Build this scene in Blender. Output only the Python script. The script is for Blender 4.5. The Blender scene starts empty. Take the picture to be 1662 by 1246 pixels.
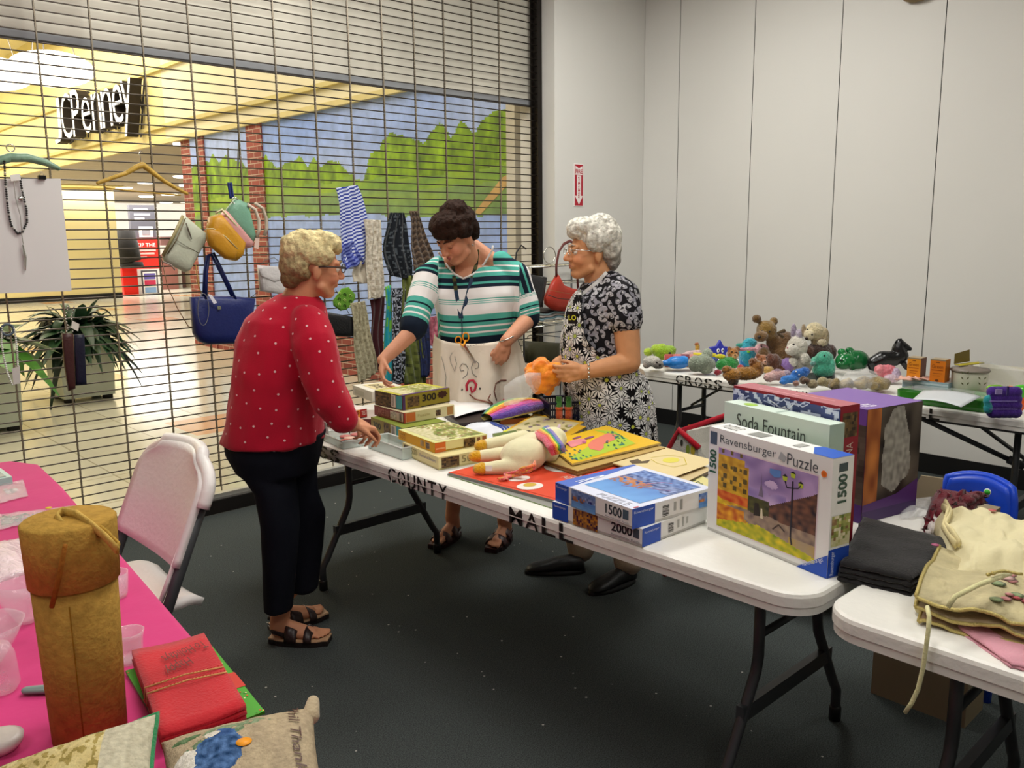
import bpy, math, random
from mathutils import Vector as V, Matrix, noise as mn
from math import sin, cos, pi, radians as rad
random.seed(7)
SC = bpy.context.scene
COL = SC.collection
# ---------------------------------------------------------------- camera (calibrated from the vanishing points)
FPX, CX, CY, HC = 1383.0, 831.0, 623.0, 1.55
CR = Matrix(((0.729, 0.125, -0.673), (-0.684, 0.118, -0.720), (-0.011, 0.985, 0.171)))
def _orth():
    r = lambda px, py: V((px-CX, CY-py, -FPX))
    up = -r(918, 8580).normalized()
    if up.y < 0: up = -up
    x = r(2330, 367).normalized(); x = (x-up*x.dot(up)).normalized(); y = up.cross(x)
    return Matrix((x, y, up))
CR = _orth()
CAM0 = V((0, 0, HC))
cam = bpy.data.cameras.new('camera'); camo = bpy.data.objects.new('camera', cam); COL.objects.link(camo)
camo.matrix_world = Matrix.Translation(CAM0) @ CR.to_4x4()
cam.sensor_width = 36; cam.lens = FPX/1662*36; cam.clip_start = .05; cam.clip_end = 200
SC.camera = camo
SC.view_settings.view_transform = 'Standard'; SC.view_settings.look = 'None'
SC.view_settings.gamma = 1; SC.view_settings.exposure = 0.34
SC.view_settings.use_curve_mapping = False
FWD = (CR @ V((0, 0, -1))); FH = V((FWD.x, FWD.y, 0)).normalized()
RT = CR @ V((1, 0, 0)); RT = V((RT.x, RT.y, 0)).normalized()
def W(px, py): return (CR @ V((px-CX, CY-py, -FPX))).normalized()
def onz(px, py, z): d = W(px, py); return CAM0+d*((z-HC)/d.z)
def ony(px, py, y): d = W(px, py); return CAM0+d*(y/d.y)
def onx(px, py, x): d = W(px, py); return CAM0+d*(x/d.x)
def onv(px, py, base, off=0):
    """point seen at a pixel, on the upright plane that faces the viewer through base, off metres behind it"""
    d = W(px, py); t = (V((base[0], base[1], 0)).dot(FH)+off)/d.dot(FH); return CAM0+d*t
# ---------------------------------------------------------------- world and lights
wd = bpy.data.worlds.new('World'); SC.world = wd; wd.use_nodes = True
wd.node_tree.nodes['Background'].inputs[0].default_value = (1, .95, .86, 1)
wd.node_tree.nodes['Background'].inputs[1].default_value = 0.25
def area(name, loc, size, power, col=(1, .95, .86), rot=(0, 0, 0), sy=None):
    l = bpy.data.lights.new(name, 'AREA'); l.energy = power; l.color = col
    l.shape = 'RECTANGLE'; l.size = size; l.size_y = sy or size
    o = bpy.data.objects.new(name, l); o.location = loc; o.rotation_euler = rot; COL.objects.link(o); return o
RL = (1, .985, .925)
area('ceiling_lamp', (1.5, 1.2, 3.5), 1.2, 30, RL, sy=.6)
area('ceiling_lamp', (3.9, 3.0, 3.5), 1.2, 36, RL, sy=.6)
area('ceiling_lamp', (3.5, 0.2, 3.5), 1.2, 17, RL, sy=.6)
area('ceiling_lamp', (2.2, 3.5, 3.5), 1.2, 34, RL, sy=.6)
area('ceiling_lamp', (-1.0, 1.4, 3.5), 1.2, 16, RL, sy=.6)
area('ceiling_lamp', (0.2, -1.2, 3.5), 1.2, 26, RL, sy=.6)  # unseen lamp added behind the camera to brighten table skirt and box faces
area('mall_lamp', (3.0, 8.0, 5.1), 2.2, 105, (1, .92, .76), sy=5)
area('mall_lamp', (3.4, 15.0, 5.1), 2.2, 250, (1, .9, .70), sy=6)
area('mall_lamp', (1.5, 21.0, 5.1), 3, 420, (1, .93, .78), sy=4)  # unseen lamp added to brighten the yellow end wall
area('mall_lamp', (0.2, 9.0, 5.1), 2.2, 70, (1, .92, .76), sy=5)
area('store_lamp', (8.3, 26.0, 2.85), 4, 520, (1, .97, .93), sy=5)
# ---------------------------------------------------------------- colours, materials
def lin(c):
    if isinstance(c, str):
        c = c.lstrip('#'); c = [int(c[i:i+2], 16)/255 for i in (0, 2, 4)]
    return tuple((x/12.92 if x <= .04045 else ((x+.055)/1.055)**2.4) for x in c[:3])
MATS = {}
def nodes(m):
    m.use_nodes = True; return m.node_tree.nodes, m.node_tree.links, m.node_tree.nodes['Principled BSDF']
def mat(name, col=None, rough=.6, metal=0., bump=None, var=None, alpha=1., trans=0., emit=0., spec=.5, sheen=0., ior=1.45):
    """col None: the colour comes from the mesh's own paint (colour attribute)"""
    if name in MATS: return MATS[name]
    m = bpy.data.materials.new(name); N, L, B = nodes(m); MATS[name] = m
    if col is None:
        s = N.new('ShaderNodeAttribute'); s.attribute_name = 'Col'; out = s.outputs['Color']
    else:
        s = N.new('ShaderNodeRGB'); s.outputs[0].default_value = (*lin(col), 1); out = s.outputs[0]
    tc = N.new('ShaderNodeTexCoord')
    if var:
        nz = N.new('ShaderNodeTexNoise'); nz.inputs['Scale'].default_value = var[0]; nz.inputs['Detail'].default_value = 4
        L.new(tc.outputs['Object'], nz.inputs['Vector'])
        mr = N.new('ShaderNodeMapRange'); mr.inputs[1].default_value = .3; mr.inputs[2].default_value = .7
        mr.inputs[3].default_value = 1-var[1]; mr.inputs[4].default_value = 1+var[1]; L.new(nz.outputs[0], mr.inputs[0])
        mx = N.new('ShaderNodeMix'); mx.data_type = 'RGBA'; mx.blend_type = 'MULTIPLY'; mx.inputs[0].default_value = 1
        L.new(out, mx.inputs[6]); L.new(mr.outputs[0], mx.inputs[7]); out = mx.outputs[2]
    L.new(out, B.inputs['Base Color'])
    if bump:
        nz = N.new('ShaderNodeTexNoise'); nz.inputs['Scale'].default_value = bump[0]; nz.inputs['Detail'].default_value = 5
        L.new(tc.outputs['Object'], nz.inputs['Vector'])
        bp = N.new('ShaderNodeBump'); bp.inputs['Strength'].default_value = bump[1]; bp.inputs['Distance'].default_value = bump[2] if len(bump) > 2 else .01
        L.new(nz.outputs[0], bp.inputs['Height']); L.new(bp.outputs[0], B.inputs['Normal'])
    B.inputs['Roughness'].default_value = rough; B.inputs['Metallic'].default_value = metal
    B.inputs['Specular IOR Level'].default_value = spec; B.inputs['Alpha'].default_value = alpha
    B.inputs['Transmission Weight'].default_value = trans; B.inputs['IOR'].default_value = ior
    if sheen: B.inputs['Sheen Weight'].default_value = sheen
    if emit:
        L.new(out, B.inputs['Emission Color']); B.inputs['Emission Strength'].default_value = emit
    return m
PAINT = mat('printed_card', rough=.42, spec=.4)
MATTE = mat('matte_paint', rough=.75, var=(6, .05))
PLAS = mat('plastic', rough=.35, bump=(60, .08))
CLOTH = mat('cloth', rough=.9, spec=.15, bump=(180, .35), var=(14, .1), sheen=.2)
SOFT = mat('soft_fleece', rough=.95, spec=.08, bump=(90, .3, .004), var=(20, .05), sheen=.3)
PLUSH = mat('plush', rough=1, spec=.05, bump=(120, .9, .012), var=(30, .16), sheen=.5)
LEATH = mat('leather', rough=.42, bump=(90, .2), var=(8, .08))
METAL = mat('dark_metal', rough=.35, metal=.5, bump=(50, .05))
CHROME = mat('chrome', '#cfcfca', rough=.18, metal=1, var=(10, .04))
GLASS = mat('clear_glass', '#f6e8ee', rough=.06, alpha=.30, spec=1., bump=(26, .6, .01), var=(4, .02))
BAG = mat('clear_plastic_bag', '#f2f2f2', rough=.12, alpha=.28, bump=(22, .9, .02))
SKIN = mat('skin', rough=.55, spec=.35, bump=(70, .12), var=(18, .07))
HAIR = mat('hair', rough=.75, spec=.15, bump=(45, .9, .02), var=(55, .25))
# ---------------------------------------------------------------- mesh builder
_glyph = {}
def glyphs(s, bold=0.):
    k = (s, bold)
    if k not in _glyph:
        cu = bpy.data.curves.new('t', 'FONT'); cu.body = s; cu.size = 1; cu.offset = bold; cu.resolution_u = 3
        ob = bpy.data.objects.new('t', cu); COL.objects.link(ob); bpy.context.view_layer.update()
        me = bpy.data.meshes.new_from_object(ob.evaluated_get(bpy.context.evaluated_depsgraph_get()))
        vs = [v.co.copy() for v in me.vertices]; fs = [tuple(p.vertices) for p in me.polygons]
        bpy.data.objects.remove(ob); bpy.data.curves.remove(cu); bpy.data.meshes.remove(me)
        if vs:
            x0 = min(v.x for v in vs); x1 = max(v.x for v in vs); y0 = min(v.y for v in vs); y1 = max(v.y for v in vs)
            vs = [((v.x-x0)/(x1-x0 or 1), (v.y-y0)/(y1-y0 or 1)) for v in vs]
        _glyph[k] = (vs, fs)
    return _glyph[k]
class Fr:
    """a flat frame: origin and two edge vectors; p(u, v, h) is a point, h metres off the face"""
    def __init__(s, O, U, Vv, flip=False):
        s.O, s.U, s.V = V(O), V(U), V(Vv); s.N = s.U.cross(s.V).normalized()*(-1 if flip else 1)
    def p(s, u, v, h=0): return s.O+s.U*u+s.V*v+s.N*h
    def sub(s, u0, v0, u1, v1): return Fr(s.p(u0, v0), s.U*(u1-u0), s.V*(v1-v0), s.U.cross(s.V).dot(s.N) < 0)
class MB:
    def __init__(s): s.v = []; s.f = []; s.c = []; s.sm = []
    def add(s, vs, fs, col, smooth=False):
        b = len(s.v); s.v += [V(q) for q in vs]; c = lin(col) if isinstance(col, str) else None
        many = c is None and isinstance(col[0], (str, tuple, list))
        for i, f in enumerate(fs):
            s.f.append(tuple(b+j for j in f)); s.sm.append(smooth)
            s.c.append(c or ((lin(col[i]) if isinstance(col[i], str) else col[i]) if many else col))
        return s
    def poly(s, pts, col): return s.add(pts, [tuple(range(len(pts)))], col)
    def box(s, O, A, B, C, col):
        """a box from a corner and three edges; col one colour or six: bottom, top, side at O (A), side at B, side at O (B), side at A"""
        O, A, B, C = V(O), V(A), V(B), V(C)
        v = [O, O+A, O+A+B, O+B, O+C, O+A+C, O+A+B+C, O+B+C]
        f = [(0, 3, 2, 1), (4, 5, 6, 7), (0, 1, 5, 4), (2, 3, 7, 6), (3, 0, 4, 7), (1, 2, 6, 5)]
        if A.cross(B).dot(C) < 0: f = [tuple(reversed(q)) for q in f]
        return s.add(v, f, col)
    def cbox(s, c, size, col, rz=0):
        a = V((cos(rz), sin(rz), 0)); b = V((-sin(rz), cos(rz), 0)); x, y, z = size
        return s.box(V(c)-a*x/2-b*y/2-V((0, 0, z/2)), a*x, b*y, V((0, 0, z)), col)
    def loft(s, rings, col, cap=True, closed=True, smooth=True):
        n = len(rings[0]); vs = [q for r in rings for q in r]; fs = []; cs = []
        for i in range(len(rings)-1):
            for j in range(n if closed else n-1):
                k = (j+1) % n; fs.append((i*n+j, i*n+k, (i+1)*n+k, (i+1)*n+j)); cs.append(i)
        if cap and closed: fs.append(tuple(reversed(range(n)))); fs.append(tuple((len(rings)-1)*n+j for j in range(n)))
        if isinstance(col, (list,)) :
            cc = [col[min(i, len(col)-1)] for i in cs]+[col[0], col[-1]]; return s.add(vs, fs, cc[:len(fs)], smooth)
        return s.add(vs, fs, col, smooth)
    def tube(s, pts, r, col, n=8, sq=1., closed=False):
        pts = [V(p) for p in pts]; m = len(pts); rs = r if isinstance(r, (list, tuple)) else [r]*m; rings = []; ref = None
        for i, p in enumerate(pts):
            if closed: t = pts[(i+1) % m]-pts[i-1]
            else: t = pts[min(i+1, m-1)]-pts[max(i-1, 0)]
            t = t.normalized() if t.length > 1e-9 else V((0, 0, 1))
            if ref is None: ref = V((0, 0, 1)) if abs(t.z) < .9 else V((1, 0, 0))
            a = (ref-t*ref.dot(t)).normalized(); ref = a; b = t.cross(a)
            rings.append([p+a*cos(2*pi*k/n)*rs[i]+b*sin(2*pi*k/n)*rs[i]*sq for k in range(n)])
        if closed: rings.append(rings[0])
        return s.loft(rings, col, cap=not closed)
    def cap(s, p, q, r1, r2=None, col='#888888', n=14):
        """a tapered, round-ended limb"""
        p, q = V(p), V(q); r2 = r1 if r2 is None else r2; t = (q-p); 
        if t.length < 1e-6: return s.ell(p, (r1, r1, r1), col)
        t.normalize(); pts = []; rs = []
        for k in range(1, 5): a = pi/2*k/4.; pts.append(p-t*r1*cos(a)); rs.append(r1*sin(a))
        for k in range(4, 0, -1): a = pi/2*k/4.; pts.append(q+t*r2*cos(a)); rs.append(r2*sin(a))
        return s.tube(pts, rs, col, n)
    def chain(s, pts, rs, col='#888888', n=14):
        for i in range(len(pts)-1): s.cap(pts[i], pts[i+1], rs[i], rs[i+1], col, n)
        return s
    def lathe(s, prof, col, c=(0, 0, 0), n=24, axis=None, cap=True, smooth=True):
        """prof: (radius, height) pairs turned about an axis through c"""
        t = V(axis).normalized() if axis is not None else V((0, 0, 1))
        a = V((1, 0, 0)) if abs(t.x) < .9 else V((0, 1, 0)); a = (a-t*a.dot(t)).normalized(); b = t.cross(a)
        return s.loft([[V(c)+t*h+a*cos(2*pi*k/n)*r+b*sin(2*pi*k/n)*r for k in range(n)] for r, h in prof], col, cap, smooth=smooth)
    def ell(s, c, r, col, n=16, m=10, rot=None):
        rings = []; R = rot or Matrix.Identity(3); c = V(c)
        for i in range(1, m):
            a = pi*i/m; rings.append([c+R @ V((r[0]*sin(a)*cos(2*pi*k/n), r[1]*sin(a)*sin(2*pi*k/n), -r[2]*cos(a))) for k in range(n)])
        return s.loft(rings, col)
    def grid(s, fn, nu, nv, col, thick=0., smooth=True):
        """fn(u, v) a sheet of points, col a colour or a function of (u, v); thick gives it a back"""
        P = [[V(fn(i/nu, j/nv)) for j in range(nv+1)] for i in range(nu+1)]; w = nv+1
        vs = [q for r in P for q in r]; fs = []; cs = []
        for i in range(nu):
            for j in range(nv):
                fs.append((i*w+j, (i+1)*w+j, (i+1)*w+j+1, i*w+j+1)); cs.append(col((i+.5)/nu, (j+.5)/nv) if callable(col) else col)
        if thick:
            K = len(vs); nf = len(fs)
            for i in range(nu+1):
                for j in range(w):
                    a = P[min(i+1, nu)][j]-P[max(i-1, 0)][j]; b = P[i][min(j+1, nv)]-P[i][max(j-1, 0)]
                    nn = a.cross(b); nn = nn.normalized() if nn.length > 1e-12 else V((0, 0, 1)); vs.append(P[i][j]-nn*thick)
            for q in range(nf): fs.append(tuple(K+x for x in reversed(fs[q]))); cs.append(cs[q])
            rim = [(i, 0) for i in range(nu)]+[(nu, j) for j in range(nv)]+[(i, nv) for i in range(nu, 0, -1)]+[(0, j) for j in range(nv, 0, -1)]
            for q in range(len(rim)):
                a = rim[q][0]*w+rim[q][1]; b2 = rim[(q+1) % len(rim)]; b = b2[0]*w+b2[1]
                fs.append((b, a, K+a, K+b)); cs.append(cs[0])
        return s.add(vs, fs, cs, smooth)
    def prism(s, pts, d, col, side=None, smooth=False):
        """a flat outline given a thickness vector d"""
        pts = [V(p) for p in pts]; n = len(pts); d = V(d)
        fs = [tuple(range(n)), tuple(reversed(range(n, 2*n)))]+[(i, i+n, (i+1) % n+n, (i+1) % n) for i in range(n)]
        sd = side or col
        return s.add(pts+[p+d for p in pts], fs, [col, col]+[sd]*n, smooth)
    # --- printing on a frame
    def apoly(s, fr, pts, col, h=.0006): return s.poly([fr.p(u, v, h) for u, v in pts], col)
    def arect(s, fr, u0, v0, u1, v1, col, h=.0006): return s.apoly(fr, [(u0, v0), (u1, v0), (u1, v1), (u0, v1)], col, h)
    def acirc(s, fr, u, v, ru, rv, col, h=.0008, n=14, a0=0):
        return s.apoly(fr, [(u+ru*cos(a0+2*pi*k/n), v+rv*sin(a0+2*pi*k/n)) for k in range(n)], col, h)
    def text(s, fr, t, u0, v0, u1, v1, col, h=.001, bold=.0, up=0, shear=0.):
        """words filling a box of the frame; up=1 reads bottom to top, up=-1 top to bottom"""
        vs, fs = glyphs(t, bold)
        if not vs: return s
        def m(x, y):
            x = x+shear*y
            if up == 1: return fr.p(u1-(u1-u0)*y, v0+(v1-v0)*x, h)
            if up == -1: return fr.p(u0+(u1-u0)*y, v1-(v1-v0)*x, h)
            return fr.p(u0+(u1-u0)*x, v0+(v1-v0)*y, h)
        return s.add([m(*q) for q in vs], fs, col)
    def line(s, fr, pts, w, col, h=.0008):
        """a painted stroke; w in metres"""
        P = [fr.p(u, v, h) for u, v in pts]
        for i in range(len(P)-1):
            t = (P[i+1]-P[i]); 
            if t.length < 1e-7: continue
            t.normalize(); q = fr.N.cross(t)*w/2; s.poly([P[i]-q, P[i+1]-q, P[i+1]+q, P[i]+q], col)
        return s
    def bx(s):
        lo = V([min(v[i] for v in s.v) for i in range(3)]); hi = V([max(v[i] for v in s.v) for i in range(3)]); return lo, hi
    def build(s, name, m=PAINT, parent=None, origin=True):
        """links the collected shapes as one object; the coordinates are the place's own metres"""
        me = bpy.data.meshes.new(name); o = bpy.data.objects.new(name, me); COL.objects.link(o)
        lo, hi = s.bx(); base = V(((lo.x+hi.x)/2, (lo.y+hi.y)/2, lo.z)) if (origin and not parent) else V((0, 0, 0))
        if parent:
            o.parent = parent; inv = world(parent).inverted(); vs = [inv @ q for q in s.v]
        else: vs = [q-base for q in s.v]; o.location = base
        me.from_pydata([tuple(q) for q in vs], [], s.f); 
        at = me.color_attributes.new('Col', 'FLOAT_COLOR', 'CORNER')
        buf = []
        for p, c in zip(s.f, s.c): buf += [c[0], c[1], c[2], 1.0]*len(p)
        at.data.foreach_set('color', buf)
        me.polygons.foreach_set('use_smooth', s.sm)
        me.materials.append(m); me.update(); return o
def world(o):
    m = Matrix.LocRotScale(o.location, o.rotation_euler, o.scale)
    return world(o.parent) @ m if o.parent else m
def tag(o, label=None, cat=None, group=None, kind=None):
    if label: o['label'] = label
    if cat: o['category'] = cat
    if group: o['group'] = group
    if kind: o['kind'] = kind
    return o
def thing(name, label, cat, loc=(0, 0, 0), rz=0, group=None):
    o = bpy.data.objects.new(name, None); COL.objects.link(o); o.location = loc; o.rotation_euler = (0, 0, rz)
    o.empty_display_size = .05; return tag(o, label, cat, group)
def remesh(mb, name, m, parent, vox=.006, smooth=4, colf=None, disp=None, attr=None):
    """fuses overlapping solids into one continuous skin"""
    me = bpy.data.meshes.new('r'); me.from_pydata([tuple(q) for q in mb.v], [], mb.f)
    ob = bpy.data.objects.new('r', me); COL.objects.link(ob)
    r = ob.modifiers.new('r', 'REMESH'); r.mode = 'VOXEL'; r.voxel_size = vox
    if smooth: q = ob.modifiers.new('s', 'SMOOTH'); q.iterations = smooth; q.factor = .6
    bpy.context.view_layer.update()
    m2 = bpy.data.meshes.new_from_object(ob.evaluated_get(bpy.context.evaluated_depsgraph_get()))
    bpy.data.objects.remove(ob); bpy.data.meshes.remove(me)
    n = len(m2.vertices)
    co = [v.co.copy() for v in m2.vertices]; no = [v.normal.copy() for v in m2.vertices]
    if disp: co = [c+nn*disp(c, nn) for c, nn in zip(co, no)]
    base = mb.c[0]
    at = m2.color_attributes.new('Col', 'FLOAT_COLOR', 'POINT'); buf = []
    for c, nn in zip(co, no):
        k = colf(c, nn) if colf else None
        k = lin(k) if isinstance(k, str) else (k or base); buf += [k[0], k[1], k[2], 1]
    at.data.foreach_set('color', buf)
    if attr:
        a2 = m2.attributes.new('S', 'FLOAT', 'POINT'); a2.data.foreach_set('value', [attr(c) for c in co])
    o = bpy.data.objects.new(name, m2); m2.name = name; COL.objects.link(o)
    if parent: o.parent = parent; inv = world(parent).inverted()
    else: lo = V([min(c[i] for c in co) for i in range(3)]); inv = Matrix.Translation(-V(((lo.x), (lo.y), lo.z))); o.location = lo
    m2.vertices.foreach_set('co', [x for c in co for x in (inv @ c)])
    m2.polygons.foreach_set('use_smooth', [True]*len(m2.polygons)); m2.materials.clear(); m2.materials.append(m); m2.update(); return o
def fbm(p, s=1.): return mn.noise(V(p)*s)+.5*mn.noise(V(p)*s*2.1)
# ================================================================ the room
GY, WX, PY = 4.62, 5.65, 4.46          # grille line, right wall, face of the pier wall
def struct(o): o['kind'] = 'structure'; return o
def carpet():
    m = bpy.data.materials.new('charcoal_carpet'); N, L, B = nodes(m); tc = N.new('ShaderNodeTexCoord')
    n1 = N.new('ShaderNodeTexNoise'); n1.inputs['Scale'].default_value = 260; n1.inputs['Detail'].default_value = 3
    n2 = N.new('ShaderNodeTexNoise'); n2.inputs['Scale'].default_value = 1.7
    vo = N.new('ShaderNodeTexVoronoi'); vo.inputs['Scale'].default_value = 13; vo.feature = 'F1'
    for q in (n1, n2, vo): L.new(tc.outputs['Object'], q.inputs['Vector'])
    r1 = N.new('ShaderNodeValToRGB'); L.new(n1.outputs[0], r1.inputs[0])
    r1.color_ramp.elements[0].position = .35; r1.color_ramp.elements[0].color = (*lin('#303434'), 1)
    r1.color_ramp.elements[1].position = .7; r1.color_ramp.elements[1].color = (*lin('#525856'), 1)
    lt = N.new('ShaderNodeMath'); lt.operation = 'LESS_THAN'; lt.inputs[1].default_value = .055; L.new(vo.outputs['Distance'], lt.inputs[0])
    ms = N.new('ShaderNodeMath'); ms.operation = 'GREATER_THAN'; ms.inputs[1].default_value = .46; L.new(n2.outputs[0], ms.inputs[0])
    mu = N.new('ShaderNodeMath'); mu.operation = 'MULTIPLY'; L.new(lt.outputs[0], mu.inputs[0]); L.new(ms.outputs[0], mu.inputs[1])
    mx = N.new('ShaderNodeMix'); mx.data_type = 'RGBA'; L.new(mu.outputs[0], mx.inputs[0]); L.new(r1.outputs[0], mx.inputs[6])
    mx.inputs[7].default_value = (.42, .41, .37, 1); L.new(mx.outputs[2], B.inputs['Base Color'])
    bp = N.new('ShaderNodeBump'); bp.inputs['Strength'].default_value = .5; L.new(n1.outputs[0], bp.inputs['Height']); L.new(bp.outputs[0], B.inputs['Normal'])
    B.inputs['Roughness'].default_value = .95; B.inputs['Specular IOR Level'].default_value = .1
    return m
struct(MB().box((-3.5, -3.5, -.1), (9.15, 0, 0), (0, 8.08, 0), (0, 0, .1), '#333333').build('floor', carpet()))
WALLM = mat('wall_paint', '#dcdad5', rough=.55, var=(.8, .025), bump=(30, .04))
CEILM = mat('ceiling_tile', '#d8d6cf', rough=.9, bump=(80, .3))
struct(MB().box((-3.5, -3.5, 3.6), (9.3, 0, 0), (0, 8.1, 0), (0, 0, .1), '#dddddd').build('ceiling', CEILM))
seams = [4.12, 3.475, 2.825, 2.17, 1.52, .87, .22, -.43, -1.08, -1.73, -2.38, -3.03]
mb = MB(); ys = [PY]+seams+[-3.5]
for a, b in zip(ys, ys[1:]): mb.box((WX, b+.003, 0), (.12, 0, 0), (0, a-b-.006, 0), (0, 0, 3.6), '#dddddd')
mb.box((WX+.004, -3.5, 0), (.12, 0, 0), (0, 8.1, 0), (0, 0, 3.6), '#dddddd')
struct(mb.build('wall_right', WALLM))
m = MB()
for y in seams: m.box((WX+.002, y-.003, .1), (.0018, 0, 0), (0, .006, 0), (0, 0, 3.5), '#3a3a36')
for (px, py) in ((1540, 747), (1585, 752)):
    q = onx(px, py, WX); m.box(q+V((-.004, -.008, -.006)), (.008, 0, 0), (0, .016, 0), (0, 0, .012), '#55524c')
struct(m.build('trim_1', MATTE))
struct(MB().box((4.62, PY, 0), (1.2, 0, 0), (0, .36, 0), (0, 0, 3.6), '#dddddd').build('wall_back', WALLM))
struct(MB().box((-3.6, -3.5, 0), (.1, 0, 0), (0, 8.1, 0), (0, 0, 3.6), '#dddddd').build('wall_left', WALLM))
struct(MB().box((-3.5, -3.6, 0), (9.15, 0, 0), (0, .1, 0), (0, 0, 3.6), '#dddddd').build('wall_front', WALLM))
BASE = mat('black_rubber', '#121213', rough=.5, var=(5, .1))
struct(MB().box((WX-.012, -3.5, 0), (.011, 0, 0), (0, 3.5+PY, 0), (0, 0, .125), '#121212').build('baseboard_right', BASE))
struct(MB().box((4.622, PY-.012, 0), (1.015, 0, 0), (0, .011, 0), (0, 0, .125), '#121212').build('baseboard_back', BASE))
# black sill under the grille
struct(MB().box((-3.5, 4.585, .0), (8.11, 0, 0), (0, .09, 0), (0, 0, .075), '#17120f').build('trim_2', mat('black_sill', '#15110f', rough=.4, var=(4, .1))))
# header above the opening, behind the curtain
hd = MB().box((-3.5, 4.70, 2.53), (8.2, 0, 0), (0, .2, 0), (0, 0, 1.17), '#c9c4b6')
struct(hd.build('wall_header', mat('header_paint', '#cdc8ba', rough=.7, var=(1.6, .16))))
hb = MB().box((-3.5, 4.69, 2.50), (8.2, 0, 0), (0, .03, 0), (0, 0, .035), '#8d8f92').box((-3.5, 4.685, 2.488), (8.2, 0, 0), (0, .02, 0), (0, 0, .009), '#2c2622')
struct(hb.build('trim_3', MATTE))
# ---------------------------------------------------------------- rolling grille
g = thing('rolling_grille', 'rolling security grille of thin dark rods closing the shop front', 'security grille', (1.5, GY, .075))
z = .105+.046; k = 0
while z < 3.6:
    MB().tube([(-3.4, GY, z), (4.60, GY, z)], .0036, '#4a423b', n=6).build('rod', METAL, g); z += .0484
for i in range(-6, 14):
    x = 1.02+.2462*i+.006
    if x > 4.5 or x < -1.2: continue
    mb = MB(); zz = .12
    while zz < 3.58: mb.box((x-.003, GY-.0075, zz), (.006, 0, 0), (0, .004, 0), (0, 0, .046), '#8c8272'); mb.box((x-.003, GY+.004, zz+.024), (.006, 0, 0), (0, .003, 0), (0, 0, .046), '#5f564b'); zz += .0484
    mb.build('link_chain', METAL, g)
mb = MB().box((-3.4, GY-.018, .077), (8.0, 0, 0), (0, .036, 0), (0, 0, .032), '#a9a79f').box((-3.4, GY-.026, .077), (8.0, 0, 0), (0, .008, 0), (0, 0, .012), '#8b8983')
mb.build('bottom_bar', METAL, g)
mb = MB().box((4.598, GY-.035, .077), (.02, 0, 0), (0, .08, 0), (0, 0, 3.52), '#26211d').box((4.575, GY-.035, .077), (.023, 0, 0), (0, .01, 0), (0, 0, 3.52), '#26211d').box((4.575, GY+.035, .077), (.023, 0, 0), (0, .01, 0), (0, 0, 3.52), '#26211d')
mb.build('guide_track', METAL, g)
# fire sign
t = MB(); a = ony(932, 265, PY-.004); b = ony(947, 265, PY-.004); z1 = a.z; z0 = ony(940, 335, PY-.004).z; wq = b.x-a.x
fr = Fr((a.x, PY-.004, z0), (wq, 0, 0), (0, 0, z1-z0))
t.box((a.x, PY-.004, z0), (wq, 0, 0), (0, .004, 0), (0, 0, z1-z0), '#f1e6e4')
t.arect(fr, .06, .02, .94, .98, '#b01c30'); t.apoly(fr, [(.12, .74), (.88, .74), (.88, .95), (.5, .89), (.12, .95)], '#f1e6e4', .0012)
t.text(fr, 'FIRE', .14, .77, .86, .87, '#b01c30', .002, bold=.02)
t.apoly(fr, [(.27, .25), (.73, .25), (.73, .73), (.27, .73)], '#f1e6e4', .0012); t.apoly(fr, [(.5, .04), (.92, .25), (.08, .25)], '#f1e6e4', .0012)
for i, ch in enumerate('EXTINGUISHER'): t.text(fr, ch, .4, .66-i*.042, .6, .69-i*.042, '#b01c30', .002)
tag(t.build('fire_sign'), 'red and white fire extinguisher sign with down arrow on white pier', 'sign')
# fixture seen at the top edge of the right wall
q = onx(1490, -6, WX-.03); t = MB().ell(q, (.05, .09, .03), '#8e7b55', n=12)
t.ell(q+V((0, .04, .012)), (.03, .05, .03), '#6b5a3c', n=10)
tag(t.build('wall_bracket', MATTE), 'small tan lump at the very top of the panelled wall', 'wall fixture')
# ================================================================ the mall beyond the grille
MX = 5.16
def mallfloor():
    m = bpy.data.materials.new('mall_tile'); N, L, B = nodes(m); tc = N.new('ShaderNodeTexCoord')
    br = N.new('ShaderNodeTexBrick'); br.offset = 0; br.inputs['Scale'].default_value = 1.; br.inputs['Brick Width'].default_value = .6; br.inputs['Row Height'].default_value = .6
    br.inputs['Mortar Size'].default_value = .006
    br.inputs['Color1'].default_value = (*lin('#cfcbb8'), 1); br.inputs['Color2'].default_value = (*lin('#c6c1ac'), 1); br.inputs['Mortar'].default_value = (*lin('#a9a48f'), 1)
    L.new(tc.outputs['Object'], br.inputs['Vector'])
    ck = N.new('ShaderNodeTexVoronoi'); ck.distance = 'CHEBYCHEV'; ck.inputs['Scale'].default_value = .3; ck.inputs['Randomness'].default_value = .0; L.new(tc.outputs['Object'], ck.inputs['Vector'])
    lt = N.new('ShaderNodeMath'); lt.operation = 'LESS_THAN'; lt.inputs[1].default_value = .10; L.new(ck.outputs['Distance'], lt.inputs[0])
    mx = N.new('ShaderNodeMix'); mx.data_type = 'RGBA'; L.new(lt.outputs[0], mx.inputs[0]); L.new(br.outputs[0], mx.inputs[6]); mx.inputs[7].default_value = (*lin('#d0a478'), 1)
    L.new(mx.outputs[2], B.inputs['Base Color']); B.inputs['Roughness'].default_value = .16; return m
struct(MB().box((-9, 4.675, -.06), (24, 0, 0), (0, 31, 0), (0, 0, .08), '#cccccc').build('floor_mall', mallfloor()))
CREAM = mat('cream_paint', '#e6dcb4', rough=.7, var=(.6, .04)); YEL = mat('yellow_and_warm_light', '#e6d79c', rough=.7, var=(.6, .05))
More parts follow.
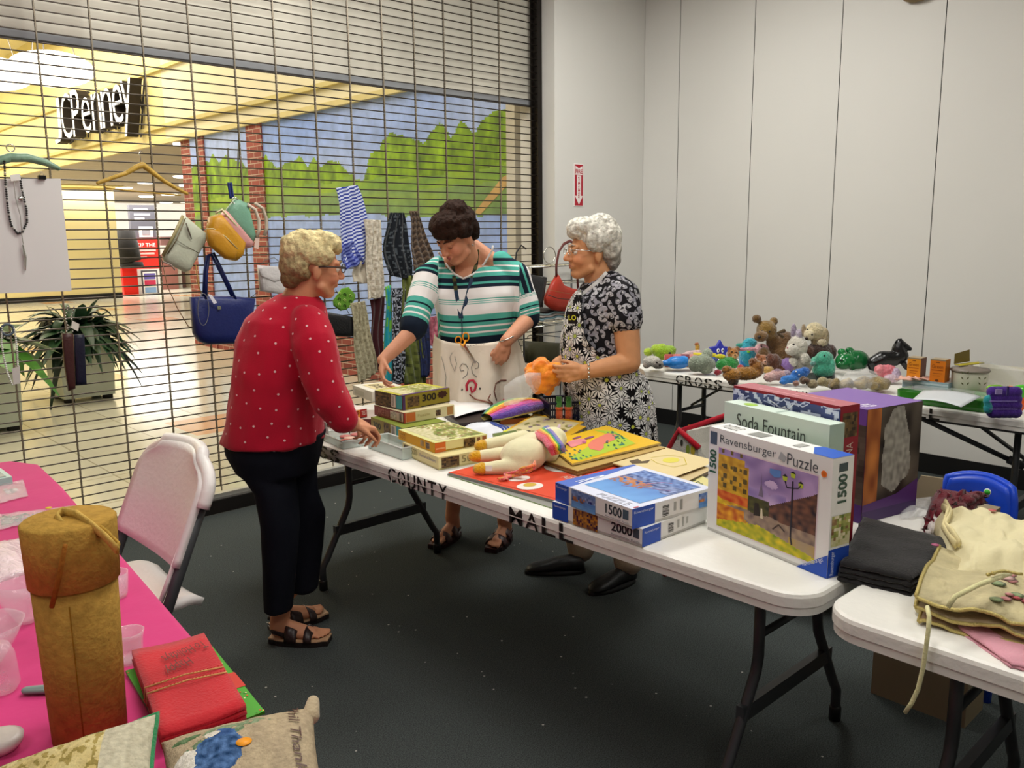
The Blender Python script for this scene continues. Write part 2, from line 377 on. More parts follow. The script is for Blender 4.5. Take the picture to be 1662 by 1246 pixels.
struct(MB().box((-9, 4.9, 5.4), (14.2, 0, 0), (0, 26, 0), (0, 0, .1), '#ddd6c0').build('ceiling_mall', CREAM))
# bulkhead above the mural, with two projecting ledges
bk = MB().box((MX, 4.9, 2.95), (.3, 0, 0), (0, 8.0, 0), (0, 0, 2.5), '#d6cfb4')
struct(bk.build('wall_bulkhead', mat('bulkhead_beige', '#dcd5ba', rough=.7, var=(.5, .04))))
struct(MB().box((MX, 12.9, 2.95), (.3, 0, 0), (0, 12, 0), (0, 0, 2.5), '#e0cc80').build('wall_fascia', YEL))  # same bulkhead coloured yellower here, warm light put into the paint
m = MB()
for zz in (3.16, 3.96): m.box((MX-.05, 4.95, zz), (.05, 0, 0), (0, 19.5, 0), (0, 0, .05), '#c9bb80')
m.box((MX-.07, 4.9, 2.93), (.07, 0, 0), (0, 19.6, 0), (0, 0, .06), '#d2c48e')
struct(m.build('trim_4', MATTE))
struct(MB().box((MX, 12.4, 2.93), (9, 0, 0), (0, 22, 0), (0, 0, .02), '#b9ae9e').build('ceiling_entrance', mat('entrance_ceiling', '#b8ada0', rough=.8, var=(2, .05))))
xe0 = ony(192, 400, 24).x
struct(MB().box((-9, 24, 0), (9+xe0, 0, 0), (0, .2, 0), (0, 0, 5.4), '#e4d38a').build('wall_mall', YEL))
struct(MB().box((xe0-3.4, 23.98, .02), (3.4, 0, 0), (0, .02, 0), (0, 0, .14), '#221c18').build('baseboard_mall', BASE))
struct(MB().box((3.0, 23.2, 2.9), (xe0-3.0, 0, 0), (0, .8, 0), (0, 0, .35), '#c9b264').build('trim_5', YEL))
struct(MB().box((-9, 4.9, 0), (.1, 0, 0), (0, 26, 0), (0, 0, 5.4), '#ddd6b8').build('wall_mall_left', CREAM))
struct(MB().box((5.2, 34, 0), (10, 0, 0), (0, .2, 0), (0, 0, 3.2), '#f5f2ec').build('wall_store_back', mat('store_white_glow', '#f4f1ea', rough=.6, var=(1, .05), emit=.55)))  # the wall itself glows, store brightness put into its material
struct(MB().box((14.8, 12.4, 0), (.1, 0, 0), (0, 22, 0), (0, 0, 3.2), '#e0d9c8').build('wall_store_right', CREAM))
# mural
y0, y1, zb, zt = 5.42, 12.05, .46, 2.94
def muralpaint():
    m = bpy.data.materials.new('mural_paint'); N, L, B = nodes(m)
    s = N.new('ShaderNodeAttribute'); s.attribute_name = 'Col'; tc = N.new('ShaderNodeTexCoord')
    nz = N.new('ShaderNodeTexNoise'); nz.inputs['Scale'].default_value = 6; nz.inputs['Detail'].default_value = 6; L.new(tc.outputs['Object'], nz.inputs['Vector'])
    mr = N.new('ShaderNodeMapRange'); mr.inputs[1].default_value = .3; mr.inputs[2].default_value = .7; mr.inputs[3].default_value = .82; mr.inputs[4].default_value = 1.18; L.new(nz.outputs[0], mr.inputs[0])
    mx = N.new('ShaderNodeMix'); mx.data_type = 'RGBA'; mx.blend_type = 'MULTIPLY'; mx.inputs[0].default_value = 1; L.new(s.outputs['Color'], mx.inputs[6]); L.new(mr.outputs[0], mx.inputs[7])
    L.new(mx.outputs[2], B.inputs['Base Color']); B.inputs['Roughness'].default_value = .6; return m
def mixc(a, b, t): a, b = lin(a), lin(b); return tuple(a[i]*(1-t)+b[i]*t for i in range(3))
mh = MB(); NU, NV = 330, 130
def hill(y):      # top of the tree line along the wall, and the shore line under it
    def lp(pts):
        for (a, p), (b, q) in zip(pts, pts[1:]):
            if a <= y <= b: return p+(q-p)*(y-a)/(b-a)
        return pts[-1][1] if y > pts[-1][0] else pts[0][1]
    top = lp(HT); return top
HPIX = [(322, 262), (345, 248), (372, 250), (400, 256), (440, 252), (500, 252), (530, 252), (552, 262), (568, 280), (580, 279), (590, 272), (602, 248), (618, 222), (640, 208), (672, 207), (705, 205), (740, 196), (770, 188), (800, 172), (838, 166)]
HT = sorted((onx(px, py, MX).y, onx(px, py, MX).z) for px, py in HPIX)
SH = sorted((onx(px, py, MX).y, onx(px, py, MX).z) for px, py in [(322, 395), (440, 352), (500, 350), (560, 350), (600, 345), (640, 352), (760, 350), (800, 348), (838, 345)])
MD = sorted((onx(px, py, MX).y, onx(px, py, MX).z) for px, py in [(322, 330), (440, 300), (520, 300), (580, 285), (650, 292), (740, 284), (800, 270), (838, 265)])
def lp(pts, y):
    for (a, p), (b, q) in zip(pts, pts[1:]):
        if a <= y <= b: return p+(q-p)*(y-a)/(b-a)
    return pts[-1][1] if y > pts[-1][0] else pts[0][1]
def mcol(u, v):
    y = y0+(y1-y0)*u; z = zb+(zt-zb)*v
    cl = abs(((y*1.9+.3*sin(y*5)) % 1)-.5)           # tree crowns side by side
    top = lp(HT, y)-.13*cl*2+.05*mn.noise(V((y*9, z*3, 0))); sh = lp(SH, y)+.05*mn.noise(V((y*5, 0, 4))); md = lp(MD, y)+.06*mn.noise(V((y*2, z, 2)))
    if z > top:
        return mixc('#7f9ee6', '#a9bdf2', min(1, max(0, .5+.8*mn.noise(V((y*.6, z*1.6, 1))))))
    n = .5+.5*mn.noise(V((y*7, z*4.5, 0)))+.35*mn.noise(V((y*17, z*12, 3)))
    if z > md:
        t = n*.75+(.5-cl)*.5; return mixc('#2a4c18', '#9cc81e', max(0, min(1, t)))
    if z > sh:
        t = (z-sh)/(md-sh+.001); nn = .5+.6*mn.noise(V((y*2.2, z*8, 7)))
        a = mixc('#5d8c48', '#93b434', max(0, min(1, nn+.3*(t-.5)))); b = lin('#7b9673'); k = max(0, min(1, .55*nn+.25)) if t < .7 else 1
        return tuple(a[i]*k+b[i]*(1-k) for i in range(3))
    return mixc('#8fabf0', '#a3bbf6', max(0, min(1, .5+mn.noise(V((y, z*3, 5))))))
mh.grid(lambda u, v: (MX-.014, y0+(y1-y0)*u, zb+(zt-zb)*v), NU, NV, mcol, smooth=False); mh.box((MX-.0135, y0, zb), (.012, 0, 0), (0, y1-y0, 0), (0, 0, zt-zb), '#8fabf0')
fr = Fr((MX-.0145, 0, 0), (0, 1, 0), (0, 0, 1), True)
P = lambda px, py: (onx(px, py, MX-.0145).y, onx(px, py, MX-.0145).z)
mh.apoly(fr, [P(770, 345), P(780, 348), P(824, 300), P(822, 284), P(815, 288)], '#c9a56e', .002)
for a, b in (((388, 225), (386, 275)), ((370, 240), (371, 275))): mh.line(fr, [P(*a), P(*b)], .05, '#3a4452', .002)
tag(mh.build('mural', muralpaint()), 'painted wall mural of bright green trees under blue sky above lake', 'mural')
# brick piers and the brick bench below the mural
def brick():
    m = bpy.data.materials.new('red_brick'); N, L, B = nodes(m); tc = N.new('ShaderNodeTexCoord'); mp = N.new('ShaderNodeMapping')
    sx = N.new('ShaderNodeSeparateXYZ'); cx_ = N.new('ShaderNodeCombineXYZ'); ad = N.new('ShaderNodeMath'); L.new(tc.outputs['Object'], sx.inputs[0]); L.new(sx.outputs[0], ad.inputs[0]); L.new(sx.outputs[1], ad.inputs[1])
    L.new(ad.outputs[0], cx_.inputs[0]); L.new(sx.outputs[2], cx_.inputs[1]); L.new(cx_.outputs[0], mp.inputs[0])
    br = N.new('ShaderNodeTexBrick'); br.inputs['Scale'].default_value = 1; br.inputs['Brick Width'].default_value = .2; br.inputs['Row Height'].default_value = .068; br.inputs['Mortar Size'].default_value = .006
    br.inputs['Color1'].default_value = (*lin('#9c4d44'), 1); br.inputs['Color2'].default_value = (*lin('#7d3a34'), 1); br.inputs['Mortar'].default_value = (*lin('#b49a8d'), 1)
    L.new(mp.outputs[0], br.inputs['Vector']); L.new(br.outputs[0], B.inputs['Base Color']); B.inputs['Roughness'].default_value = .8; return m
BR = brick()
for a, b in (((393, 250), (417, 250)), ((311, 250), (323, 250))):
    ya, yb = onx(a[0], a[1], MX-.1).y, onx(b[0], b[1], MX-.1).y
    struct(MB().box((MX-.037, yb, .02), (.022, 0, 0), (0, ya-yb, 0), (0, 0, 2.91 if a[0] > 350 else 2.9), '#8a4038').build('wall_pier', BR))
struct(MB().box((MX, 4.9, .02), (.3, 0, 0), (0, 7.5, 0), (0, 0, 2.93), '#8a4038').build('wall_mural', BR))
struct(MB().box((MX-.02, 4.9, .02), (.02, 0, 0), (0, 7.2, 0), (0, 0, .43), '#8a4038').build('wall_plinth', BR))
# slice right of the mural: white wall end, bright window, foliage
struct(MB().box((4.75, 5.02, .02), (.35, 0, 0), (0, .1, 0), (0, 0, 2.9), '#cfc8b4').build('wall_return', mat('return_paint', '#cfcabf', rough=.7, var=(1, .05))))
# ---------------------------------------------------------------- department store sign
s = thing('store_sign', 'black sided white channel letter shop sign on the yellow fascia', 'sign', (MX-.3, 15.6, 3.0))
zlow = 3.311; LX = MX-.25
letters = [('J', 84, 99, -.03, .70), ('C', 97, 117, 0, .72), ('P', 115, 131, 0, .73), ('e', 131, 148, 0, .55), ('n', 148, 166, 0, .56), ('n', 164, 184, 0, .56), ('e', 182, 202, 0, .56), ('y', 197, 218, -.2, .58)]
for ch, u0, u1, lo, hi in letters:
    yy0 = onx(u0, 180, LX).y; yy1 = onx(u1, 180, LX).y; z0 = zlow+lo*1.036; z1 = zlow+hi*1.036; yy1 += (yy0-yy1)*.10; yy0 += (yy1-yy0)*.10
    vs, fs = glyphs(ch, -.008); pts = [(yy0+(yy1-yy0)*x, z0+(z1-z0)*y) for x, y in vs]
    m = MB(); m.add([(MX-.255, y, z) for y, z in pts], fs, '#f6f4f2')
    # boundary walls of the letter
    ed = {}
    for f in fs:
        for i in range(len(f)):
            a, b = f[i], f[(i+1) % len(f)]; ed[(min(a, b), max(a, b))] = ed.get((min(a, b), max(a, b)), 0)+1
    r = MB()
    for (a, b), n in ed.items():
        if n == 1: r.poly([(MX-.25, *pts[a]), (MX-.25, *pts[b]), (MX-.08, *pts[b]), (MX-.08, *pts[a])], '#231b18')
    r.v and r.add([(MX-.03, y, z) for y, z in pts], fs, '#231b18')
    L0 = r.build('letter', MATTE, s); m.build('letter_face', mat('lit_letter_face', rough=.4, emit=.7), L0)
# hanging bowl lamps in the mall
for i, (px, py) in enumerate(((84, 112), (-12, 120))):
    c = ony(px, py, 12.0+2.2*i); dd = (c-CAM0).dot(FWD); rr = (64-4*i)*dd/FPX
    L0 = thing('bowl_lamp', ('large glowing white bowl lamp hanging left of the store sign', 'glowing white bowl lamp cut by the left picture edge')[i], 'ceiling lamp', c)
    MB().ell(c, (rr, rr, rr*.42), '#fffaf0', n=32, m=14).build('bowl', mat('lit_bowl', '#fff6e6', rough=.4, emit=2.2, var=(1, .02)), L0)
    for a in range(3): MB().tube([c+V((cos(a*2.1)*rr*.6, sin(a*2.1)*rr*.6, rr*.3)), c+V((0, 0, 1.6))], .008, '#777777').build('cable', METAL, L0)
# store interior: ceiling lamps, posters, display
for i, (px, py, w) in enumerate(((288, 234, 14), (300, 287, 36), (201, 305, 26), (236, 297, 24), (275, 316, 26), (238, 319, 24), (303, 328, 22), (270, 331, 20), (298, 301, 14))):
    c = onz(px, py, 2.915)
    if c.y > 33: c = ony(px, py, 32+.1*i); c.z = 2.915
    rr = w*(c-CAM0).dot(FWD)/FPX/2
    tag(MB().lathe([(rr*.9, -.02), (rr, 0), (rr, .014)], '#fffdf6', c=c, n=20).build('downlight', mat('lit_panel', '#fffdf4', rough=.5, emit=3.0, var=(1, .01))),
        'round white ceiling light glowing inside the department store', 'ceiling lamp', 'store ceiling lights beyond the entrance')
def plate(x0, y0p, x1, y1p, Y, col, name, label, cat, dep=.15, art=None, emit=False):
    a = ony(x0, y1p, Y); b = ony(x1, y0p, Y); m = MB().box((a.x, Y, a.z), (b.x-a.x, 0, 0), (0, dep, 0), (0, 0, b.z-a.z), col)
    fr = Fr((a.x, Y, a.z), (b.x-a.x, 0, 0), (0, 0, b.z-a.z))
    if art: art(m, fr)
    return tag(m.build(name, mat('backlit_sign', rough=.5, emit=.7) if emit else PAINT), label, cat)
def a1(m, f):
    for v, w in ((.86, .7), (.72, .8), (.60, .5)): m.arect(f, .16, v-.035, .16+w*.8, v+.03, '#cfcfd2', .01)
    m.arect(f, .3, .04, .86, .36, '#e6e3de', .01); m.arect(f, .42, .1, .74, .28, '#8c8a90', .02)
plate(214, 333, 250, 387, 25.5, '#5b5a62', 'poster_board', 'grey poster board standing inside the store entrance', 'sign', art=a1)
def a2(m, f):
    m.text(f, 'SKIP THE', .06, .72, .86, .84, '#f7e6e0', .012, bold=.02)
    for v, w in ((.6, .86), (.5, .8), (.38, .5)): m.arect(f, .06, v-.03, w, v+.03, '#f2c3ba', .012)
plate(218, 386, 257, 437, 25.4, '#d8352c', 'red_sign', 'red sign reading SKIP THE inside the store entrance', 'sign', art=a2)
def a3(m, f):
    m.arect(f, .18, .04, .82, .96, '#5a5660', .01); m.arect(f, .24, .06, .76, .9, '#f4f1f2', .02); m.arect(f, .28, .62, .72, .84, '#6a5fae', .03); m.arect(f, .28, .36, .72, .58, '#c93a5c', .03); m.arect(f, .28, .1, .72, .3, '#8fb0dc', .03)
plate(224, 436, 262, 480, 25.3, '#e9e6e2', 'phone_poster', 'white poster showing a phone below the red sign', 'sign', art=a3)
plate(202, 433, 222, 481, 25.2, '#e2261c', 'red_column', 'narrow bright red stand left of the phone poster', 'display stand')
c = ony(204, 400, 25.0); m = MB()
m.tube([ony(203, 374, 25), ony(205, 400, 25), ony(211, 424, 25)], [.25, .33, .3], '#1b1918', n=14); m.tube([ony(214, 424, 25), ony(214, 434, 25)], [.3, .35], '#1b1918')
tag(m.build('coat_display', CLOTH), 'black hanging coats at the left edge of the store entrance', 'clothes display')
m = MB(); 
for i in range(7):
    a = ony(266+i*7, 452+(i % 3)*9, 27+i*.3); m.cbox((a.x, a.y, .55+(i % 3)*.12), (.7, .5, 1.1+(i % 3)*.3), ['#8a5a50', '#d8d2c6', '#6b4a44', '#b8a890', '#f0ece4', '#7a6a5a', '#c4a05a'][i])
tag(m.build('merchandise_rack', MATTE), 'brown and white goods on low racks deep inside the store', 'display racks', kind='stuff')
# potted plants beyond the grille
def leaf(mb, base, d, L, w, droop, col, nseg=6):
    d = V(d).normalized(); side = d.cross(V((0, 0, 1))); side = side.normalized() if side.length > .01 else V((1, 0, 0)); P0 = []; 
    rows = []
    for i in range(nseg+1):
        t = i/nseg; p = V(base)+d*L*t+V((0, 0, -droop*L*t*t)); ww = w*sin(pi*min(1, .08+t*.92))**.8*.5+.001
        rows.append([p-side*ww, p+V((0, 0, -ww*.35)), p+side*ww])
    mb.loft(rows, col, cap=False, closed=False)
def planter(c, sx, h, col, label, leaves, nm='potted_plant'):
    t = thing(nm, label, 'plant', (c.x, c.y, .02)); m = MB()
    m.loft([[V((c.x+sx*a*k, c.y+sx*b*k, .06+z)) for a, b in ((-1, -1), (1, -1), (1, 1), (-1, 1))] for k, z in ((.92, 0), (1, h), (1.0, h), (.86, h), (.86, h-.04))], col, smooth=False)
    m.build('planter_box', mat('planter_paint', rough=.5, var=(3, .05)), t)
    for a, b in ((-.7, -.7), (.7, -.7), (.7, .7), (-.7, .7)): MB().lathe([(.05, .02), (.05, .07)], '#171412', c=(c.x+a*sx, c.y+b*sx, 0), n=10).build('caster', MATTE, t)
    m = MB(); leaves(m); m.build('foliage', mat('leaf', rough=.4, var=(9, .3)), t)
pc = V((2.56, 8.95, 0))
def lv1(m):
    random.seed(3)
    for i in range(190):
        a = random.uniform(0, 2*pi); e = random.uniform(-.1, 1.3); b = V((pc.x+cos(a)*.1, pc.y+sin(a)*.1, .55+random.uniform(0, .25)))
        leaf(m, b, (cos(a)*cos(e), sin(a)*cos(e), sin(e)), random.uniform(.34, .56), random.uniform(.06, .12), random.uniform(.3, 1.3), random.choice(['#17301f', '#1f3d26', '#2a4a2c', '#122619', '#33543a']))
planter(pc, .25, .50, '#c7ccb9', 'leafy dark green plant in a pale planter beyond the grille', lv1)
pc2 = V((1.50, 8.0, 0))
def lv2(m):
    random.seed(5)
    for i in range(26):
        a = random.uniform(0, 2*pi); e = random.uniform(.0, .9); b = V((pc2.x, pc2.y, .6+random.uniform(0, .25)))
        leaf(m, b, (cos(a)*cos(e), sin(a)*cos(e), sin(e)), random.uniform(.5, .75), random.uniform(.2, .3), random.uniform(.4, 1), random.choice(['#3c7a26', '#2d6120', '#4f8a32', '#27521f']), 8)
planter(pc2, .26, .50, '#bfc6b4', 'broad leaved green plant in a planter at the left edge', lv2)
pc3 = ony(866, 400, 6.4); pc3.z = 0
def lv3(m):
    random.seed(9)
    for i in range(60):
        a = random.uniform(0, 2*pi); e = random.uniform(.1, 1.3); b = V((pc3.x, pc3.y, .6+random.uniform(0, .7)))
        leaf(m, b, (cos(a)*cos(e), sin(a)*cos(e), sin(e)), random.uniform(.3, .6), random.uniform(.05, .12), random.uniform(.2, .8), random.choice(['#2c4a22', '#41652f', '#1f351c']))
planter(pc3, .16, .5, '#b9a890', 'tall green plant seen between the mural and the dark grille track', lv3)
plate(839, 243, 858, 300, 5.6, '#ffffff', 'lit_window', 'small bright white panel right of the mural', 'light panel', .04, emit=True)
# ================================================================ folding tables
TZ = .74
def slab(m, x0, x1, y0, y1, z0, z1, r, col, n=8, lip=True):
    """a thick rounded top with the stepped skirt of a moulded table"""
    def ring(ins, z):
        o = []
        for cx, cy, a0 in ((x1-r, y1-r, 0), (x0+r, y1-r, pi/2), (x0+r, y0+r, pi), (x1-r, y0+r, 1.5*pi)):
            for k in range(n+1): a = a0+pi/2*k/n; o.append(V((cx+(r-ins)*cos(a), cy+(r-ins)*sin(a), z)))
        return o
    h = z1-z0
    m.loft([ring(.012, z0), ring(.004, z0+.002), ring(.004, z0+h*.36), ring(0, z0+h*.40), ring(0, z1-.012), ring(.003, z1-.004), ring(.010, z1)], col, smooth=False)
TOPM = mat('blow_moulded_plastic', rough=.38, bump=(55, .18), var=(2, .03))
LEGM = mat('grey_powder_coat', '#3c3e41', rough=.4, metal=.2, var=(20, .06))
def table(x0, x1, y0, y1, label, yf=.17, words=None, side=-1, inset=(.134, .072), group=None, name='folding_table'):
    t = thing(name, label, 'folding table', ((x0+x1)/2, (y0+y1)/2, 0), 0, group)
    m = MB(); slab(m, x0, x1, y0, y1, TZ-.058, TZ, .09, '#e9e7e0'); m.build('tabletop', TOPM, t)
    if words:
        m = MB(); fr = Fr((x0-.0008, 0, TZ-.058), (0, -1, 0), (0, 0, .058), False); fr.N = V((-1, 0, 0))
        for w, a, b in words:
            n = len(w); d = (a-b)/n
            for i, ch in enumerate(w):
                ya = a-d*i; m.text(fr, ch, -ya+d*.06, .05, -ya+d*.86, .93, '#1d1c1a', .0008, bold=.012)
                if ch in 'COSU': m.arect(fr, -ya+d*.40, .03, -ya+d*.47, .97, '#e9e7e0', .0016)
                m.arect(fr, -ya+d*.03, .44, -ya+d*.9, .50, '#e9e7e0', .0016)
            m.build('stencil_lettering', PAINT, t); m = MB()
    xa, xb = x0+inset[0], x1-inset[1]
    for y, s in ((y0+(.28 if side < 0 else .17), 1), (y1-yf, -1)):
        mid = (xa+xb)/2
        for xx, q in ((xa, 1), (xb, -1)):
            m = MB(); xi = xx+q*.155
            m.tube([(xi, y, TZ-.07), (xi, y, .40), (xi-q*.01, y, .355), (xi-q*.13, y, .14), (xx, y, .105), (xx, y, .02)], .0155, '#3c3e41', n=12)
            l = m.build('leg', LEGM, t)
            MB().lathe([(.0155, 0), (.019, .003), (.019, .045), (.0165, .05)], '#111111', c=(xx, y, 0), n=12).build('foot_cap', PLAS, l)
        m = MB(); m.box((xa+.07, y-.012, .235), (xb-xa-.14, 0, 0), (0, .024, 0), (0, 0, .045), '#2a2b2d'); m.build('cross_brace', LEGM, t); m = MB()
        m.tube([(xa+.155, y, .46), (xb-.155, y, .46)], .011, '#2a2b2d'); m.build('upper_brace', LEGM, t); m = MB(); m.tube([(xa+.155, y, TZ-.07), (xb-.155, y, TZ-.07)], .013, '#2a2b2d'); m.build('hinge_tube', LEGM, t)
        m = MB(); m.box((mid-.012, y, .47), (.024, 0, 0), (0, s*.34, .21), (0, 0, .014), '#2a2b2d'); m.build('folding_stay', LEGM, t)
    m = MB()
    for xx in (x0+.1, x1-.1): m = MB(); m.box((xx-.012, y0+.1, TZ-.084), (.024, 0, 0), (0, y1-y0-.2, 0), (0, 0, .026), '#2a2b2d'); m.build('steel_rail', LEGM, t)
    return t
t1 = table(1.70, 2.55, .862, 3.50, 'long white folding table with stencilled edge carrying the jigsaw puzzles', words=(('CROSS', 3.21, 2.79), ('COUNTY', 2.48, 2.13), ('MALL', 1.84, 1.56)), yf=.29)
t2 = table(1.68, 2.55, -1.60, .826, 'white folding table holding folded aprons, end to end with the puzzle table', yf=.2, side=1)
t3 = table(4.085, 4.86, .93, 3.36, 'white folding table covered with plush toys along the panelled wall', words=(('CROSS', 2.96, 2.63), ('COUNTY', 2.3, 1.98), ('MALL', 1.70, 1.46)), yf=.25, inset=(.1, .1))
t4 = table(4.085, 4.86, -1.54, .90, 'white folding table end to end with the toy table, at the right picture edge', yf=.2, inset=(.1, .1))
# long folding strut that shows under the toy table
m = MB(); a = onx(1482, 672, 4.12); b = onx(1662, 757, 4.4); m.tube([a, b], .012, '#1a1a1a', sq=.6); m.tube([a.lerp(b, .86), b], .02, '#1a1a1a', sq=.6); m.build('folding_stay', LEGM, t3)
# pink table on the left
P0 = [(-.75, .35), (.50, .35), (.60, 1.29), (.775, 3.04), (.80, 3.42), (.74, 3.55), (-.4, 3.72), (-.75, 3.6)]
t5 = thing('cloth_covered_table', 'table under a bright pink cloth in the left foreground', 'table', (0, 2, 0))
m = MB(); slab(m, -.66, .52, .45, 3.45, TZ-.05, TZ-.008, .08, '#e9e7e0'); m.build('tabletop', TOPM, t5)
for (x, y) in ((-.45, .7), (.38, .7), (-.45, 3.1), (.45, 3.1)): m = MB(); m.tube([(x, y, TZ-.06), (x, y, .0)], .016, '#3c3e41'); m.build('leg', LEGM, t5)
c5 = MB(); 
def edge(k, drop):
    n = len(P0); out = []
    for i in range(n):
        a, b = V((*P0[i], 0)), V((*P0[(i+1) % n], 0)); L0 = (b-a).length; st = max(3, int(L0/.06))
        for q in range(st):
            t = q/st; p = a.lerp(b, t); nn = V(((b-a).y, -(b-a).x, 0)).normalized()
            w = .018*drop*sin((i*7+q)*1.15); out.append(V((p.x+nn.x*(k+w), p.y+nn.y*(k+w), TZ-.001-drop*.30+(0 if drop else 0))))
    return out
E0 = edge(0, 0); c0 = [V((p.x*.985+.0, .99*p.y+.02, TZ)) for p in E0]
c5.loft([edge(.035, 1.), edge(.02, .5), edge(.012, .1), E0, c0], '#cf3478', cap=False)
def top(u, v):
    p = V((-.75+1.6*u, .35+3.3*v, 0)); return p
c5.poly([tuple(q) for q in c0], '#cf3478')
tag(c5.build('tablecloth', mat('pink_cloth', rough=.85, spec=.2, bump=(8, .35, .01), var=(3, .06), sheen=.2)), 'bright pink tablecloth spread over the left foreground table', 'tablecloth')
# ---------------------------------------------------------------- white folding chair
ch = thing('folding_chair', 'white plastic folding chair with dark frame beside the pink table', 'chair', (.9, 2.74, 0))
yn, yf_ = 2.50, 2.985
def railx(z): return .70+(.87-.0)*.0+ (z/.86)*.375
m0 = None
for y in (yn, yf_):
    m = MB(); m.tube([(railx(.02), y, .0), (railx(.45), y, .45), (railx(.76), y, .76)], .019, '#343237', n=10, sq=.65); l = m.build('main_rail', LEGM, ch)
    MB().lathe([(.02, 0), (.021, .03)], '#111111', c=(railx(.02), y, 0), n=10).build('foot_cap', PLAS, l)
for y in (yn+.035, yf_-.035):
    m = MB(); m.tube([(1.13, y, .0), (.80, y, .435)], .016, '#1f1d22', n=10, sq=.6); m.build('rear_leg', LEGM, ch)
m = MB(); m.tube([(1.05, yn+.035, .11), (1.05, yf_-.035, .11)], .01, '#1f1d22'); m.tube([(railx(.2), yn, .2), (railx(.2), yf_, .2)], .01, '#1f1d22'); m.build('cross_bar', LEGM, ch)
m = MB()
def bk(u, v):       # v height, u across; round shoulders
    z = .565+.315*v; w = .5*(1 if v < .62 else math.sqrt(max(0, 1-((v-.62)/.38)**2.6))); w = max(w, .27); yy = (yn+yf_)/2+(u-.5)*2*w*(yf_-yn+.03)
    return V((railx(z)-.012+.03*(1-(2*u-1)**2)*(1), yy, z-.02*(1-(2*u-1)**2)*(1-v)))
m.grid(bk, 20, 14, '#f0ebe8', thick=.022)
pts = [bk(0, .55+.45*k/8)+V((.008, -.002, 0)) for k in range(9)]+[bk(k/10, 1)+V((.008, 0, 0)) for k in range(1, 10)]+[bk(1, 1-.45*k/8)+V((.008, .002, 0)) for k in range(9)]
m.tube(pts, .021, '#f0ebe8', n=10); m.tube([V((railx(.42)-.012, yn+.012, .45)), V((railx(.6)-.012, yn+.012, .62))], .008, '#e8e3e0')
m.build('backrest', TOPM, ch)
m = MB()
def st(u, v):
    x = .60+.43*u; w = .5*(1-.16*abs(2*u-1)**3); return V((x, (yn+yf_)/2+(v-.5)*2*w*(yf_-yn-.03), .452-.018*(1-(2*v-1)**2)-.03*max(0, (u-.85)/.15)**2-.03*max(0, (.12-u)/.12)**2))
m.grid(st, 16, 12, '#f0ebe8', thick=.028); m.build('seat', TOPM, ch)
# ================================================================ people
from mathutils.bvhtree import BVHTree
class Sil:
    """a body outline: rows (left px, right px, row py, metres behind the base plane, half depth)"""
    def __init__(s, base, rows): s.b = base; s.r = rows
    def row(s, y):
        r = s.r
        if y <= r[0][2]: return r[0]
        for a, b in zip(r, r[1:]):
            if a[2] <= y <= b[2]:
                t = (y-a[2])/(b[2]-a[2]); return [p+(q-p)*t for p, q in zip(a, b)]
        return r[-1]
    def at(s, y, ang, grow=0., tilt=0.):
        xl, xr, _, off, dh = s.row(y)[:5]
        L0, R0 = onv(xl, y, s.b, off), onv(xr, y, s.b, off); c = (L0+R0)/2; a = (R0-L0).length/2+grow
        return c+RT*cos(ang)*a+FH*sin(ang)*(dh+grow)
    def solid(s, mb, col, n=28, k=3, grow=0):
        ys = []
        for a, b in zip(s.r, s.r[1:]): ys += [a[2]+(b[2]-a[2])*i/k for i in range(k)]
        ys.append(s.r[-1][2])
        rows = [[s.at(y, 2*pi*i/n, grow) for i in range(n)] for y in ys]
        c0 = sum(rows[0], V())/n; c1 = sum(rows[-1], V())/n
        rows = [[c0+(q-c0)*.3+V((0, 0, .004)) for q in rows[0]]]+rows+[[c1+(q-c1)*.3-V((0, 0, .002)) for q in rows[-1]]]
        mb.loft(rows[::-1], col); return mb
def hand(mb, w, d, n, side, curl=(25, 30, 20), spread=.1, size=1., thumb=40, col='#d79a78'):
    """palm, four unequal fingers and a thumb; d points along the hand, n out of the palm"""
    w = V(w); d = V(d).normalized(); n = V(n); n = (n-d*n.dot(d)).normalized(); t = d.cross(n)*side; z = size
    K = []
    for i, (o, l) in enumerate(((.031, .084), (.011, .089), (-.010, .084), (-.029, .075))):
        k = w+d*l*z+t*o*z; K.append(k); mb.cap(w+t*o*.55*z, k, .0135*z, .0115*z, col, 10)
    mb.ell(w+d*.045*z-n*.0*z, (.02*z, .02*z, .02*z), col)
    mb.cap(w+d*.02*z+t*.005*z+n*.004, w+d*.06*z-t*.02*z+n*.004, .017*z, .014*z, col, 10)
    for i, (k, ls) in enumerate(zip(K, ((.040, .024, .018), (.045, .028, .019), (.041, .026, .018), (.031, .019, .016)))):
        p = k; a = 0; e = d+t*spread*(1.5-i)*.5
        for j, L0 in enumerate(ls):
            a += rad(curl[j]*(1+.12*i)); q = p+(e*cos(a)+n*sin(a)).normalized()*L0*z; mb.cap(p, q, (.0088-.0009*j-.0006*(i == 3))*z, (.0082-.0009*j)*z, col, 9); p = q
    p = w+d*.018*z+t*.022*z+n*.004; a = rad(thumb)
    for j, L0 in enumerate((.034, .030, .024)):
        e = (d*cos(a)+t*sin(a)*.8+n*(.35+.15*j)).normalized(); q = p+e*L0*z; mb.cap(p, q, (.0125-.0018*j)*z, (.0112-.0018*j)*z, col, 9); p = q; a *= .62
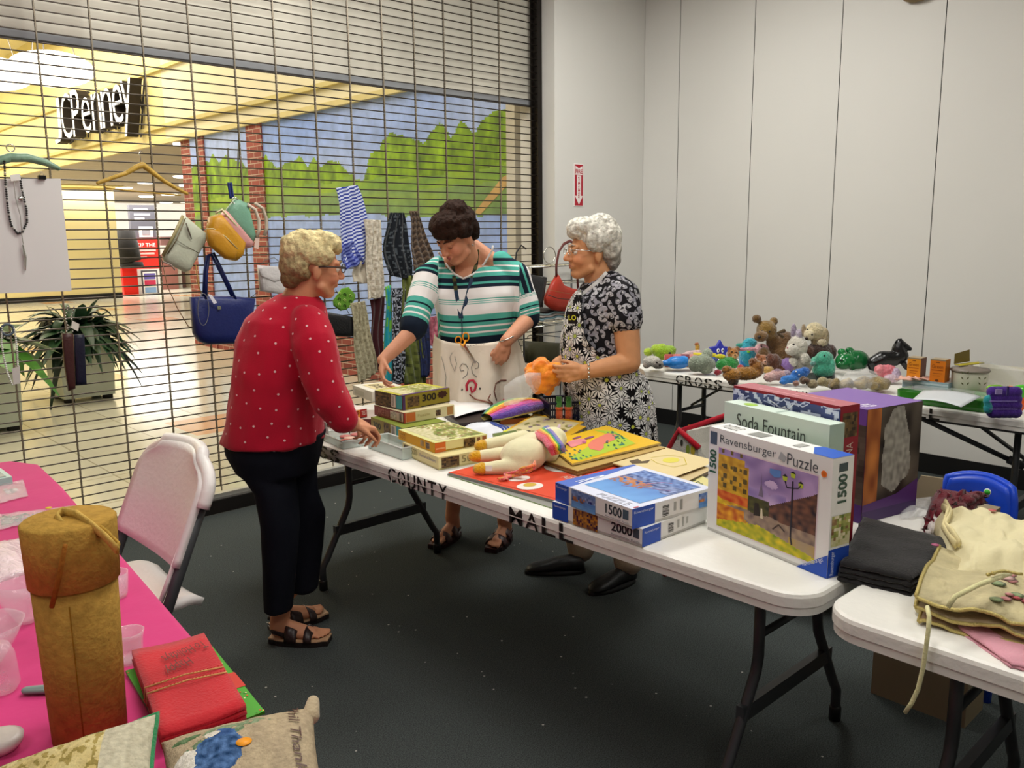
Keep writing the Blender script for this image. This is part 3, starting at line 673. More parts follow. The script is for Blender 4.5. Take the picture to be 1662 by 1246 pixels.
def head(mb, c, f, u, neck, col, sz=1., nr=.05):
    """skull, jaw, cheeks, nose, lips, ears and neck as one set of solids"""
    f = V(f).normalized(); u = V(u); u = (u-f*u.dot(f)).normalized(); s = u.cross(f)
    R = Matrix((f, s, u)).transposed(); P = lambda a, b, h: V(c)+(f*a+s*b+u*h)*sz
    E = lambda p, r: mb.ell(P(*p), tuple(x*sz for x in r), col, 18, 12, R)
    E((-.012, 0, .028), (.096, .074, .082)); E((.026, 0, -.02), (.066, .064, .088)); E((.058, 0, -.092), (.030, .034, .024)); E((.03, 0, -.078), (.05, .05, .03))
    for b in (-1, 1):
        E((.062, .034*b, -.036), (.028, .027, .028)); E((-.006, .073*b, -.014), (.017, .009, .031)); E((-.010, .069*b, -.036), (.010, .007, .012))
        mb.cap(P(.088, .014*b, .020), P(.078, .046*b, .018), .010*sz, .009*sz, col, 8); mb.cap(P(.02, .05*b, -.07), P(.055, .02*b, -.095), .020*sz, .016*sz, col, 10)
        E((.086, .031*b, .006), (.010, .016, .008)); E((.103, .012*b, -.036), (.010, .008, .007))
    mb.cap(P(.090, 0, .008), P(.112, 0, -.030), .008*sz, .0125*sz, col, 10)
    mb.cap(P(.084, -.018, -.062), P(.084, .018, -.062), .009*sz, .009*sz, col, 8); mb.cap(P(.090, -.012, -.0575), P(.090, .012, -.0575), .0055*sz, .0055*sz, col, 8); mb.cap(P(.089, -.011, -.067), P(.089, .011, -.067), .0062*sz, .0062*sz, col, 8)
    mb.cap(P(-.018, 0, -.05), V(neck), nr*sz, nr*1.15*sz, col, 16); return P, R
def cutaway(ob, test):
    import bmesh
    M0 = world(ob); bm = bmesh.new(); bm.from_mesh(ob.data)
    bmesh.ops.delete(bm, geom=[f for f in bm.faces if test(M0 @ f.calc_center_median())], context='FACES'); bm.to_mesh(ob.data); bm.free()
def inpoly(x, y, P_):
    c = False
    for i in range(len(P_)):
        (a, b), (d, e) = P_[i], P_[i-1]
        if (b > y) != (e > y) and x < (d-a)*(y-b)/(e-b)+a: c = not c
    return c
def to_px(c):
    q = CR.transposed() @ (c-CAM0); return CX-FPX*q.x/q.z, CY+FPX*q.y/q.z
def face(parent, P, R, sz, eye='#5b4636', brow='#6b5040', lip='#b0605a', closed=False):
    for b in (-1, 1):
        m = MB(); m.ell(P(.0795, .031*b, -.002), (.0118*sz,)*3, '#e0d8ce' if not closed else '#b87c60', 14, 10); e = m.build('eye', PLAS if not closed else SKIN, parent); m = MB()
        if closed: m.chain([P(.0895, .022*b, -.010), P(.0915, .031*b, -.012), P(.087, .041*b, -.009)], [.0015*sz]*3, '#3a241c', 6); m.build('eyelash', SKIN, e); continue
        q = P(.0885, .0315*b, -.003); m.ell(q, (.0045*sz, .0062*sz, .0062*sz), eye, 12, 8, R); m.ell(q+R @ V((.0028*sz, 0, 0)), (.0025*sz, .0032*sz, .0032*sz), '#141010', 10, 6, R); m.build('iris', PLAS, e)
    for b in (-1, 1): m = MB(); m.chain([P(.098, .013*b, .020), P(.095, .03*b, .027), P(.082, .048*b, .022)], [.003*sz, .0032*sz, .002*sz], brow, 8); m.build('eyebrow', HAIR, parent)
    m = MB()
    m.chain([P(.0875, -.021, -.0625), P(.0935, -.006, -.0590), P(.0935, .006, -.0590), P(.0875, .021, -.0625)], [.0022*sz, .0042*sz, .0042*sz, .0022*sz], lip, 8)
    m.chain([P(.0875, -.019, -.0645), P(.0925, 0, -.0680), P(.0875, .019, -.0645)], [.002*sz, .0048*sz, .002*sz], lip, 8); m.build('lips', SKIN, parent)
def hairdo(parent, P, R, sz, blobs, col, seed=0, amp=.010, vox=.006, tips=None):
    m = MB()
    for p, r in blobs: m.ell(P(*p), tuple(x*sz for x in r), col, 18, 12, R)
    random.seed(seed); c0 = lin(col)
    def dp(c, n): q = c*1.; return amp*(mn.noise(q*26+V((seed, 0, 0)))+.7*mn.noise(V((q.x*60, q.y*60, q.z*22))))
    def cf(c, n):
        k = 1+.38*mn.noise(V((c.x*70, c.y*70, c.z*24)))+.18*mn.noise(c*200); t = tips and lin(tips)
        b = c0 if not t else tuple(c0[i]*(1-g)+t[i]*g for i, g in ((i, max(0, min(1, (c-P(0, 0, .01)).dot(R @ V((0, 0, 1)))*9+.5))) for i in range(3)))
        return tuple(max(.002, x*k) for x in b)
    return remesh(m, 'hair', HAIR, parent, vox, 1, cf, dp)
def scatter(ob, spacing, seed=1, test=None):
    """evenly spread points on a mesh, in the place's own coordinates"""
    M0 = world(ob); pts = []; idx = list(range(len(ob.data.vertices))); random.seed(seed); random.shuffle(idx); cell = {}
    for i in idx:
        v = ob.data.vertices[i]; c = M0 @ v.co
        k = tuple(int(math.floor(x/spacing)) for x in c); ok = True
        for dx in (-1, 0, 1):
            for dy in (-1, 0, 1):
                for dz in (-1, 0, 1):
                    for q in cell.get((k[0]+dx, k[1]+dy, k[2]+dz), ()):
                        if (q-c).length < spacing: ok = False; break
        if ok and (not test or test(c, v.normal)): cell.setdefault(k, []).append(c); pts.append((c, v.normal.copy()))
    return pts
class Deco:
    """paint laid on a curved surface"""
    def __init__(s, ob): M0 = world(ob); s.t = BVHTree.FromPolygons([M0 @ v.co for v in ob.data.vertices], [tuple(p.vertices) for p in ob.data.polygons]); s.m = MB()
    def poly(s, c, n, pts, col, h=.001, rot=0):
        n = V(n); a = V((0, 0, 1)); a = a-n*a.dot(n); a = a.normalized() if a.length > .05 else RT; b = a.cross(n); out = []
        for x, y in pts:
            xx = x*cos(rot)-y*sin(rot); yy = x*sin(rot)+y*cos(rot); q = V(c)+b*xx+a*yy; r = s.t.find_nearest(q)
            if r[0] is None: return
            nn = r[1] if r[1].dot(n) > 0 else -r[1]; out.append(r[0]+nn*h)
        s.m.poly(out, col)
def circ(r, n=8, x=0, y=0, q=1.): return [(x+r*cos(2*pi*k/n), y+r*q*sin(2*pi*k/n)) for k in range(n)]
def folds(sc, amp, dirz=1.): return lambda c, n: amp*(mn.noise(V((c.x*sc, c.y*sc, c.z*sc*dirz)))+.5*mn.noise(V((c.x*sc*2.3, c.y*sc*2.3, c.z*sc*2.3*dirz))))
def sandal(parent, heel, toe, wid, col='#2a1a18', sole='#1d1514', straps=((.30, .5), (.62, .75)), bed='#b99472', back=True):
    t = V(toe)-V(heel); L0 = t.length; t.normalize(); s = V((0, 0, 1)).cross(t)
    def W0(u): return wid*(.36+.14*sin(pi*u*.95)+.02*u)*(1 if u > .12 else .8)*(1 if u < .9 else .82)
    def o(z, k=1.): return [V(heel)+t*(L0*u)+s*W0(u)*k+V((0, 0, z)) for u in [i/12 for i in range(13)]]+[V(heel)+t*(L0*u)-s*W0(u)*k+V((0, 0, z)) for u in [i/12 for i in range(12, -1, -1)]]
    m = MB(); m.loft([o(.002), o(.020)], sole, smooth=False); m.build('sandal_sole', LEATH, parent)
    m = MB(); m.loft([o(.0205, .93), o(.026, .9)], bed, smooth=False); m.build('footbed', LEATH, parent)
    for a, b in straps:
        m = MB(); hh = .078-.045*a
        m.grid(lambda u, v: V(heel)+t*L0*(a+(b-a)*v)+s*W0(a+(b-a)*v)*1.03*cos(pi*u)+V((0, 0, .016+(hh-.02*(v))*sin(pi*u)**.7)), 14, 3, col, thick=-.003); m.build('sandal_strap', LEATH, parent)
    if back:
        m = MB(); m.tube([V(heel)+t*L0*.30+s*wid*.42+V((0, 0, .045)), V(heel)+t*L0*.1+s*wid*.36+V((0, 0, .055)), V(heel)-t*.008+V((0, 0, .058)), V(heel)+t*L0*.1-s*wid*.36+V((0, 0, .055)), V(heel)+t*L0*.3-s*wid*.42+V((0, 0, .045))], .009, col, sq=.35); m.build('heel_strap', LEATH, parent)
def foot(mb, heel, toe, ankle, col, w=.042):
    t = (V(toe)-V(heel)); L0 = t.length; t.normalize(); s = V((0, 0, 1)).cross(t); H = V(heel)
    mb.cap(V(ankle), H+t*.035+V((0, 0, .062)), .038, .036, col); mb.cap(H+t*.03+V((0, 0, .055)), H+t*.035+V((0, 0, .05)), .032, .032, col)
    mb.cap(H+t*.05+V((0, 0, .066)), H+t*L0*.72+V((0, 0, .042)), .031, .019, col); mb.cap(H+t*.06+s*.012+V((0, 0, .05)), H+t*L0*.74+s*w*.55+V((0, 0, .038)), .022, .015, col); mb.cap(H+t*.06-s*.012+V((0, 0, .05)), H+t*L0*.7-s*w*.6+V((0, 0, .037)), .022, .014, col)
    for i, (o, l) in enumerate(((.78, .95), (.36, .97), (.02, .94), (-.32, .90), (-.64, .85))):
        mb.cap(H+t*L0*.74+s*w*o*.85+V((0, 0, .038)), H+t*L0*l+s*w*o+V((0, 0, .034)), .0105 if i == 0 else .0078, .0095 if i == 0 else .0065, col, 8)
def body_color(base, cheeks):
    b = lin(base)
    def f(c, n):
        k = 1+.06*mn.noise(c*30); r = 0
        for p, rr in cheeks: d = (c-p).length/rr; r = max(r, math.exp(-d*d))
        return (b[0]*k*(1+.08*r), b[1]*k*(1-.16*r), b[2]*k*(1-.16*r))
    return f
# ---------------------------------------------------------------- woman in the red top
B1 = (1.50, 2.84); J = lambda x, y, o=0: onv(x, y, B1, o)
p1 = thing('person', 'woman in red dotted top and dark trousers leaning over the puzzle table', 'person', (1.5, 2.84, 0))
sk = '#c98c69'; m = MB()
f1 = (RT*.86+FH*.50+V((0, 0, -.10))).normalized(); hc = J(508, 432, 0)
P, R = head(m, hc, f1, V((0, 0, 1))+RT*.10, J(482, 492, 0), sk, .98, .054)
Sil(B1, [(440, 505, 492, 0, .06), (405, 515, 530, 0, .12), (400, 505, 600, 0, .13), (390, 505, 700, 0, .12)]).solid(m, sk)
for (o, hx) in ((-.07, 0), (.07, 38)):
    m.chain([J(440+hx, 720, o), J(455+hx*.95, 830, o)], [.055, .045], sk)
ha, hb = onz(440, 1040, 0), onz(548, 1043, 0); hb = ha+(hb-ha).normalized()*.235
ga, gb = onz(440, 1024, 0), onz(512, 1004, 0); gb = ga+(gb-ga).normalized()*.235
an, af = ha+(hb-ha).normalized()*.045+V((0, 0, .12)), ga+(gb-ga).normalized()*.045+V((0, 0, .12))
m.chain([J(455, 830, -.07), J(450, 930, -.06), an], [.055, .05, .036], sk); m.chain([J(497, 830, .07), J(488, 930, .08), af], [.055, .05, .036], sk)
foot(m, ha, hb, an, sk); foot(m, ga, gb, af, sk)
arm1 = [J(506, 545, -.16), J(530, 640, -.19), J(572, 689, -.10)]
m.chain(arm1, [.055, .042, .029], sk); hand(m, arm1[2], RT*.55+V((0, 0, -.22))+FH*.5, V((0, 0, -1))-RT*.1, -1, (40, 45, 30), col=sk, size=.92)
arm2 = [J(512, 545, .17), J(538, 635, .17), J(566, 676, .06)]
m.chain(arm2, [.052, .04, .028], sk); hand(m, arm2[2], RT*.6+V((0, 0, -.35))-FH*.3, V((0, 0, -1)), 1, (38, 40, 30), col=sk, size=.92)
ck = [(P(.07, s*.04, -.035), .03) for s in (-1, 1)]+[(P(.112, 0, -.03), .014)]
remesh(m, 'body', SKIN, p1, .005, 3, body_color(sk, ck)); face(p1, P, R, .98, brow='#9c8260')
hairdo(p1, P, R, .98, [((-.03, 0, .055), (.098, .092, .076)), ((.018, 0, .088), (.082, .078, .045)), ((-.062, 0, .0), (.060, .083, .072)), ((-.078, 0, -.042), (.036, .06, .045)), ((.072, 0, .075), (.034, .056, .028)), ((.005, .07, .045), (.05, .022, .045)), ((.005, -.07, .045), (.05, .022, .045))], '#7a6544', 4, .009, .006, '#ddcb98')
m = MB()          # glasses
for b in (-1, 1):
    m.tube([P(.105, .033*b+.022*cos(2*pi*k/16), .002+.016*sin(2*pi*k/16)) for k in range(16)], .0018, '#2a211d', 6, closed=True)
    m.tube([P(.105, .055*b, .008), P(.07, .078*b, .008), P(-.005, .082*b, .004)], .0026, '#2a211d', 6)
m.tube([P(.105, -.012, .006), P(.114, 0, .010), P(.105, .012, .006)], .0016, '#2a211d', 6); m.build('glasses', PLAS, p1)
S1 = Sil(B1, [(452, 512, 478, 0, .075), (424, 524, 492, 0, .12), (402, 530, 515, 0, .175), (388, 533, 550, 0, .205), (383, 530, 590, 0, .215), (378, 527, 630, 0, .21), (369, 525, 675, 0, .21), (360, 527, 713, 0, .215)])
m = MB(); S1.solid(m, '#b5122e')
m.chain([J(500, 528, -.12), J(510, 560, -.17), J(521, 612, -.185), J(534, 648, -.19), J(556, 680, -.165)], [.072, .080, .072, .064, .053], '#b5122e')
m.chain([J(505, 528, .12), J(520, 575, .17), J(538, 635, .17), J(554, 662, .12)], [.07, .075, .060, .048], '#b5122e')
sh = remesh(m, 'top', mat('red_jersey', rough=.85, spec=.15, bump=(220, .2, .004), sheen=.15), p1, .008, 5, None, folds(9, .009, .7))
D = Deco(sh)
for c, n in scatter(sh, .05, 2): D.poly(c, n, circ(.0045, 6), '#e9b9bb', .0012)
D.m.build('dots', MATTE, sh)
nk = [J(452, 476, 0).lerp(J(512, 478, 0), 0)]
m = MB()
S2 = Sil(B1, [(366, 527, 700, 0, .20), (369, 520, 730, 0, .195), (386, 513, 760, 0, .17)]); S2.solid(m, '#14161f')
Sil(B1, [(380, 470, 745, -.07, .105), (415, 480, 795, -.07, .095), (423, 484, 850, -.07, .085), (425, 480, 910, -.06, .08), (428, 474, 990, -.05, .072)]).solid(m, '#14161f')
Sil(B1, [(430, 514, 745, .09, .10), (440, 517, 795, .09, .09), (455, 529, 830, .09, .085), (462, 525, 885, .09, .08), (472, 515, 953, .10, .075)]).solid(m, '#14161f')
remesh(m, 'trousers', mat('dark_trousers', rough=.85, spec=.15, bump=(150, .2, .004)), p1, .008, 5, None, folds(6, .010, .35))
sandal(p1, ha, hb, .098); sandal(p1, ga, gb, .098)
m = MB(); m.tube([arm1[2]+V((cos(a)*.034, 0, 0))*0+(RT*sin(a)*.01+FH*cos(a)*.031+V((0, 0, sin(a)*.031))) for a in [2*pi*k/14 for k in range(14)]], .003, '#8e8a84', closed=True); m.build('bracelet', CHROME, p1)
# ---------------------------------------------------------------- woman in the striped top
B2 = (2.78, 3.22); J = lambda x, y, o=0: onv(x, y, B2, o)
p2 = thing('person', 'dark haired woman in teal striped top and white apron reaching across the table', 'person', (2.72, 3.16, 0))
sk = '#c58a6b'; m = MB()
f2 = (-RT*.62-FH*.66+V((0, 0, -.52))).normalized(); hc = J(741, 384, -.10)
P, R = head(m, hc, f2, V((0, 0, 1))-RT*.2-FH*.25, J(764, 440, .04), sk, 1.02, .056)
Sil(B2, [(730, 790, 430, .02, .07), (716, 808, 445, .015, .098), (716, 818, 468, .012, .115), (722, 826, 530, 0, .12), (722, 840, 600, 0, .12)]).solid(m, sk)
q1, q2 = onz(742, 868, 0), onz(824, 872, 0)
r1, r2 = onz(716, 884, 0), onz(800, 894, 0); r1 = q1+(r1-q1).normalized()*.235; r2 = q2+(r2-q2).normalized()*.235
m.cap(J(768, 404, .03), J(812, 434, .03), .05, .045, sk); m.cap(J(752, 408, .02), J(714, 438, .0), .048, .04, sk)
e1, e2 = q1+(r1-q1).normalized()*.045+V((0, 0, .12)), q2+(r2-q2).normalized()*.045+V((0, 0, .12))
m.chain([J(750, 600, 0), J(746, 730, -.03), e1], [.085, .055, .036], sk); m.chain([J(815, 600, 0), J(822, 730, 0), e2], [.085, .055, .036], sk)
foot(m, q1, r1, e1, sk); foot(m, q2, r2, e2, sk)
armL = [J(698, 456, -.04), J(672, 535, -.20), J(622, 584, -.34)]
m.chain([armL[0], J(683, 492, -.115), armL[1], armL[2]], [.042, .045, .043, .029], sk); hand(m, armL[2], V((-.42, -.45, -.75)), V((.35, -.55, -.3)), 1, (18, 34, 26), thumb=30, col=sk)
armR = [J(838, 452, .02), J(857, 518, -.02), J(822, 553, -.30)]
m.chain([armR[0], J(850, 490, .0), armR[1], armR[2]], [.045, .045, .044, .030], sk); hand(m, armR[2], -RT*.42+V((0, 0, -.9))-FH*.1, FH*.9-RT*.3, 1, (45, 62, 50), col=sk)
remesh(m, 'body', SKIN, p2, .005, 3, body_color(sk, [(P(.07, s*.04, -.035), .03) for s in (-1, 1)]+[(P(.112, 0, -.03), .016)])); face(p2, P, R, 1.02, brow='#4a332a', lip='#a04a4a', closed=True)
hairdo(p2, P, R, 1.02, [((-.025, 0, .06), (.105, .096, .082)), ((.03, 0, .090), (.085, .085, .052)), ((-.068, 0, .01), (.058, .086, .075)), ((-.075, 0, -.03), (.04, .06, .04)), ((.085, .01, .068), (.032, .062, .030)), ((.06, .05, .06), (.04, .035, .035)), ((.0, .078, .04), (.05, .022, .042)), ((.0, -.076, .045), (.045, .022, .04)), ((-.04, 0, .105), (.07, .075, .06))], '#150b07', 8, .008, .006, '#2b1a12')
m = MB()
for b in (-1, 1): m.ell(P(-.003, .082*b, -.045), (.004, .004, .006), '#d8d8d8')
m.build('earring', CHROME, p2)
def stripes():
    mt = bpy.data.materials.new('striped_knit'); N, L, B = nodes(mt); a = N.new('ShaderNodeAttribute'); a.attribute_name = 'S'
    r = N.new('ShaderNodeValToRGB'); r.color_ramp.interpolation = 'CONSTANT'; L.new(a.outputs['Fac'], r.inputs[0]); L.new(r.outputs[0], B.inputs['Base Color'])
    W_, T_, K_ = '#e6e2e0', '#4fa596', '#16202f'
    seq = [(0, W_), (.03, T_), (.10, K_), (.13, T_), (.17, W_), (.185, T_), (.225, W_), (.24, T_), (.28, K_), (.33, T_), (.355, K_), (.39, W_), (.50, T_), (.51, W_), (.52, T_), (.53, W_), (.54, T_), (.55, W_), (.66, T_), (.715, K_), (.735, T_), (.77, W_), (.79, T_), (.83, W_), (.85, T_), (.885, K_)]
    el = r.color_ramp.elements
    while len(el) < len(seq): el.new(.5)
    for e, (p, c) in zip(el, seq): e.position = p
    for e, (p, c) in zip(sorted(el, key=lambda e: e.position), seq): e.color = (*lin(c), 1)
    nz = N.new('ShaderNodeTexNoise'); nz.inputs['Scale'].default_value = 240; tc = N.new('ShaderNodeTexCoord'); L.new(tc.outputs['Object'], nz.inputs['Vector'])
    bp = N.new('ShaderNodeBump'); bp.inputs['Strength'].default_value = .25; L.new(nz.outputs[0], bp.inputs['Height']); L.new(bp.outputs[0], B.inputs['Normal']); B.inputs['Roughness'].default_value = .88; B.inputs['Specular IOR Level'].default_value = .15; return mt
S3 = Sil(B2, [(752, 772, 447, .03, .05), (722, 800, 432, .03, .055)][1:]+[(700, 822, 437, .02, .10), (695, 842, 452, .02, .13), (697, 842, 475, .01, .165), (706, 836, 500, 0, .18), (710, 836, 525, 0, .19), (711, 842, 552, 0, .195), (712, 850, 582, 0, .19)])
m = MB(); S3.solid(m, '#4fa596')
m.chain([J(712, 432, 0), J(696, 452, -.04), J(682, 490, -.12), J(672, 530, -.20)], [.055, .074, .070, .066], '#4fa596')
m.chain([J(812, 425, .03), J(838, 450, .02), J(850, 490, .0), J(855, 515, -.02)], [.055, .08, .074, .066], '#4fa596')
sL, sR = J(700, 440, -.03), J(826, 430, .03); dL = (J(672, 535, -.22)-sL).normalized(); dR = (J(856, 522, -.02)-sR).normalized()
zt2 = J(760, 405, 0).z; zb2 = J(760, 556, 0).z
def sattr(c):
    px = (c-V((B2[0], B2[1], 0))).dot(RT); z = (zt2-c.z)/(zt2-zb2)-.16*max(0, 1-abs(px)/.2)*0+.012*sin(px*14)
    a = (c-sL); b = (c-sR)
    if px < -.165-.02: q = a.dot(dL); return min(.99, max(.05, .30+q*2.0))
    if px > .19+.02: q = b.dot(dR); s = (b-dR*q).dot(RT); return min(.99, max(.04, .06+(s+.07)*2.3)) if q < .17 else min(.99, .50+(q-.17)*3.6)
    return min(.99, max(.04, z))
sh = remesh(m, 'top', stripes(), p2, .006, 5, None, folds(8, .009, .8), sattr)
DT = Deco(sh); DB = Deco([o for o in p2.children if o.name.startswith('body')][0])
VN = [(716, 411), (724, 428), (738, 443), (752, 451), (768, 444), (784, 428), (800, 402), (798, 380), (716, 380)]
cutaway(sh, lambda c: inpoly(*to_px(c), VN) and (c-V((*B2, 0))).dot(FH) < .03)
cutaway(sh, lambda c: (c-(J(757, 428, .02))).length < .11 and (c-V((*B2, 0))).dot(FH) > .0 and inpoly(*to_px(c), VN+[(700, 300), (800, 300)][:0]) and c.z > J(757, 447, 0).z and inpoly(*to_px(c), [(722, 380), (722, 440), (796, 440), (796, 380)]))
S4 = Sil(B2, [(714, 850, 575, 0, .17), (722, 852, 640, 0, .17), (728, 846, 700, 0, .16)])
m = MB(); S4.solid(m, '#cfc9c4'); m.chain([J(750, 680, 0), J(744, 770, -.01)], [.09, .072], '#cfc9c4'); m.chain([J(818, 680, 0), J(822, 770, .01)], [.09, .072], '#cfc9c4')
remesh(m, 'trousers', CLOTH, p2, .009, 4, lambda c, n: '#c9c4c2', folds(6, .008, .4))
ap = Sil(B2, [(710, 838, 538, -.015, .205), (709, 846, 560, -.02, .21), (712, 854, 600, -.03, .225), (712, 858, 645, -.03, .235), (716, 858, 700, -.03, .235)])
m = MB(); A0, A1 = rad(186), rad(336)
def apf(u, v):
    y = 540+158*v+9*sin(pi*u)*(1-v); a = A0+(A1-A0)*u+(.20*v*(2*u-1)); return ap.at(y, a, .012+.022*v**.7*sin(u*30+2*sin(v*3))+.007*sin(u*57+v*5)*v)
m.grid(apf, 60, 30, '#e4d9c8', thick=.003); a2 = m.build('apron', mat('cream_cotton', rough=.9, spec=.12, bump=(60, .3, .006), var=(5, .04)), p2); D = Deco(a2)
def AP(px, py): q = onv(px, py, B2, -.22); return D.t.ray_cast(CAM0, (q-CAM0).normalized())
def sw(pts, w, col):
    P3 = []
    for x, y in pts:
        h = AP(x, y)
        if h[0] is not None: P3.append(h[0]-(h[0]-CAM0).normalized()*.0035)
    if len(P3) > 1: D.m.tube(P3, w, col, 6)
def spiral(cx, cy, r, turns, s0, tail=None, n=26):
    return [(cx+r*(1-.75*k/n)*cos(s0+turns*2*pi*k/n), cy+r*(1-.75*k/n)*1.1*sin(s0+turns*2*pi*k/n)) for k in range(n)]
sw([(751, 614), (758, 608), (760, 598), (756, 591), (750, 590), (746, 596), (748, 602), (753, 601)], .0016, '#6d6a66')
sw([(774, 612), (767, 606), (765, 596), (768, 588), (773, 586), (777, 590), (776, 597), (771, 598)], .0016, '#6d6a66')
sw([(734, 572), (730, 580), (732, 590), (738, 602), (741, 590), (738, 578)], .0014, '#8c8882'); sw([(722, 640), (724, 612), (720, 590), (716, 578)], .0014, '#8c8882')
sw([(758, 634), (757, 625), (761, 618), (768, 617), (773, 624), (771, 632), (766, 637), (764, 628)], .006, '#b5243c')
sw([(806, 650), (802, 635), (805, 622), (813, 617), (822, 617)], .003, '#6a4032'); sw([(812, 656), (818, 648), (826, 650)], .005, '#b5243c'); sw([(796, 640), (792, 648), (800, 655)], .003, '#8a5040')
sw([(762, 640), (772, 648), (790, 652), (800, 656)], .003, '#8a5040'); sw([(749, 632), (751, 633)], .005, '#3a3c34'); sw([(778, 630), (780, 631)], .005, '#3a3c34')
for i, c in enumerate('ELIZETTA'):
    vs, fs = glyphs(c); x0 = 754+i*4.3; o = []
    for x, y in vs: h = AP(x0+3.4*x, 563-i*.75-6*y); o.append(h[0]-(h[0]-CAM0).normalized()*.007 if h[0] is not None else V(onv(x0, 560, B2, -.25)))
    D.m.add(o, fs, '#6a5a4a')
D.m.build('embroidery', MATTE, a2)
DA = D
m = MB()          # lanyard
l1 = [(735, 432), (737, 450), (741, 478), (748, 516)]; l2 = [(775, 405), (773, 430), (764, 458), (756, 490), (749, 516)]
def TP(px, py, k=.004):
    q = onv(px, py, B2, -.2); d_ = (q-CAM0).normalized(); hs = [x[0] for x in (DT.t.ray_cast(CAM0, d_), DB.t.ray_cast(CAM0, d_) if py < 460 else (None,), DA.t.ray_cast(CAM0, d_)) if x[0] is not None]
    h = min(hs, key=lambda c: (c-CAM0).length) if hs else onv(px, py, B2, -.08)
    return h-d_*k
cm = MB(); cps = []
for x, y in [(712, 408), (717, 415), (725, 428), (738, 443), (752, 450), (768, 443), (785, 427), (799, 404), (800, 396)]: cps.append(TP(x, y+2, .001))
cm.tube(cps, .005, '#e6e2e0', 8); cm.build('collar', CLOTH, p2)
for L0 in (l1, l2):
    pts = [TP(*a) for a in L0]; P3 = []
    for a, b in zip(pts, pts[1:]): P3 += [a.lerp(b, i/4) for i in range(4)]
    P3.append(pts[-1])
    for i in range(len(P3)-1):
        a, b = P3[i], P3[i+1]; d = (b-a).normalized(); s = d.cross(FH).normalized()*.009
        m.add([a-s, b-s, b+s, a+s, a-s+FH*.002, b-s+FH*.002, b+s+FH*.002, a+s+FH*.002], [(0, 1, 2, 3), (7, 6, 5, 4), (0, 4, 5, 1), (3, 2, 6, 7)], '#2b3c52' if i > 6 else ('#23261f' if i % 2 else '#4b4a2a'))
m.tube([TP(749, 516, .006), TP(750, 530, .008), TP(750, 546, .012)], .0022, '#22304a'); m.build('lanyard', CLOTH, p2)
sc = thing('scissors', 'small scissors with orange handles hanging from the striped woman\'s lanyard', 'scissors', TP(751, 560, .02)); m = MB()
c1, c2 = TP(756, 547, .02), TP(744, 552, .02); rr = .0165
for c, q in ((c1, 1.25), (c2, 1.05)): m.tube([c+RT*rr*cos(a)*.85+V((0, 0, rr*q*sin(a))) for a in [2*pi*k/16 for k in range(16)]], .0036, '#f0a020', 7, closed=True)
m.cap(c1+V((0, 0, -.016)), TP(753, 559, .02), .005, .005, '#f0a020', 8); m.cap(c2+V((0, 0, -.012)), TP(752, 561, .02), .005, .005, '#f0a020', 8); m.build('handle', PLAS, sc)
m = MB(); m.prism([TP(751, 560, .021), TP(756, 561, .021), TP(773, 589, .021), TP(771, 590, .021)], FH*.002, '#8b8c8e'); m.prism([TP(753, 562, .018), TP(756, 560, .018), TP(774, 588, .018)], FH*.002, '#6b6c6e'); m.build('blade', CHROME, sc)
for a, b in ((q1, r1), (q2, r2)): sandal(p2, a, b, .10, '#3a1a1c', '#2a1416', ((.28, .44), (.60, .76)), '#4b2a24')
m = MB()
for a in (armR[2],): m.tube([a+(RT*cos(t)*.033+V((0, 0, .012*cos(t)+.01))+FH*sin(t)*.033) for t in [2*pi*k/16 for k in range(16)]], .003, '#d9d2cc', closed=True)
m.build('bracelet', CHROME, p2)
# ---------------------------------------------------------------- woman in the daisy apron
B3 = (2.86, 2.50); J = lambda x, y, o=0: onv(x, y, B3, o)
p3 = thing('person', 'white haired woman in daisy print apron holding orange cloth behind the table', 'person', (2.86, 2.5, 0))
sk = '#cf9468'; m = MB()
f3 = (-RT*.95-FH*.22+V((0, 0, .02))).normalized(); hc = J(960, 408, 0)
P, R = head(m, hc, f3, V((0, 0, 1)), J(975, 468, .01), sk, 1.04, .056)
Sil(B3, [(950, 1000, 462, 0, .06), (940, 1015, 495, 0, .12), (935, 1018, 560, 0, .12), (935, 1030, 650, 0, .12)]).solid(m, sk)
armN = [J(1012, 492, -.15), J(1022, 588, -.20), J(950, 603, -.24)]
m.chain([armN[0], armN[0].lerp(armN[1], .6), armN[1]], [.062, .055, .047], sk); m.chain([armN[1], armN[1].lerp(armN[2], .4), armN[2]], [.047, .044, .031], sk)
hand(m, armN[2], -RT*.93+V((0, 0, -.10)), FH*.85-RT*.2, -1, (28, 42, 30), thumb=35, col=sk)
armF = [J(975, 490, .15), J(940, 575, .20), J(906, 590, -.02)]
m.chain(armF, [.055, .044, .030], sk); hand(m, armF[2], -RT*.5+V((0, 0, -.35))-FH*.6, V((0, 0, -1))-RT*.2, 1, (30, 42, 30), col=sk)
s1, s2 = onz(942, 922, 0), onz(1020, 945, 0)
m.chain([J(960, 640, .06), J(930, 780, .06), s1+V((0, 0, .1))], [.08, .055, .04], sk); m.chain([J(1015, 640, -.04), J(1018, 790, -.03), s2+V((0, 0, .1))], [.08, .055, .04], sk)
remesh(m, 'body', SKIN, p3, .005, 3, body_color(sk, [(P(.07, s*.04, -.035), .03) for s in (-1, 1)]+[(P(.112, 0, -.03), .016)])); face(p3, P, R, 1.04, brow='#a89a8a', lip='#b8705f')
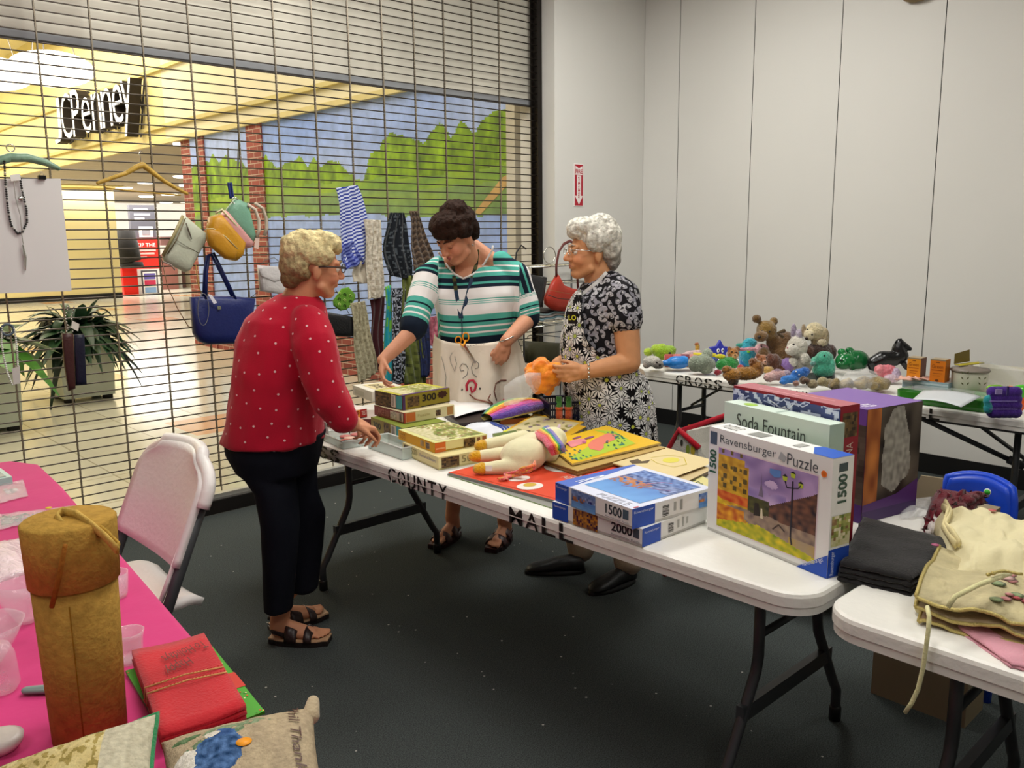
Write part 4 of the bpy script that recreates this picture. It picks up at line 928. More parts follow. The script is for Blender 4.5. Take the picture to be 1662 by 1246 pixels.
hairdo(p3, P, R, 1.04, [((-.03, 0, .062), (.102, .096, .078)), ((.03, 0, .098), (.082, .08, .045)), ((-.068, 0, .012), (.060, .088, .078)), ((-.082, 0, -.035), (.042, .066, .052)), ((.074, 0, .078), (.032, .06, .030)), ((-.002, .074, .045), (.055, .024, .048)), ((-.002, -.074, .045), (.055, .024, .048)), ((-.04, 0, .1), (.07, .07, .06))], '#a39d92', 12, .006, .006, '#dcd8cc')
m = MB()
for b in (-1, 1):
    m.tube([P(.106, .033*b+.021*cos(2*pi*k/16), .0+.015*sin(2*pi*k/16)) for k in range(16)], .0014, '#7a7068', 6, closed=True)
    m.tube([P(.106, .054*b, .006), P(.07, .078*b, .006), P(-.005, .082*b, .002)], .0016, '#7a7068', 6)
m.tube([P(.106, -.012, .005), P(.113, 0, .009), P(.106, .012, .005)], .0014, '#7a7068', 6); m.build('glasses', CHROME, p3)
S5 = Sil(B3, [(962, 1000, 446, .01, .06), (946, 1012, 460, .01, .12), (932, 1024, 480, 0, .17), (925, 1026, 505, 0, .185), (922, 1022, 540, 0, .185), (920, 1030, 575, 0, .18), (920, 1040, 610, 0, .19)])
m = MB(); S5.solid(m, '#1c1b1e')
m.chain([J(992, 462, -.06), J(1008, 485, -.13), J(1014, 515, -.165)], [.06, .084, .078], '#1c1b1e')
m.chain([J(985, 462, .08), J(972, 490, .15), J(958, 520, .18)], [.06, .08, .072], '#1c1b1e')
sh = remesh(m, 'blouse', mat('black_cotton', rough=.85, spec=.15, bump=(200, .2, .004)), p3, .007, 5, None, folds(8, .008, .8)); D = Deco(sh)
def paisley(r): 
    o = []
    for k in range(15):
        a = 2*pi*k/15; rr = r*(.62+.38*max(0, cos(a))**3*1.6); o.append((rr*cos(a)+.25*r*sin(a)**2, rr*sin(a)*.75+.35*r*max(0, cos(a))**2))
    return o
for i, (c, n) in enumerate(scatter(sh, .026, 5)):
    a = random.uniform(0, 6.28); r = random.uniform(.020, .028); D.poly(c, n, paisley(r), random.choice(['#9c9aa2', '#b3b1b6', '#8d8b95']), .0012+.0002*(i % 3), a)
    D.poly(c, n, paisley(r*.5), '#232226', .0022, a+.5); D.poly(c, n, circ(r*.22, 6), '#b9b7bb', .0028)
D.m.build('paisley_print', MATTE, sh)
m = MB(); Sil(B3, [(924, 1046, 600, 0, .18), (925, 1056, 650, 0, .185), (930, 1058, 700, 0, .18)]).solid(m, '#a08c74')
m.chain([J(950, 690, .05), J(930, 800, .05), s1+V((0, 0, .10))], [.095, .08, .068], '#a08c74'); m.chain([J(1012, 690, -.04), J(1018, 800, -.03), s2+V((0, 0, .10))], [.1, .08, .068], '#a08c74')
remesh(m, 'trousers', CLOTH, p3, .009, 4, lambda c, n: '#9b8870', folds(6, .008, .4))
ap = Sil(B3, [(944, 1000, 462, -.005, .13), (930, 1022, 480, 0, .18), (923, 1026, 505, 0, .195), (916, 1022, 540, 0, .20), (914, 1030, 575, 0, .205), (916, 1046, 610, 0, .215), (922, 1058, 650, 0, .22), (928, 1062, 705, 0, .22), (930, 1064, 740, 0, .22)])
def lim(y):      # the bib is narrow, the skirt wraps to the side
    pts = [(462, 212, 205), (480, 222, 190), (505, 232, 175), (540, 244, 160), (560, 262, 140), (580, 300, 110), (610, 338, 60), (740, 352, 40)]
    for a, b in zip(pts, pts[1:]):
        if a[0] <= y <= b[0]: t = (y-a[0])/(b[0]-a[0]); return a[1]+(b[1]-a[1])*t, a[2]+(b[2]-a[2])*t
    return pts[-1][1:]
m = MB()
def aq(u, v): y = 470+258*v; hi, lo = lim(y); return ap.at(y, rad(lo+(hi-lo)*u), .007+.006*sin(u*26+v*3)*v)
m.grid(aq, 70, 60, '#141315', thick=.003); a3 = m.build('apron', mat('printed_cotton', rough=.88, spec=.12, bump=(60, .2, .005)), p3); D = Deco(a3)
for i, (c, n) in enumerate(scatter(a3, .046, 9, lambda c, n: True)):
    R0 = random.uniform(.032, .044); ph = random.uniform(0, 1); hh = .0028+.0006*(i % 4)
    out = (c-V((B3[0], B3[1], c.z))); n = n if n.dot(out) > 0 else -n
    for k in range(13):
        a = ph+2*pi*k/13; w = .17; D.poly(c, n, [(R0*.16*cos(a), R0*.16*sin(a)), (R0*.72*cos(a-w), R0*.72*sin(a-w)), (R0*cos(a), R0*sin(a)), (R0*.72*cos(a+w), R0*.72*sin(a+w))], '#e9e7e4' if k % 2 else '#dcdad8', hh)
    D.poly(c, n, circ(R0*.2, 8), random.choice(['#c9cf4a', '#8f8a80', '#e0dedc', '#a9b84a']), hh+.0005)
D.m.build('daisy_print', MATTE, a3)
m = MB()      # neck strap, tape and name patch
def BP(px, py, k=.006, D=Deco(sh)):
    q = onv(px, py, B3, -.12); h = D.t.ray_cast(CAM0, (q-CAM0).normalized()); return (h[0] if h[0] is not None else q)-(q-CAM0).normalized()*k
pts = [BP(x, y) for x, y in ((935, 498), (940, 485), (952, 474), (962, 466), (972, 458), (981, 448), (986, 443))]
for a, b in zip(pts, pts[1:]):
    s = (b-a).cross(FH).normalized()*.012; m.add([a-s, b-s, b+s, a+s, a-s+FH*.003, b-s+FH*.003, b+s+FH*.003, a+s+FH*.003], [(0, 1, 2, 3), (7, 6, 5, 4), (0, 4, 5, 1), (3, 2, 6, 7)], '#e4e2df')
m.build('apron_strap', CLOTH, p3)
m = MB(); O = BP(922, 525, .03); U = BP(936, 527, .03)-O; U = (RT*.9+FH*-.5).normalized()*.042; fr = Fr(O, U, (0, 0, .052)); m.box(O, U, fr.N*-.002, (0, 0, .052), '#121212')
m.text(fr, 'LO', .08, .3, .92, .72, '#d6d83a', .002, bold=.02); m.build('name_patch', PAINT, p3)
m = MB(); w0 = armN[2]+RT*.012
for k in range(12): a = 2*pi*k/12; m.ell(w0+FH*cos(a)*.034+V((0, 0, sin(a)*.034)), (.0055, .0055, .0055), '#d9d4cc' if k % 2 else '#b9b4ac', 8, 6)
m.build('bracelet', CHROME, p3)
def shoe(parent, heel, toe, col='#141414'):
    t = V(toe)-V(heel); L0 = t.length; t.normalize(); s = V((0, 0, 1)).cross(t); m = MB(); rows = []
    for u, w, h in ((0, .026, .05), (.06, .036, .075), (.25, .038, .078), (.45, .042, .07), (.65, .048, .055), (.85, .045, .042), (.96, .032, .03), (1.0, .012, .018)):
        rows.append([V(heel)+t*L0*u+s*w*cos(a)+V((0, 0, .008+(h*.5)*(1+sin(a)))) for a in [2*pi*k/16 for k in range(16)]])
    m.loft(rows, col); o = m.build('shoe', LEATH, parent)
    m = MB(); m.loft([[V(heel)+t*L0*(.5+.53*cos(a))+s*.047*sin(a)+V((0, 0, z)) for a in [2*pi*k/20 for k in range(20)]] for z in (0, .018)], '#0c0c0c'); m.build('shoe_sole', MATTE, o)
shoe(p3, onz(948, 928, 0), onz(948, 928, 0)+(onz(852, 930, 0)-onz(948, 928, 0)).normalized()*.27); shoe(p3, onz(1028, 942, 0), onz(1028, 942, 0)+(onz(975, 960, 0)-onz(1028, 942, 0)).normalized()*.26)
# ================================================================ goods on the puzzle table
def onplane(px, py, O, D):
    """where a view line meets the upright plane through O along D"""
    n = V((D.y, -D.x, 0)).normalized(); d = W(px, py); t = (V(O)-CAM0).dot(n)/d.dot(n); return CAM0+d*t
class Box:
    """a carton from its near bottom corner A, right corner B, left corner C"""
    def __init__(s, A, B, C, z0, h, depth=None, width=None):
        a, b, c = [V(q) if len(q) == 3 else onz(*q, z0) for q in (A, B, C)]
        s.Vv = c-a; s.Vv.z = 0
        if width: s.Vv = s.Vv.normalized()*width
        n = V((s.Vv.y, -s.Vv.x, 0)).normalized(); U = (b-a); s.U = n*(depth or U.dot(n)); s.O = V((a.x, a.y, z0)); s.h = h if not isinstance(h, tuple) else (onplane(*h, s.O, s.Vv).z-z0)
        s.left = Fr(s.O+s.Vv, -s.Vv, (0, 0, s.h)); s.right = Fr(s.O, s.U, (0, 0, s.h)); s.top = Fr(s.O+s.Vv+V((0, 0, s.h)), -s.Vv, s.U)
        if s.left.N.dot(CAM0-s.O) < 0: s.left.N *= -1
        if s.right.N.dot(CAM0-s.O) < 0: s.right.N *= -1
        if s.top.N.z < 0: s.top.N *= -1
    def make(s, name, label, cat, cols, art=None, group=None, tray=None, sticker=None):
        t = thing(name, label, cat, s.O+s.U/2+s.Vv/2, 0, group); g = min(.008, s.h*.15) if tray else 0
        m = MB(); m.box(s.O+V((0, 0, g)), s.U, s.Vv, V((0, 0, s.h-g)), cols)
        if art: art(m, s)
        m.build('lid' if tray else 'carton', PAINT, t)
        if tray: e = .002; m = MB(); u, v = s.U.normalized(), s.Vv.normalized(); m.box(s.O+u*e+v*e, s.U-u*2*e, s.Vv-v*2*e, V((0, 0, max(.01, s.h*.8))), tray); m.build('tray', PAINT, t)
        if sticker: m = MB(); fr, u, v, r, c = sticker; a = r/fr.U.length; b = r/fr.V.length; m.acirc(fr, u, v, a, b, c, .0022, 18); m.acirc(fr, u, v, a*.6, b*.6, tuple(x*.8 for x in lin(c)), .0026, 14); m.build('price_sticker', PAINT, t)
        return t
def scene_art(m, fr, kind, seed=0, h=.0012, N=26, M_=18):
    """small printed picture made of colour patches"""
    random.seed(seed)
    for i in range(N):
        for j in range(M_):
            u, v = (i+.5)/N, (j+.5)/M_; n = mn.noise(V((u*6+seed, v*6, seed*.7))); n2 = mn.noise(V((u*17+seed, v*17, 3)))
            if kind == 'paris':
                c = mixc('#6f5b96', '#b89ccb', min(1, max(0, v*.2+.5+n)))
                if v > .45 and .3 < u < .72 and v < .6+.3*abs(n): c = mixc('#c9b0d8', '#8a76b4', .5+n)
                if u > .5 and v < .32+.65*(u-.5)*1.1+.12 and v > .18: c = mixc('#3a2a2c', '#7c5440', .5+n2)
                if .3 < u <= .55 and v < .52 and v > .3: c = mixc('#5c5a2c', '#2f3226', .5+n2)
                if u < .34-.05*(v > .85) and v > .30 and v < .93: c = mixc('#b8871a', '#e0b12c', .5+n2); 
                if u < .34 and .36 < v < .47: c = mixc('#c6481c', '#e07a30', .5+n2)
                if u < .34 and (int(u*30) % 3 == 1) and (int(v*22) % 4 == 1) and v > .5: c = lin('#6b5a20')
                if v < .33+.05*n: c = mixc('#7d6a62', '#a8917a', .5+n2)
                if v < .38-u*.55+.04*n: c = mixc('#c58f1c', '#e8d028', .5+n2)
                if v < .30 and u < .3: c = mixc('#b54a1c', '#e8a428', .5+n2)
                if v < .2 and u > .75: c = mixc('#b99a48', '#a3907a', .5+n)
                if v < .2-.25*abs(u-.45): c = mixc('#d8c51e', '#8c9a1c', .5+n2)
            elif kind == 'harbour':
                c = mixc('#3c66b4', '#6fa6e0', max(0, min(1, .9-v+n*.2)))
                if v > .48+.10*n: c = mixc('#26407c', '#8b9cc8', .5+n2*1.2)
                if .38 < v < .62 and n2 > -.05 and u < .6: c = mixc('#8a5a44', '#c8824e', .5+n)
                if v > .75: c = mixc('#2f4f92', '#7f9cd2', .5+n2)
            elif kind == 'snow':
                c = mixc('#243056', '#47568c', .5+n); 
                if n2 > .12: c = mixc('#8fa2cc', '#d4ddee', .5+n2)
            elif kind == 'pups':
                c = mixc('#2a211c', '#5c5248', .5+n); d = ((u-.55)**2*5+(v-.6)**2*2.2)
                if d < .35+.15*n: c = mixc('#7c7872', '#a9a49c', .5+n2)
                if u < .25: c = mixc('#7c3a1c', '#c2763a', .5+n)
            elif kind == 'village':
                c = mixc('#6c7a38', '#b4b468', .5+n+n2*.6)
                if n2 > .22 and n > -.1: c = mixc('#cfc4a0', '#e8e0c4', .5+n)
                if n2 < -.26: c = mixc('#7c5a3c', '#a88860', .5+n)
                if v < .3+.2*n: c = mixc('#d8d0b0', '#b8b47c', .5+n2)
            elif kind == 'dark': c = mixc('#2a1d16', '#7c6038', max(0, min(1, .4+n*.9+n2*.5)))
            elif kind == 'purple': c = mixc('#3a1838', '#c98a2c', max(0, min(1, .4+n2*1.4)))
            else: c = mixc('#8a8a80', '#d8d4c8', .5+n2)
            m.arect(fr, i/N, j/M_, (i+1)/N, (j+1)/M_, tuple(max(0, x) for x in c), h)
def bars(m, fr, u0, v0, u1, v1, n=9, col='#2a2a2a', vert=True):
    random.seed(n)
    for i in range(n):
        a = i/n; w = random.uniform(.3, .7)/n
        if vert: m.arect(fr, u0+(u1-u0)*a, v0, u0+(u1-u0)*(a+w), v1, col, .0013)
        else: m.arect(fr, u0, v0+(v1-v0)*a, u1, v0+(v1-v0)*(a+w), col, .0013)
WHT, BLU = '#e9e8e6', '#2450b8'
# --- blue and white jigsaw boxes lying flat
b1 = Box((1042, 888), (1147, 847), (897, 840), .741, .050)
def art(m, s):
    L0, R0 = s.left, s.right
    m.arect(L0, 0, 0, .19, 1, BLU); m.text(L0, 'Ravensburger', .02, .70, .17, .86, '#dfe6f5', .0014)
    scene_art(m, L0.sub(.25, .03, .53, .97), 'purple', 4, N=14, M_=8); m.text(L0, '2000', .68, .40, .90, .92, '#20242a', .0014, bold=.02); m.arect(L0, .91, .4, .97, .92, '#4a5560'); m.text(L0, 'Ravensburger Puzzle', .68, .14, .98, .28, '#8a8f98', .0014)
    m.arect(R0, 0, 0, .27, 1, BLU); m.text(R0, 'Ravensburger', .03, .66, .24, .82, '#dfe6f5', .0014); bars(m, R0, .38, .25, .46, .8, 8, '#2a2a2a', False); m.arect(R0, .52, .35, .55, .8, '#a8a8a4', .001); m.arect(R0, .6, .3, .62, .85, '#a8a8a4', .001); m.arect(R0, .66, .4, .69, .8, '#b8b8b4', .001)
b1.make('jigsaw_box', 'blue and white 2000 piece jigsaw box lying at the bottom of the pair', 'jigsaw box', [WHT]*6, art, 'jigsaw boxes', '#c9c8c4')
b2 = Box((1025.6, 859), (1149, 819.5), (901.7, 812), .792, .0545)
def art(m, s):
    L0, R0, T = s.left, s.right, s.top
    m.arect(L0, 0, 0, .19, 1, BLU); m.text(L0, 'Ravensburger', .02, .72, .17, .88, '#dfe6f5', .0014); scene_art(m, L0.sub(.23, .03, .55, .97), 'harbour', 2, N=14, M_=8); m.text(L0, '1500', .68, .36, .88, .86, '#26303a', .0014, bold=.015); m.arect(L0, .89, .38, .96, .86, '#4a6070'); m.text(L0, 'Ravensburger Puzzle', .68, .16, .97, .27, '#8a8f98', .0014)
    m.arect(R0, 0, 0, .27, 1, BLU); m.text(R0, 'Ravensburger', .02, .70, .25, .86, '#dfe6f5', .0014); bars(m, R0, .36, .2, .44, .8, 8, '#2a2a2a', False); m.arect(R0, .5, .35, .53, .8, '#a8a8a4', .001); m.arect(R0, .58, .3, .61, .85, '#9c9c98', .001)
    scene_art(m, R0.sub(.82, .1, .93, .85), 'harbour', 8, N=6, M_=5)
    m.arect(T, 0, 0, 1, 1, '#d4d8ea', .0004); m.apoly(T, [(0, 0), (.19, 0), (.19, .06), (0.04, 1), (0, 1)], '#4a6cc4', .0008); m.text(T, 'R', .10, .15, .16, .5, '#e4e8f4', .0014, bold=.02)
    scene_art(m, T.sub(.22, .16, .93, .93), 'harbour', 1, .0012, 80, 56); m.text(T, 'PUZZLE', .52, .03, .9, .11, '#b9bac6', .0014); m.acirc(T, .985, .06, .012, .03, '#c83a50', .0016)
    m.line(T, [(.55, .55), (.62, .75), (.7, .8)], .003, '#c06a90', .002); m.line(T, [(.45, .4), (.85, .62)], .002, '#b46a9c', .002)
b2.make('jigsaw_box', 'blue and white 1500 piece jigsaw box with harbour picture lying on another', 'jigsaw box', [WHT]*6, art, 'jigsaw boxes', '#c9c8c4')
# --- upright boxes
b3 = Box((1342, 939), (1367, 919), (1147, 858), .741, (1350, 744), depth=.072)
def art(m, s):
    L0, R0, T = s.left, s.right, s.top
    m.text(L0, 'Ravensburger', .105, .855, .585, .95, '#4c5258', .0014, bold=-.004); m.text(L0, 'Puzzle', .67, .85, .90, .95, '#4c5258', .0014, bold=-.004); m.apoly(L0, [(.6, .88), (.65, .86), (.665, .91), (.62, .945)], '#a9adb0', .0012)
    m.text(L0, '1500', .012, .57, .075, .79, '#2c5c44', .0014, bold=.03, up=1); m.arect(L0, .012, .84, .075, .96, '#46586c')
    m.arect(L0, .088, .07, .912, .835, '#e9d6dc', .0006); F = L0.sub(.095, .08, .905, .825); scene_art(m, F, 'paris', 3, .0012, 110, 80)
    for k in range(3):
        u, v = (.70+.075*k, .88+(.05 if k == 1 else -.01)-.03*(k == 2)); m.apoly(F, [(u-.018, v-.03), (u+.018, v-.03), (u+.024, v+.02), (u-.024, v+.02)], '#b8c83c', .002); m.apoly(F, [(u-.026, v+.02), (u+.026, v+.02), (u, v+.05)], '#20242a', .0022)
    m.line(F, [(.775, .86), (.775, .2), (.79, .12)], .005, '#2c2a34', .002); m.line(F, [(.70, .84), (.72, .77), (.775, .78), (.83, .80), (.85, .84)], .003, '#2c2a34', .0022)
    m.apoly(F, [(.445, .56), (.495, .56), (.475, .70), (.470, .84), (.465, .70)], '#7c6e86', .0018); m.apoly(F, [(.47, .3), (.50, .3), (.49, .42), (.475, .42)], '#d8cdb0', .002); m.line(F, [(.60, .22), (.66, .30), (.72, .24)], .004, '#4a3c34', .002)
    m.apoly(F, [(.40, .3), (.47, .32), (.45, .47), (.41, .46)], '#2e2620', .0018); m.apoly(F, [(.55, .93), (.66, .94), (.66, .86), (.6, .84), (.55, .88)], '#5c86c8', .002)
    for i in range(3):
        for j in range(3): m.arect(F, .06+.11*i, .52+.12*j, .10+.11*i, .58+.12*j, '#5c4c1a', .0018)
    m.apoly(L0, [(.775, 0), (1, 0), (1, .20)], BLU, .0012)
    vs, fs = glyphs('Ravensburger', 0); a = .38
    m.add([L0.p(.835+.15*x*1.0-.028*y, .022+.11*x+.035*y, .002) for x, y in vs], fs, '#dfe6f5')
    m.arect(R0, 0, 0, 1, .24, '#1f46a8'); m.text(R0, '1500', .28, .62, .72, .86, '#2c4c40', .0014, bold=.03, up=1); m.arect(R0, .30, .88, .72, .95, '#3c4c50'); scene_art(m, R0.sub(.08, .26, .98, .52), 'village', 6, N=8, M_=10); m.text(R0, 'Ravensburger', .1, .02, .32, .22, '#c9d4ee', .0014, up=1)
    m.apoly(T, [(.86, 0), (1, 0), (1, 1), (.78, 1), (.76, .7)], '#2c5cc0', .0008); m.arect(T, .30, .2, .42, .8, '#8c8c88', .001); m.arect(T, .66, .25, .72, .75, '#a4a4a0', .001); m.text(T, 'PUZZLE', .05, .25, .2, .75, '#8a8a86', .001)
b3.make('jigsaw_box', 'upright white 1500 piece jigsaw box showing a Paris street and flowers', 'jigsaw box', [WHT]*6, art, 'jigsaw boxes', '#d4d3d0', (b3.left, .945, .86, .0085, '#ee7a28'))
def behind(prev, gap, xl, xr, top, depth, extra=0):
    """a box stood just behind another, its ends and top taken where the photo shows them"""
    D = prev.Vv.normalized(); n = prev.U.normalized(); O = prev.O+n*(prev.U.length+gap)
    a = onplane(*xr, O, D); c = onplane(*xl, O, D); z0 = .741; b = Box((a.x, a.y, z0), (a.x+n.x*depth, a.y+n.y*depth, z0), (c.x, c.y, z0), z0, a.z-z0, depth=depth); return b
b4 = behind(b3, .035, (1176, 654), (1347, 690), None, .055)
def art(m, s):
    L0 = s.left
    m.text(L0, 'Soda Fountain', .14, .82, .80, .93, '#3c4440', .0014, bold=-.002); m.arect(s.right, .3, .5, .7, .56, '#3c6450'); m.arect(L0, .05, .06, .95, .7, '#a9b8a8')
    m.acirc(s.top, .2, .5, .06, .3, '#a4c850'); m.arect(s.top, .5, .1, .52, .9, '#9fb4a8')
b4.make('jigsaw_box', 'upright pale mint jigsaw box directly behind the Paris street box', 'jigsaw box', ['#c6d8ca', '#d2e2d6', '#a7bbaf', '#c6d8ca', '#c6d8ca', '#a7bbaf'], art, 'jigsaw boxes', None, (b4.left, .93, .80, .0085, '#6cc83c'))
b5 = behind(b4, .012, (1191, 628), (1365, 660), None, .072)
def art(m, s):
    L0, R0, T = s.left, s.right, s.top
    scene_art(m, L0.sub(.0, .05, 1, .98), 'snow', 5, .001, 80, 60); random.seed(3)
    for i in range(46):
        u, v = random.random(), random.uniform(.66, .97); a = random.uniform(-.9, .9); pts = [(u+.10*k*cos(a)*.5, min(.985, v+.06*k*sin(a)*.5+.015*sin(k*2+i))) for k in range(4)]
        if all(0 <= p[0] <= 1 for p in pts): m.line(L0, pts, .0032, random.choice(['#c4cce4', '#a9b4d8', '#e2e6f0']), .0016)
    m.arect(T, 0, 0, 1, 1, '#b0626c', .0006); m.arect(T, .2, .3, .6, .38, '#d8a0a4', .001); m.arect(T, .5, .6, .85, .66, '#d8a0a4', .001)
    m.arect(R0, 0, 0, 1, 1, '#8c1a2a', .0006); scene_art(m, R0.sub(.12, .78, .9, .95), 'dark', 8, N=8, M_=8); m.text(R0, 'ENTREGA NAVIDEÑA', .30, .12, .72, .74, '#c9b4a8', .0014, up=1)
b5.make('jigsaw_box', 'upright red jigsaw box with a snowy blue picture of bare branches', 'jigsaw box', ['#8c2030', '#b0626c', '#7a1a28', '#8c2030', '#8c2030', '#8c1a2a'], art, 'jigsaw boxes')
D5 = b5.Vv.normalized(); A6 = onz(1397, 850, .741); C6 = A6+D5*.26; b6 = Box(tuple(A6), tuple(onz(1438, 813, .741)), tuple(C6), .741, (1402, 664)); b6.h = min(b6.h, .36)
def art(m, s):
    L0, R0, T = s.left, s.right, s.top
    scene_art(m, R0.sub(0, 0, 1, 1), 'pups', 5, .001, 60, 90); m.arect(R0, 0, 0, 1, .10, '#40245c', .0014); m.apoly(R0, [(0, .1), (1, .10), (1, .30), (.6, .2), (0, .16)], '#553070', .0016); m.arect(L0, 0, 0, 1, .16, '#46246a', .001); scene_art(m, L0.sub(0, .16, 1, .86), 'pups', 2, .001, 14, 14); m.arect(L0, 0, .86, 1, 1, '#6a4492', .001)
    m.arect(T, 0, 0, 1, 1, '#7c5aa4', .0006); m.text(T, 'PUP', .78, .1, .92, .3, '#e4dcee', .001, bold=.02)
b6.make('jigsaw_box', 'tall purple carton with pictures of shaggy dogs behind the red jigsaw box', 'jigsaw box', ['#46246a', '#7c5aa4', '#4a2a70', '#46246a', '#46246a', '#46246a'], art, 'jigsaw boxes')
# --- yellow 500 piece boxes
b7 = Box((712, 763), (765, 747), (654, 737), .741, .046, depth=.20)
YL, CRM = '#d9b31c', '#dccf92'
def art(m, s):
    L0, R0 = s.left, s.right
    scene_art(m, L0.sub(.04, .12, .22, .9), 'dark', 2, N=7, M_=6); m.text(L0, '500', .26, .4, .42, .88, '#8c8458', .0014); m.text(L0, 'Festival of flowers', .5, .5, .93, .75, '#7c7690', .0014); scene_art(m, R0.sub(.06, .1, .42, .9), 'dark', 6, N=8, M_=6); m.text(R0, '500', .47, .3, .80, .85, '#8c8458', .0014)
b7.make('jigsaw_box', 'pale yellow 500 piece jigsaw box under the bright yellow one', 'jigsaw box', ['#d8cc94']*6, art, 'jigsaw boxes', '#c9bf88')
b8 = Box((706, 735), (781, 718), (647, 712), .788, .036, depth=.225)
def art(m, s):
    L0, R0, T = s.left, s.right, s.top
    m.arect(L0, 0, 0, 1, 1, '#dba820', .0006); m.text(L0, 'LARGE', .05, .6, .2, .8, '#8c5a1c', .0014); m.text(L0, '500', .05, .2, .2, .5, '#c47a20', .0014); m.arect(L0, .62, .2, .72, .8, '#c9b890'); m.arect(L0, .76, .15, .87, .82, '#efe8d8'); bars(m, L0, .77, .2, .86, .78, 8, '#4a4038', False)
    m.arect(R0, 0, 0, .2, 1, '#d2692a'); m.arect(R0, .02, .3, .18, .45, '#e4a070', .001); scene_art(m, R0.sub(.54, .08, .76, .92), 'dark', 9, N=6, M_=5); m.arect(R0, .9, .1, .98, .9, '#9c5a34'); m.arect(R0, .8, .5, .86, .85, '#7c4a30')
    m.arect(T, 0, 0, 1, 1, '#d8d890', .0005); scene_art(m, T.sub(.02, .08, .94, .97), 'village', 4, .001, 64, 46)
b8.make('jigsaw_box', 'bright yellow 500 piece jigsaw box with a village scene on its lid', 'jigsaw box', [YL, '#d8d890', CRM, CRM, YL, CRM], art, 'jigsaw boxes', '#b8952a')
# --- stack with 300 piece box
b9 = Box((655, 722), (705, 705), (603, 702), .741, .068, depth=.2)
def art(m, s):
    L0 = s.left; m.arect(L0, 0, 0, 1, 1, '#8a7a34', .0005); m.text(L0, '300', .08, .4, .32, .8, '#1f1a14', .0014, bold=.02); scene_art(m, L0.sub(.42, .08, .60, .95), 'dark', 3, N=5, M_=6); m.arect(L0, .63, .08, .78, .95, '#dcd8cc'); bars(m, L0, .66, .1, .76, .9, 8); m.arect(L0, .80, .05, .94, .98, '#3f9aa4')
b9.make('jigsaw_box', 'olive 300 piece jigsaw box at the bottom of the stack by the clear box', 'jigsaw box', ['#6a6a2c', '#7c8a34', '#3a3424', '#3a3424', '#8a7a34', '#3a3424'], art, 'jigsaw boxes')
b10 = Box((656, 687), (733, 671), (608, 673), .811, .043, depth=.25)
def art(m, s):
    L0, R0 = s.left, s.right
    m.arect(L0, 0, 0, 1, 1, '#7c3a3c', .0005); m.text(L0, 'LARGE 300', .1, .2, .5, .8, '#b47a70', .0014); m.arect(L0, .55, .1, .97, .88, '#cdbfb4'); scene_art(m, L0.sub(.56, .12, .76, .86), 'other', 3, N=6, M_=5); bars(m, L0, .85, .15, .94, .85, 7)
    m.arect(R0, 0, 0, .03, 1, '#a8342c'); m.arect(R0, .04, .06, .22, .92, '#c86a34'); m.arect(R0, .85, .1, .97, .9, '#a8783c'); scene_art(m, R0.sub(.62, .2, .72, .75), 'dark', 5, N=4, M_=4); m.text(R0, 'Puzzle', .26, .4, .5, .65, '#b8a878', .0014)
b10.make('jigsaw_box', 'cream and maroon jigsaw box in the middle of the stack', 'jigsaw box', ['#7c3a3c', '#cfc39c', '#cfc494', '#7c3a3c', '#7c3a3c', '#cfc494'], art, 'jigsaw boxes')
b11 = Box((654, 666), (730, 652), (609, 656), .855, .060, depth=.25)
def art(m, s):
    L0, R0, T = s.left, s.right, s.top
    m.arect(L0, 0, 0, 1, 1, '#4a2c34', .0005); scene_art(m, L0.sub(.04, .08, .58, .95), 'dark', 12, N=12, M_=8); m.arect(L0, .60, .1, .76, .95, '#dcd8cc', .0012); bars(m, L0, .62, .15, .70, .9, 8); m.arect(L0, .78, .05, .98, .95, '#3f9aa4', .0012)
    m.arect(R0, 0, 0, .05, 1, '#46285a'); scene_art(m, R0.sub(.09, .15, .34, .85), 'dark', 7, N=8, M_=6); m.arect(R0, .38, .0, 1, .06, '#3a3018'); m.text(R0, '300', .40, .36, .70, .86, '#241c14', .0016, bold=.03); m.apoly(R0, [(.75, .45), (.8, .45), (.82, .36), (.86, .36), (.86, .45), (.92, .45), (.92, .6), (.96, .64), (.92, .72), (.92, .84), (.85, .84), (.83, .92), (.8, .84), (.75, .84), (.75, .7), (.71, .64), (.75, .6)], '#3a1c14', .0016)
    m.arect(T, 0, 0, 1, 1, '#b8b03c', .0005); scene_art(m, T.sub(.1, .08, .9, .9), 'village', 9, .001, 50, 38); m.arect(T, .9, 0, 1, 1, '#5a3a6a', .0012)
b11.make('jigsaw_box', 'purple and olive 300 piece jigsaw box topping the stack by the red top', 'jigsaw box', ['#46285a', '#b8b03c', '#8a7c24', '#4a2c5a', '#4a2c34', '#8a7c24'], art, 'jigsaw boxes')
# --- small games by the red top
b12 = Box((596, 676), (612, 671), (556, 682), .772, .036, depth=.16, width=.17)
def art(m, s):
    m.arect(s.left, .35, 0, .80, 1, '#d88a2c', .001); m.text(s.left, 'SNAP', .38, .15, .78, .85, '#8c1c14', .002, bold=.02); m.text(s.left, 'TEST', .84, .3, .99, .8, '#e8d8cc', .002)
b12.make('game_box', 'small red and orange card game box beside the red top sleeve', 'game box', ['#a82420', '#e2d6d0', '#a82420', '#a82420', '#a82420', '#a82420'], art, 'small games by the red top')
b13 = Box((606, 690), (625, 684), (560, 690), .741, .028, depth=.2, width=.24)
b13.make('game_box', 'flat dark red game box under the small red and orange one', 'game box', ['#5c1f1c', '#b8aaa0', '#5c1f1c', '#5c1f1c', '#5c1f1c', '#5c1f1c'], None, 'small games by the red top')
b14 = Box((604, 652), (625, 644), (573, 640), .741, .050, depth=.20)
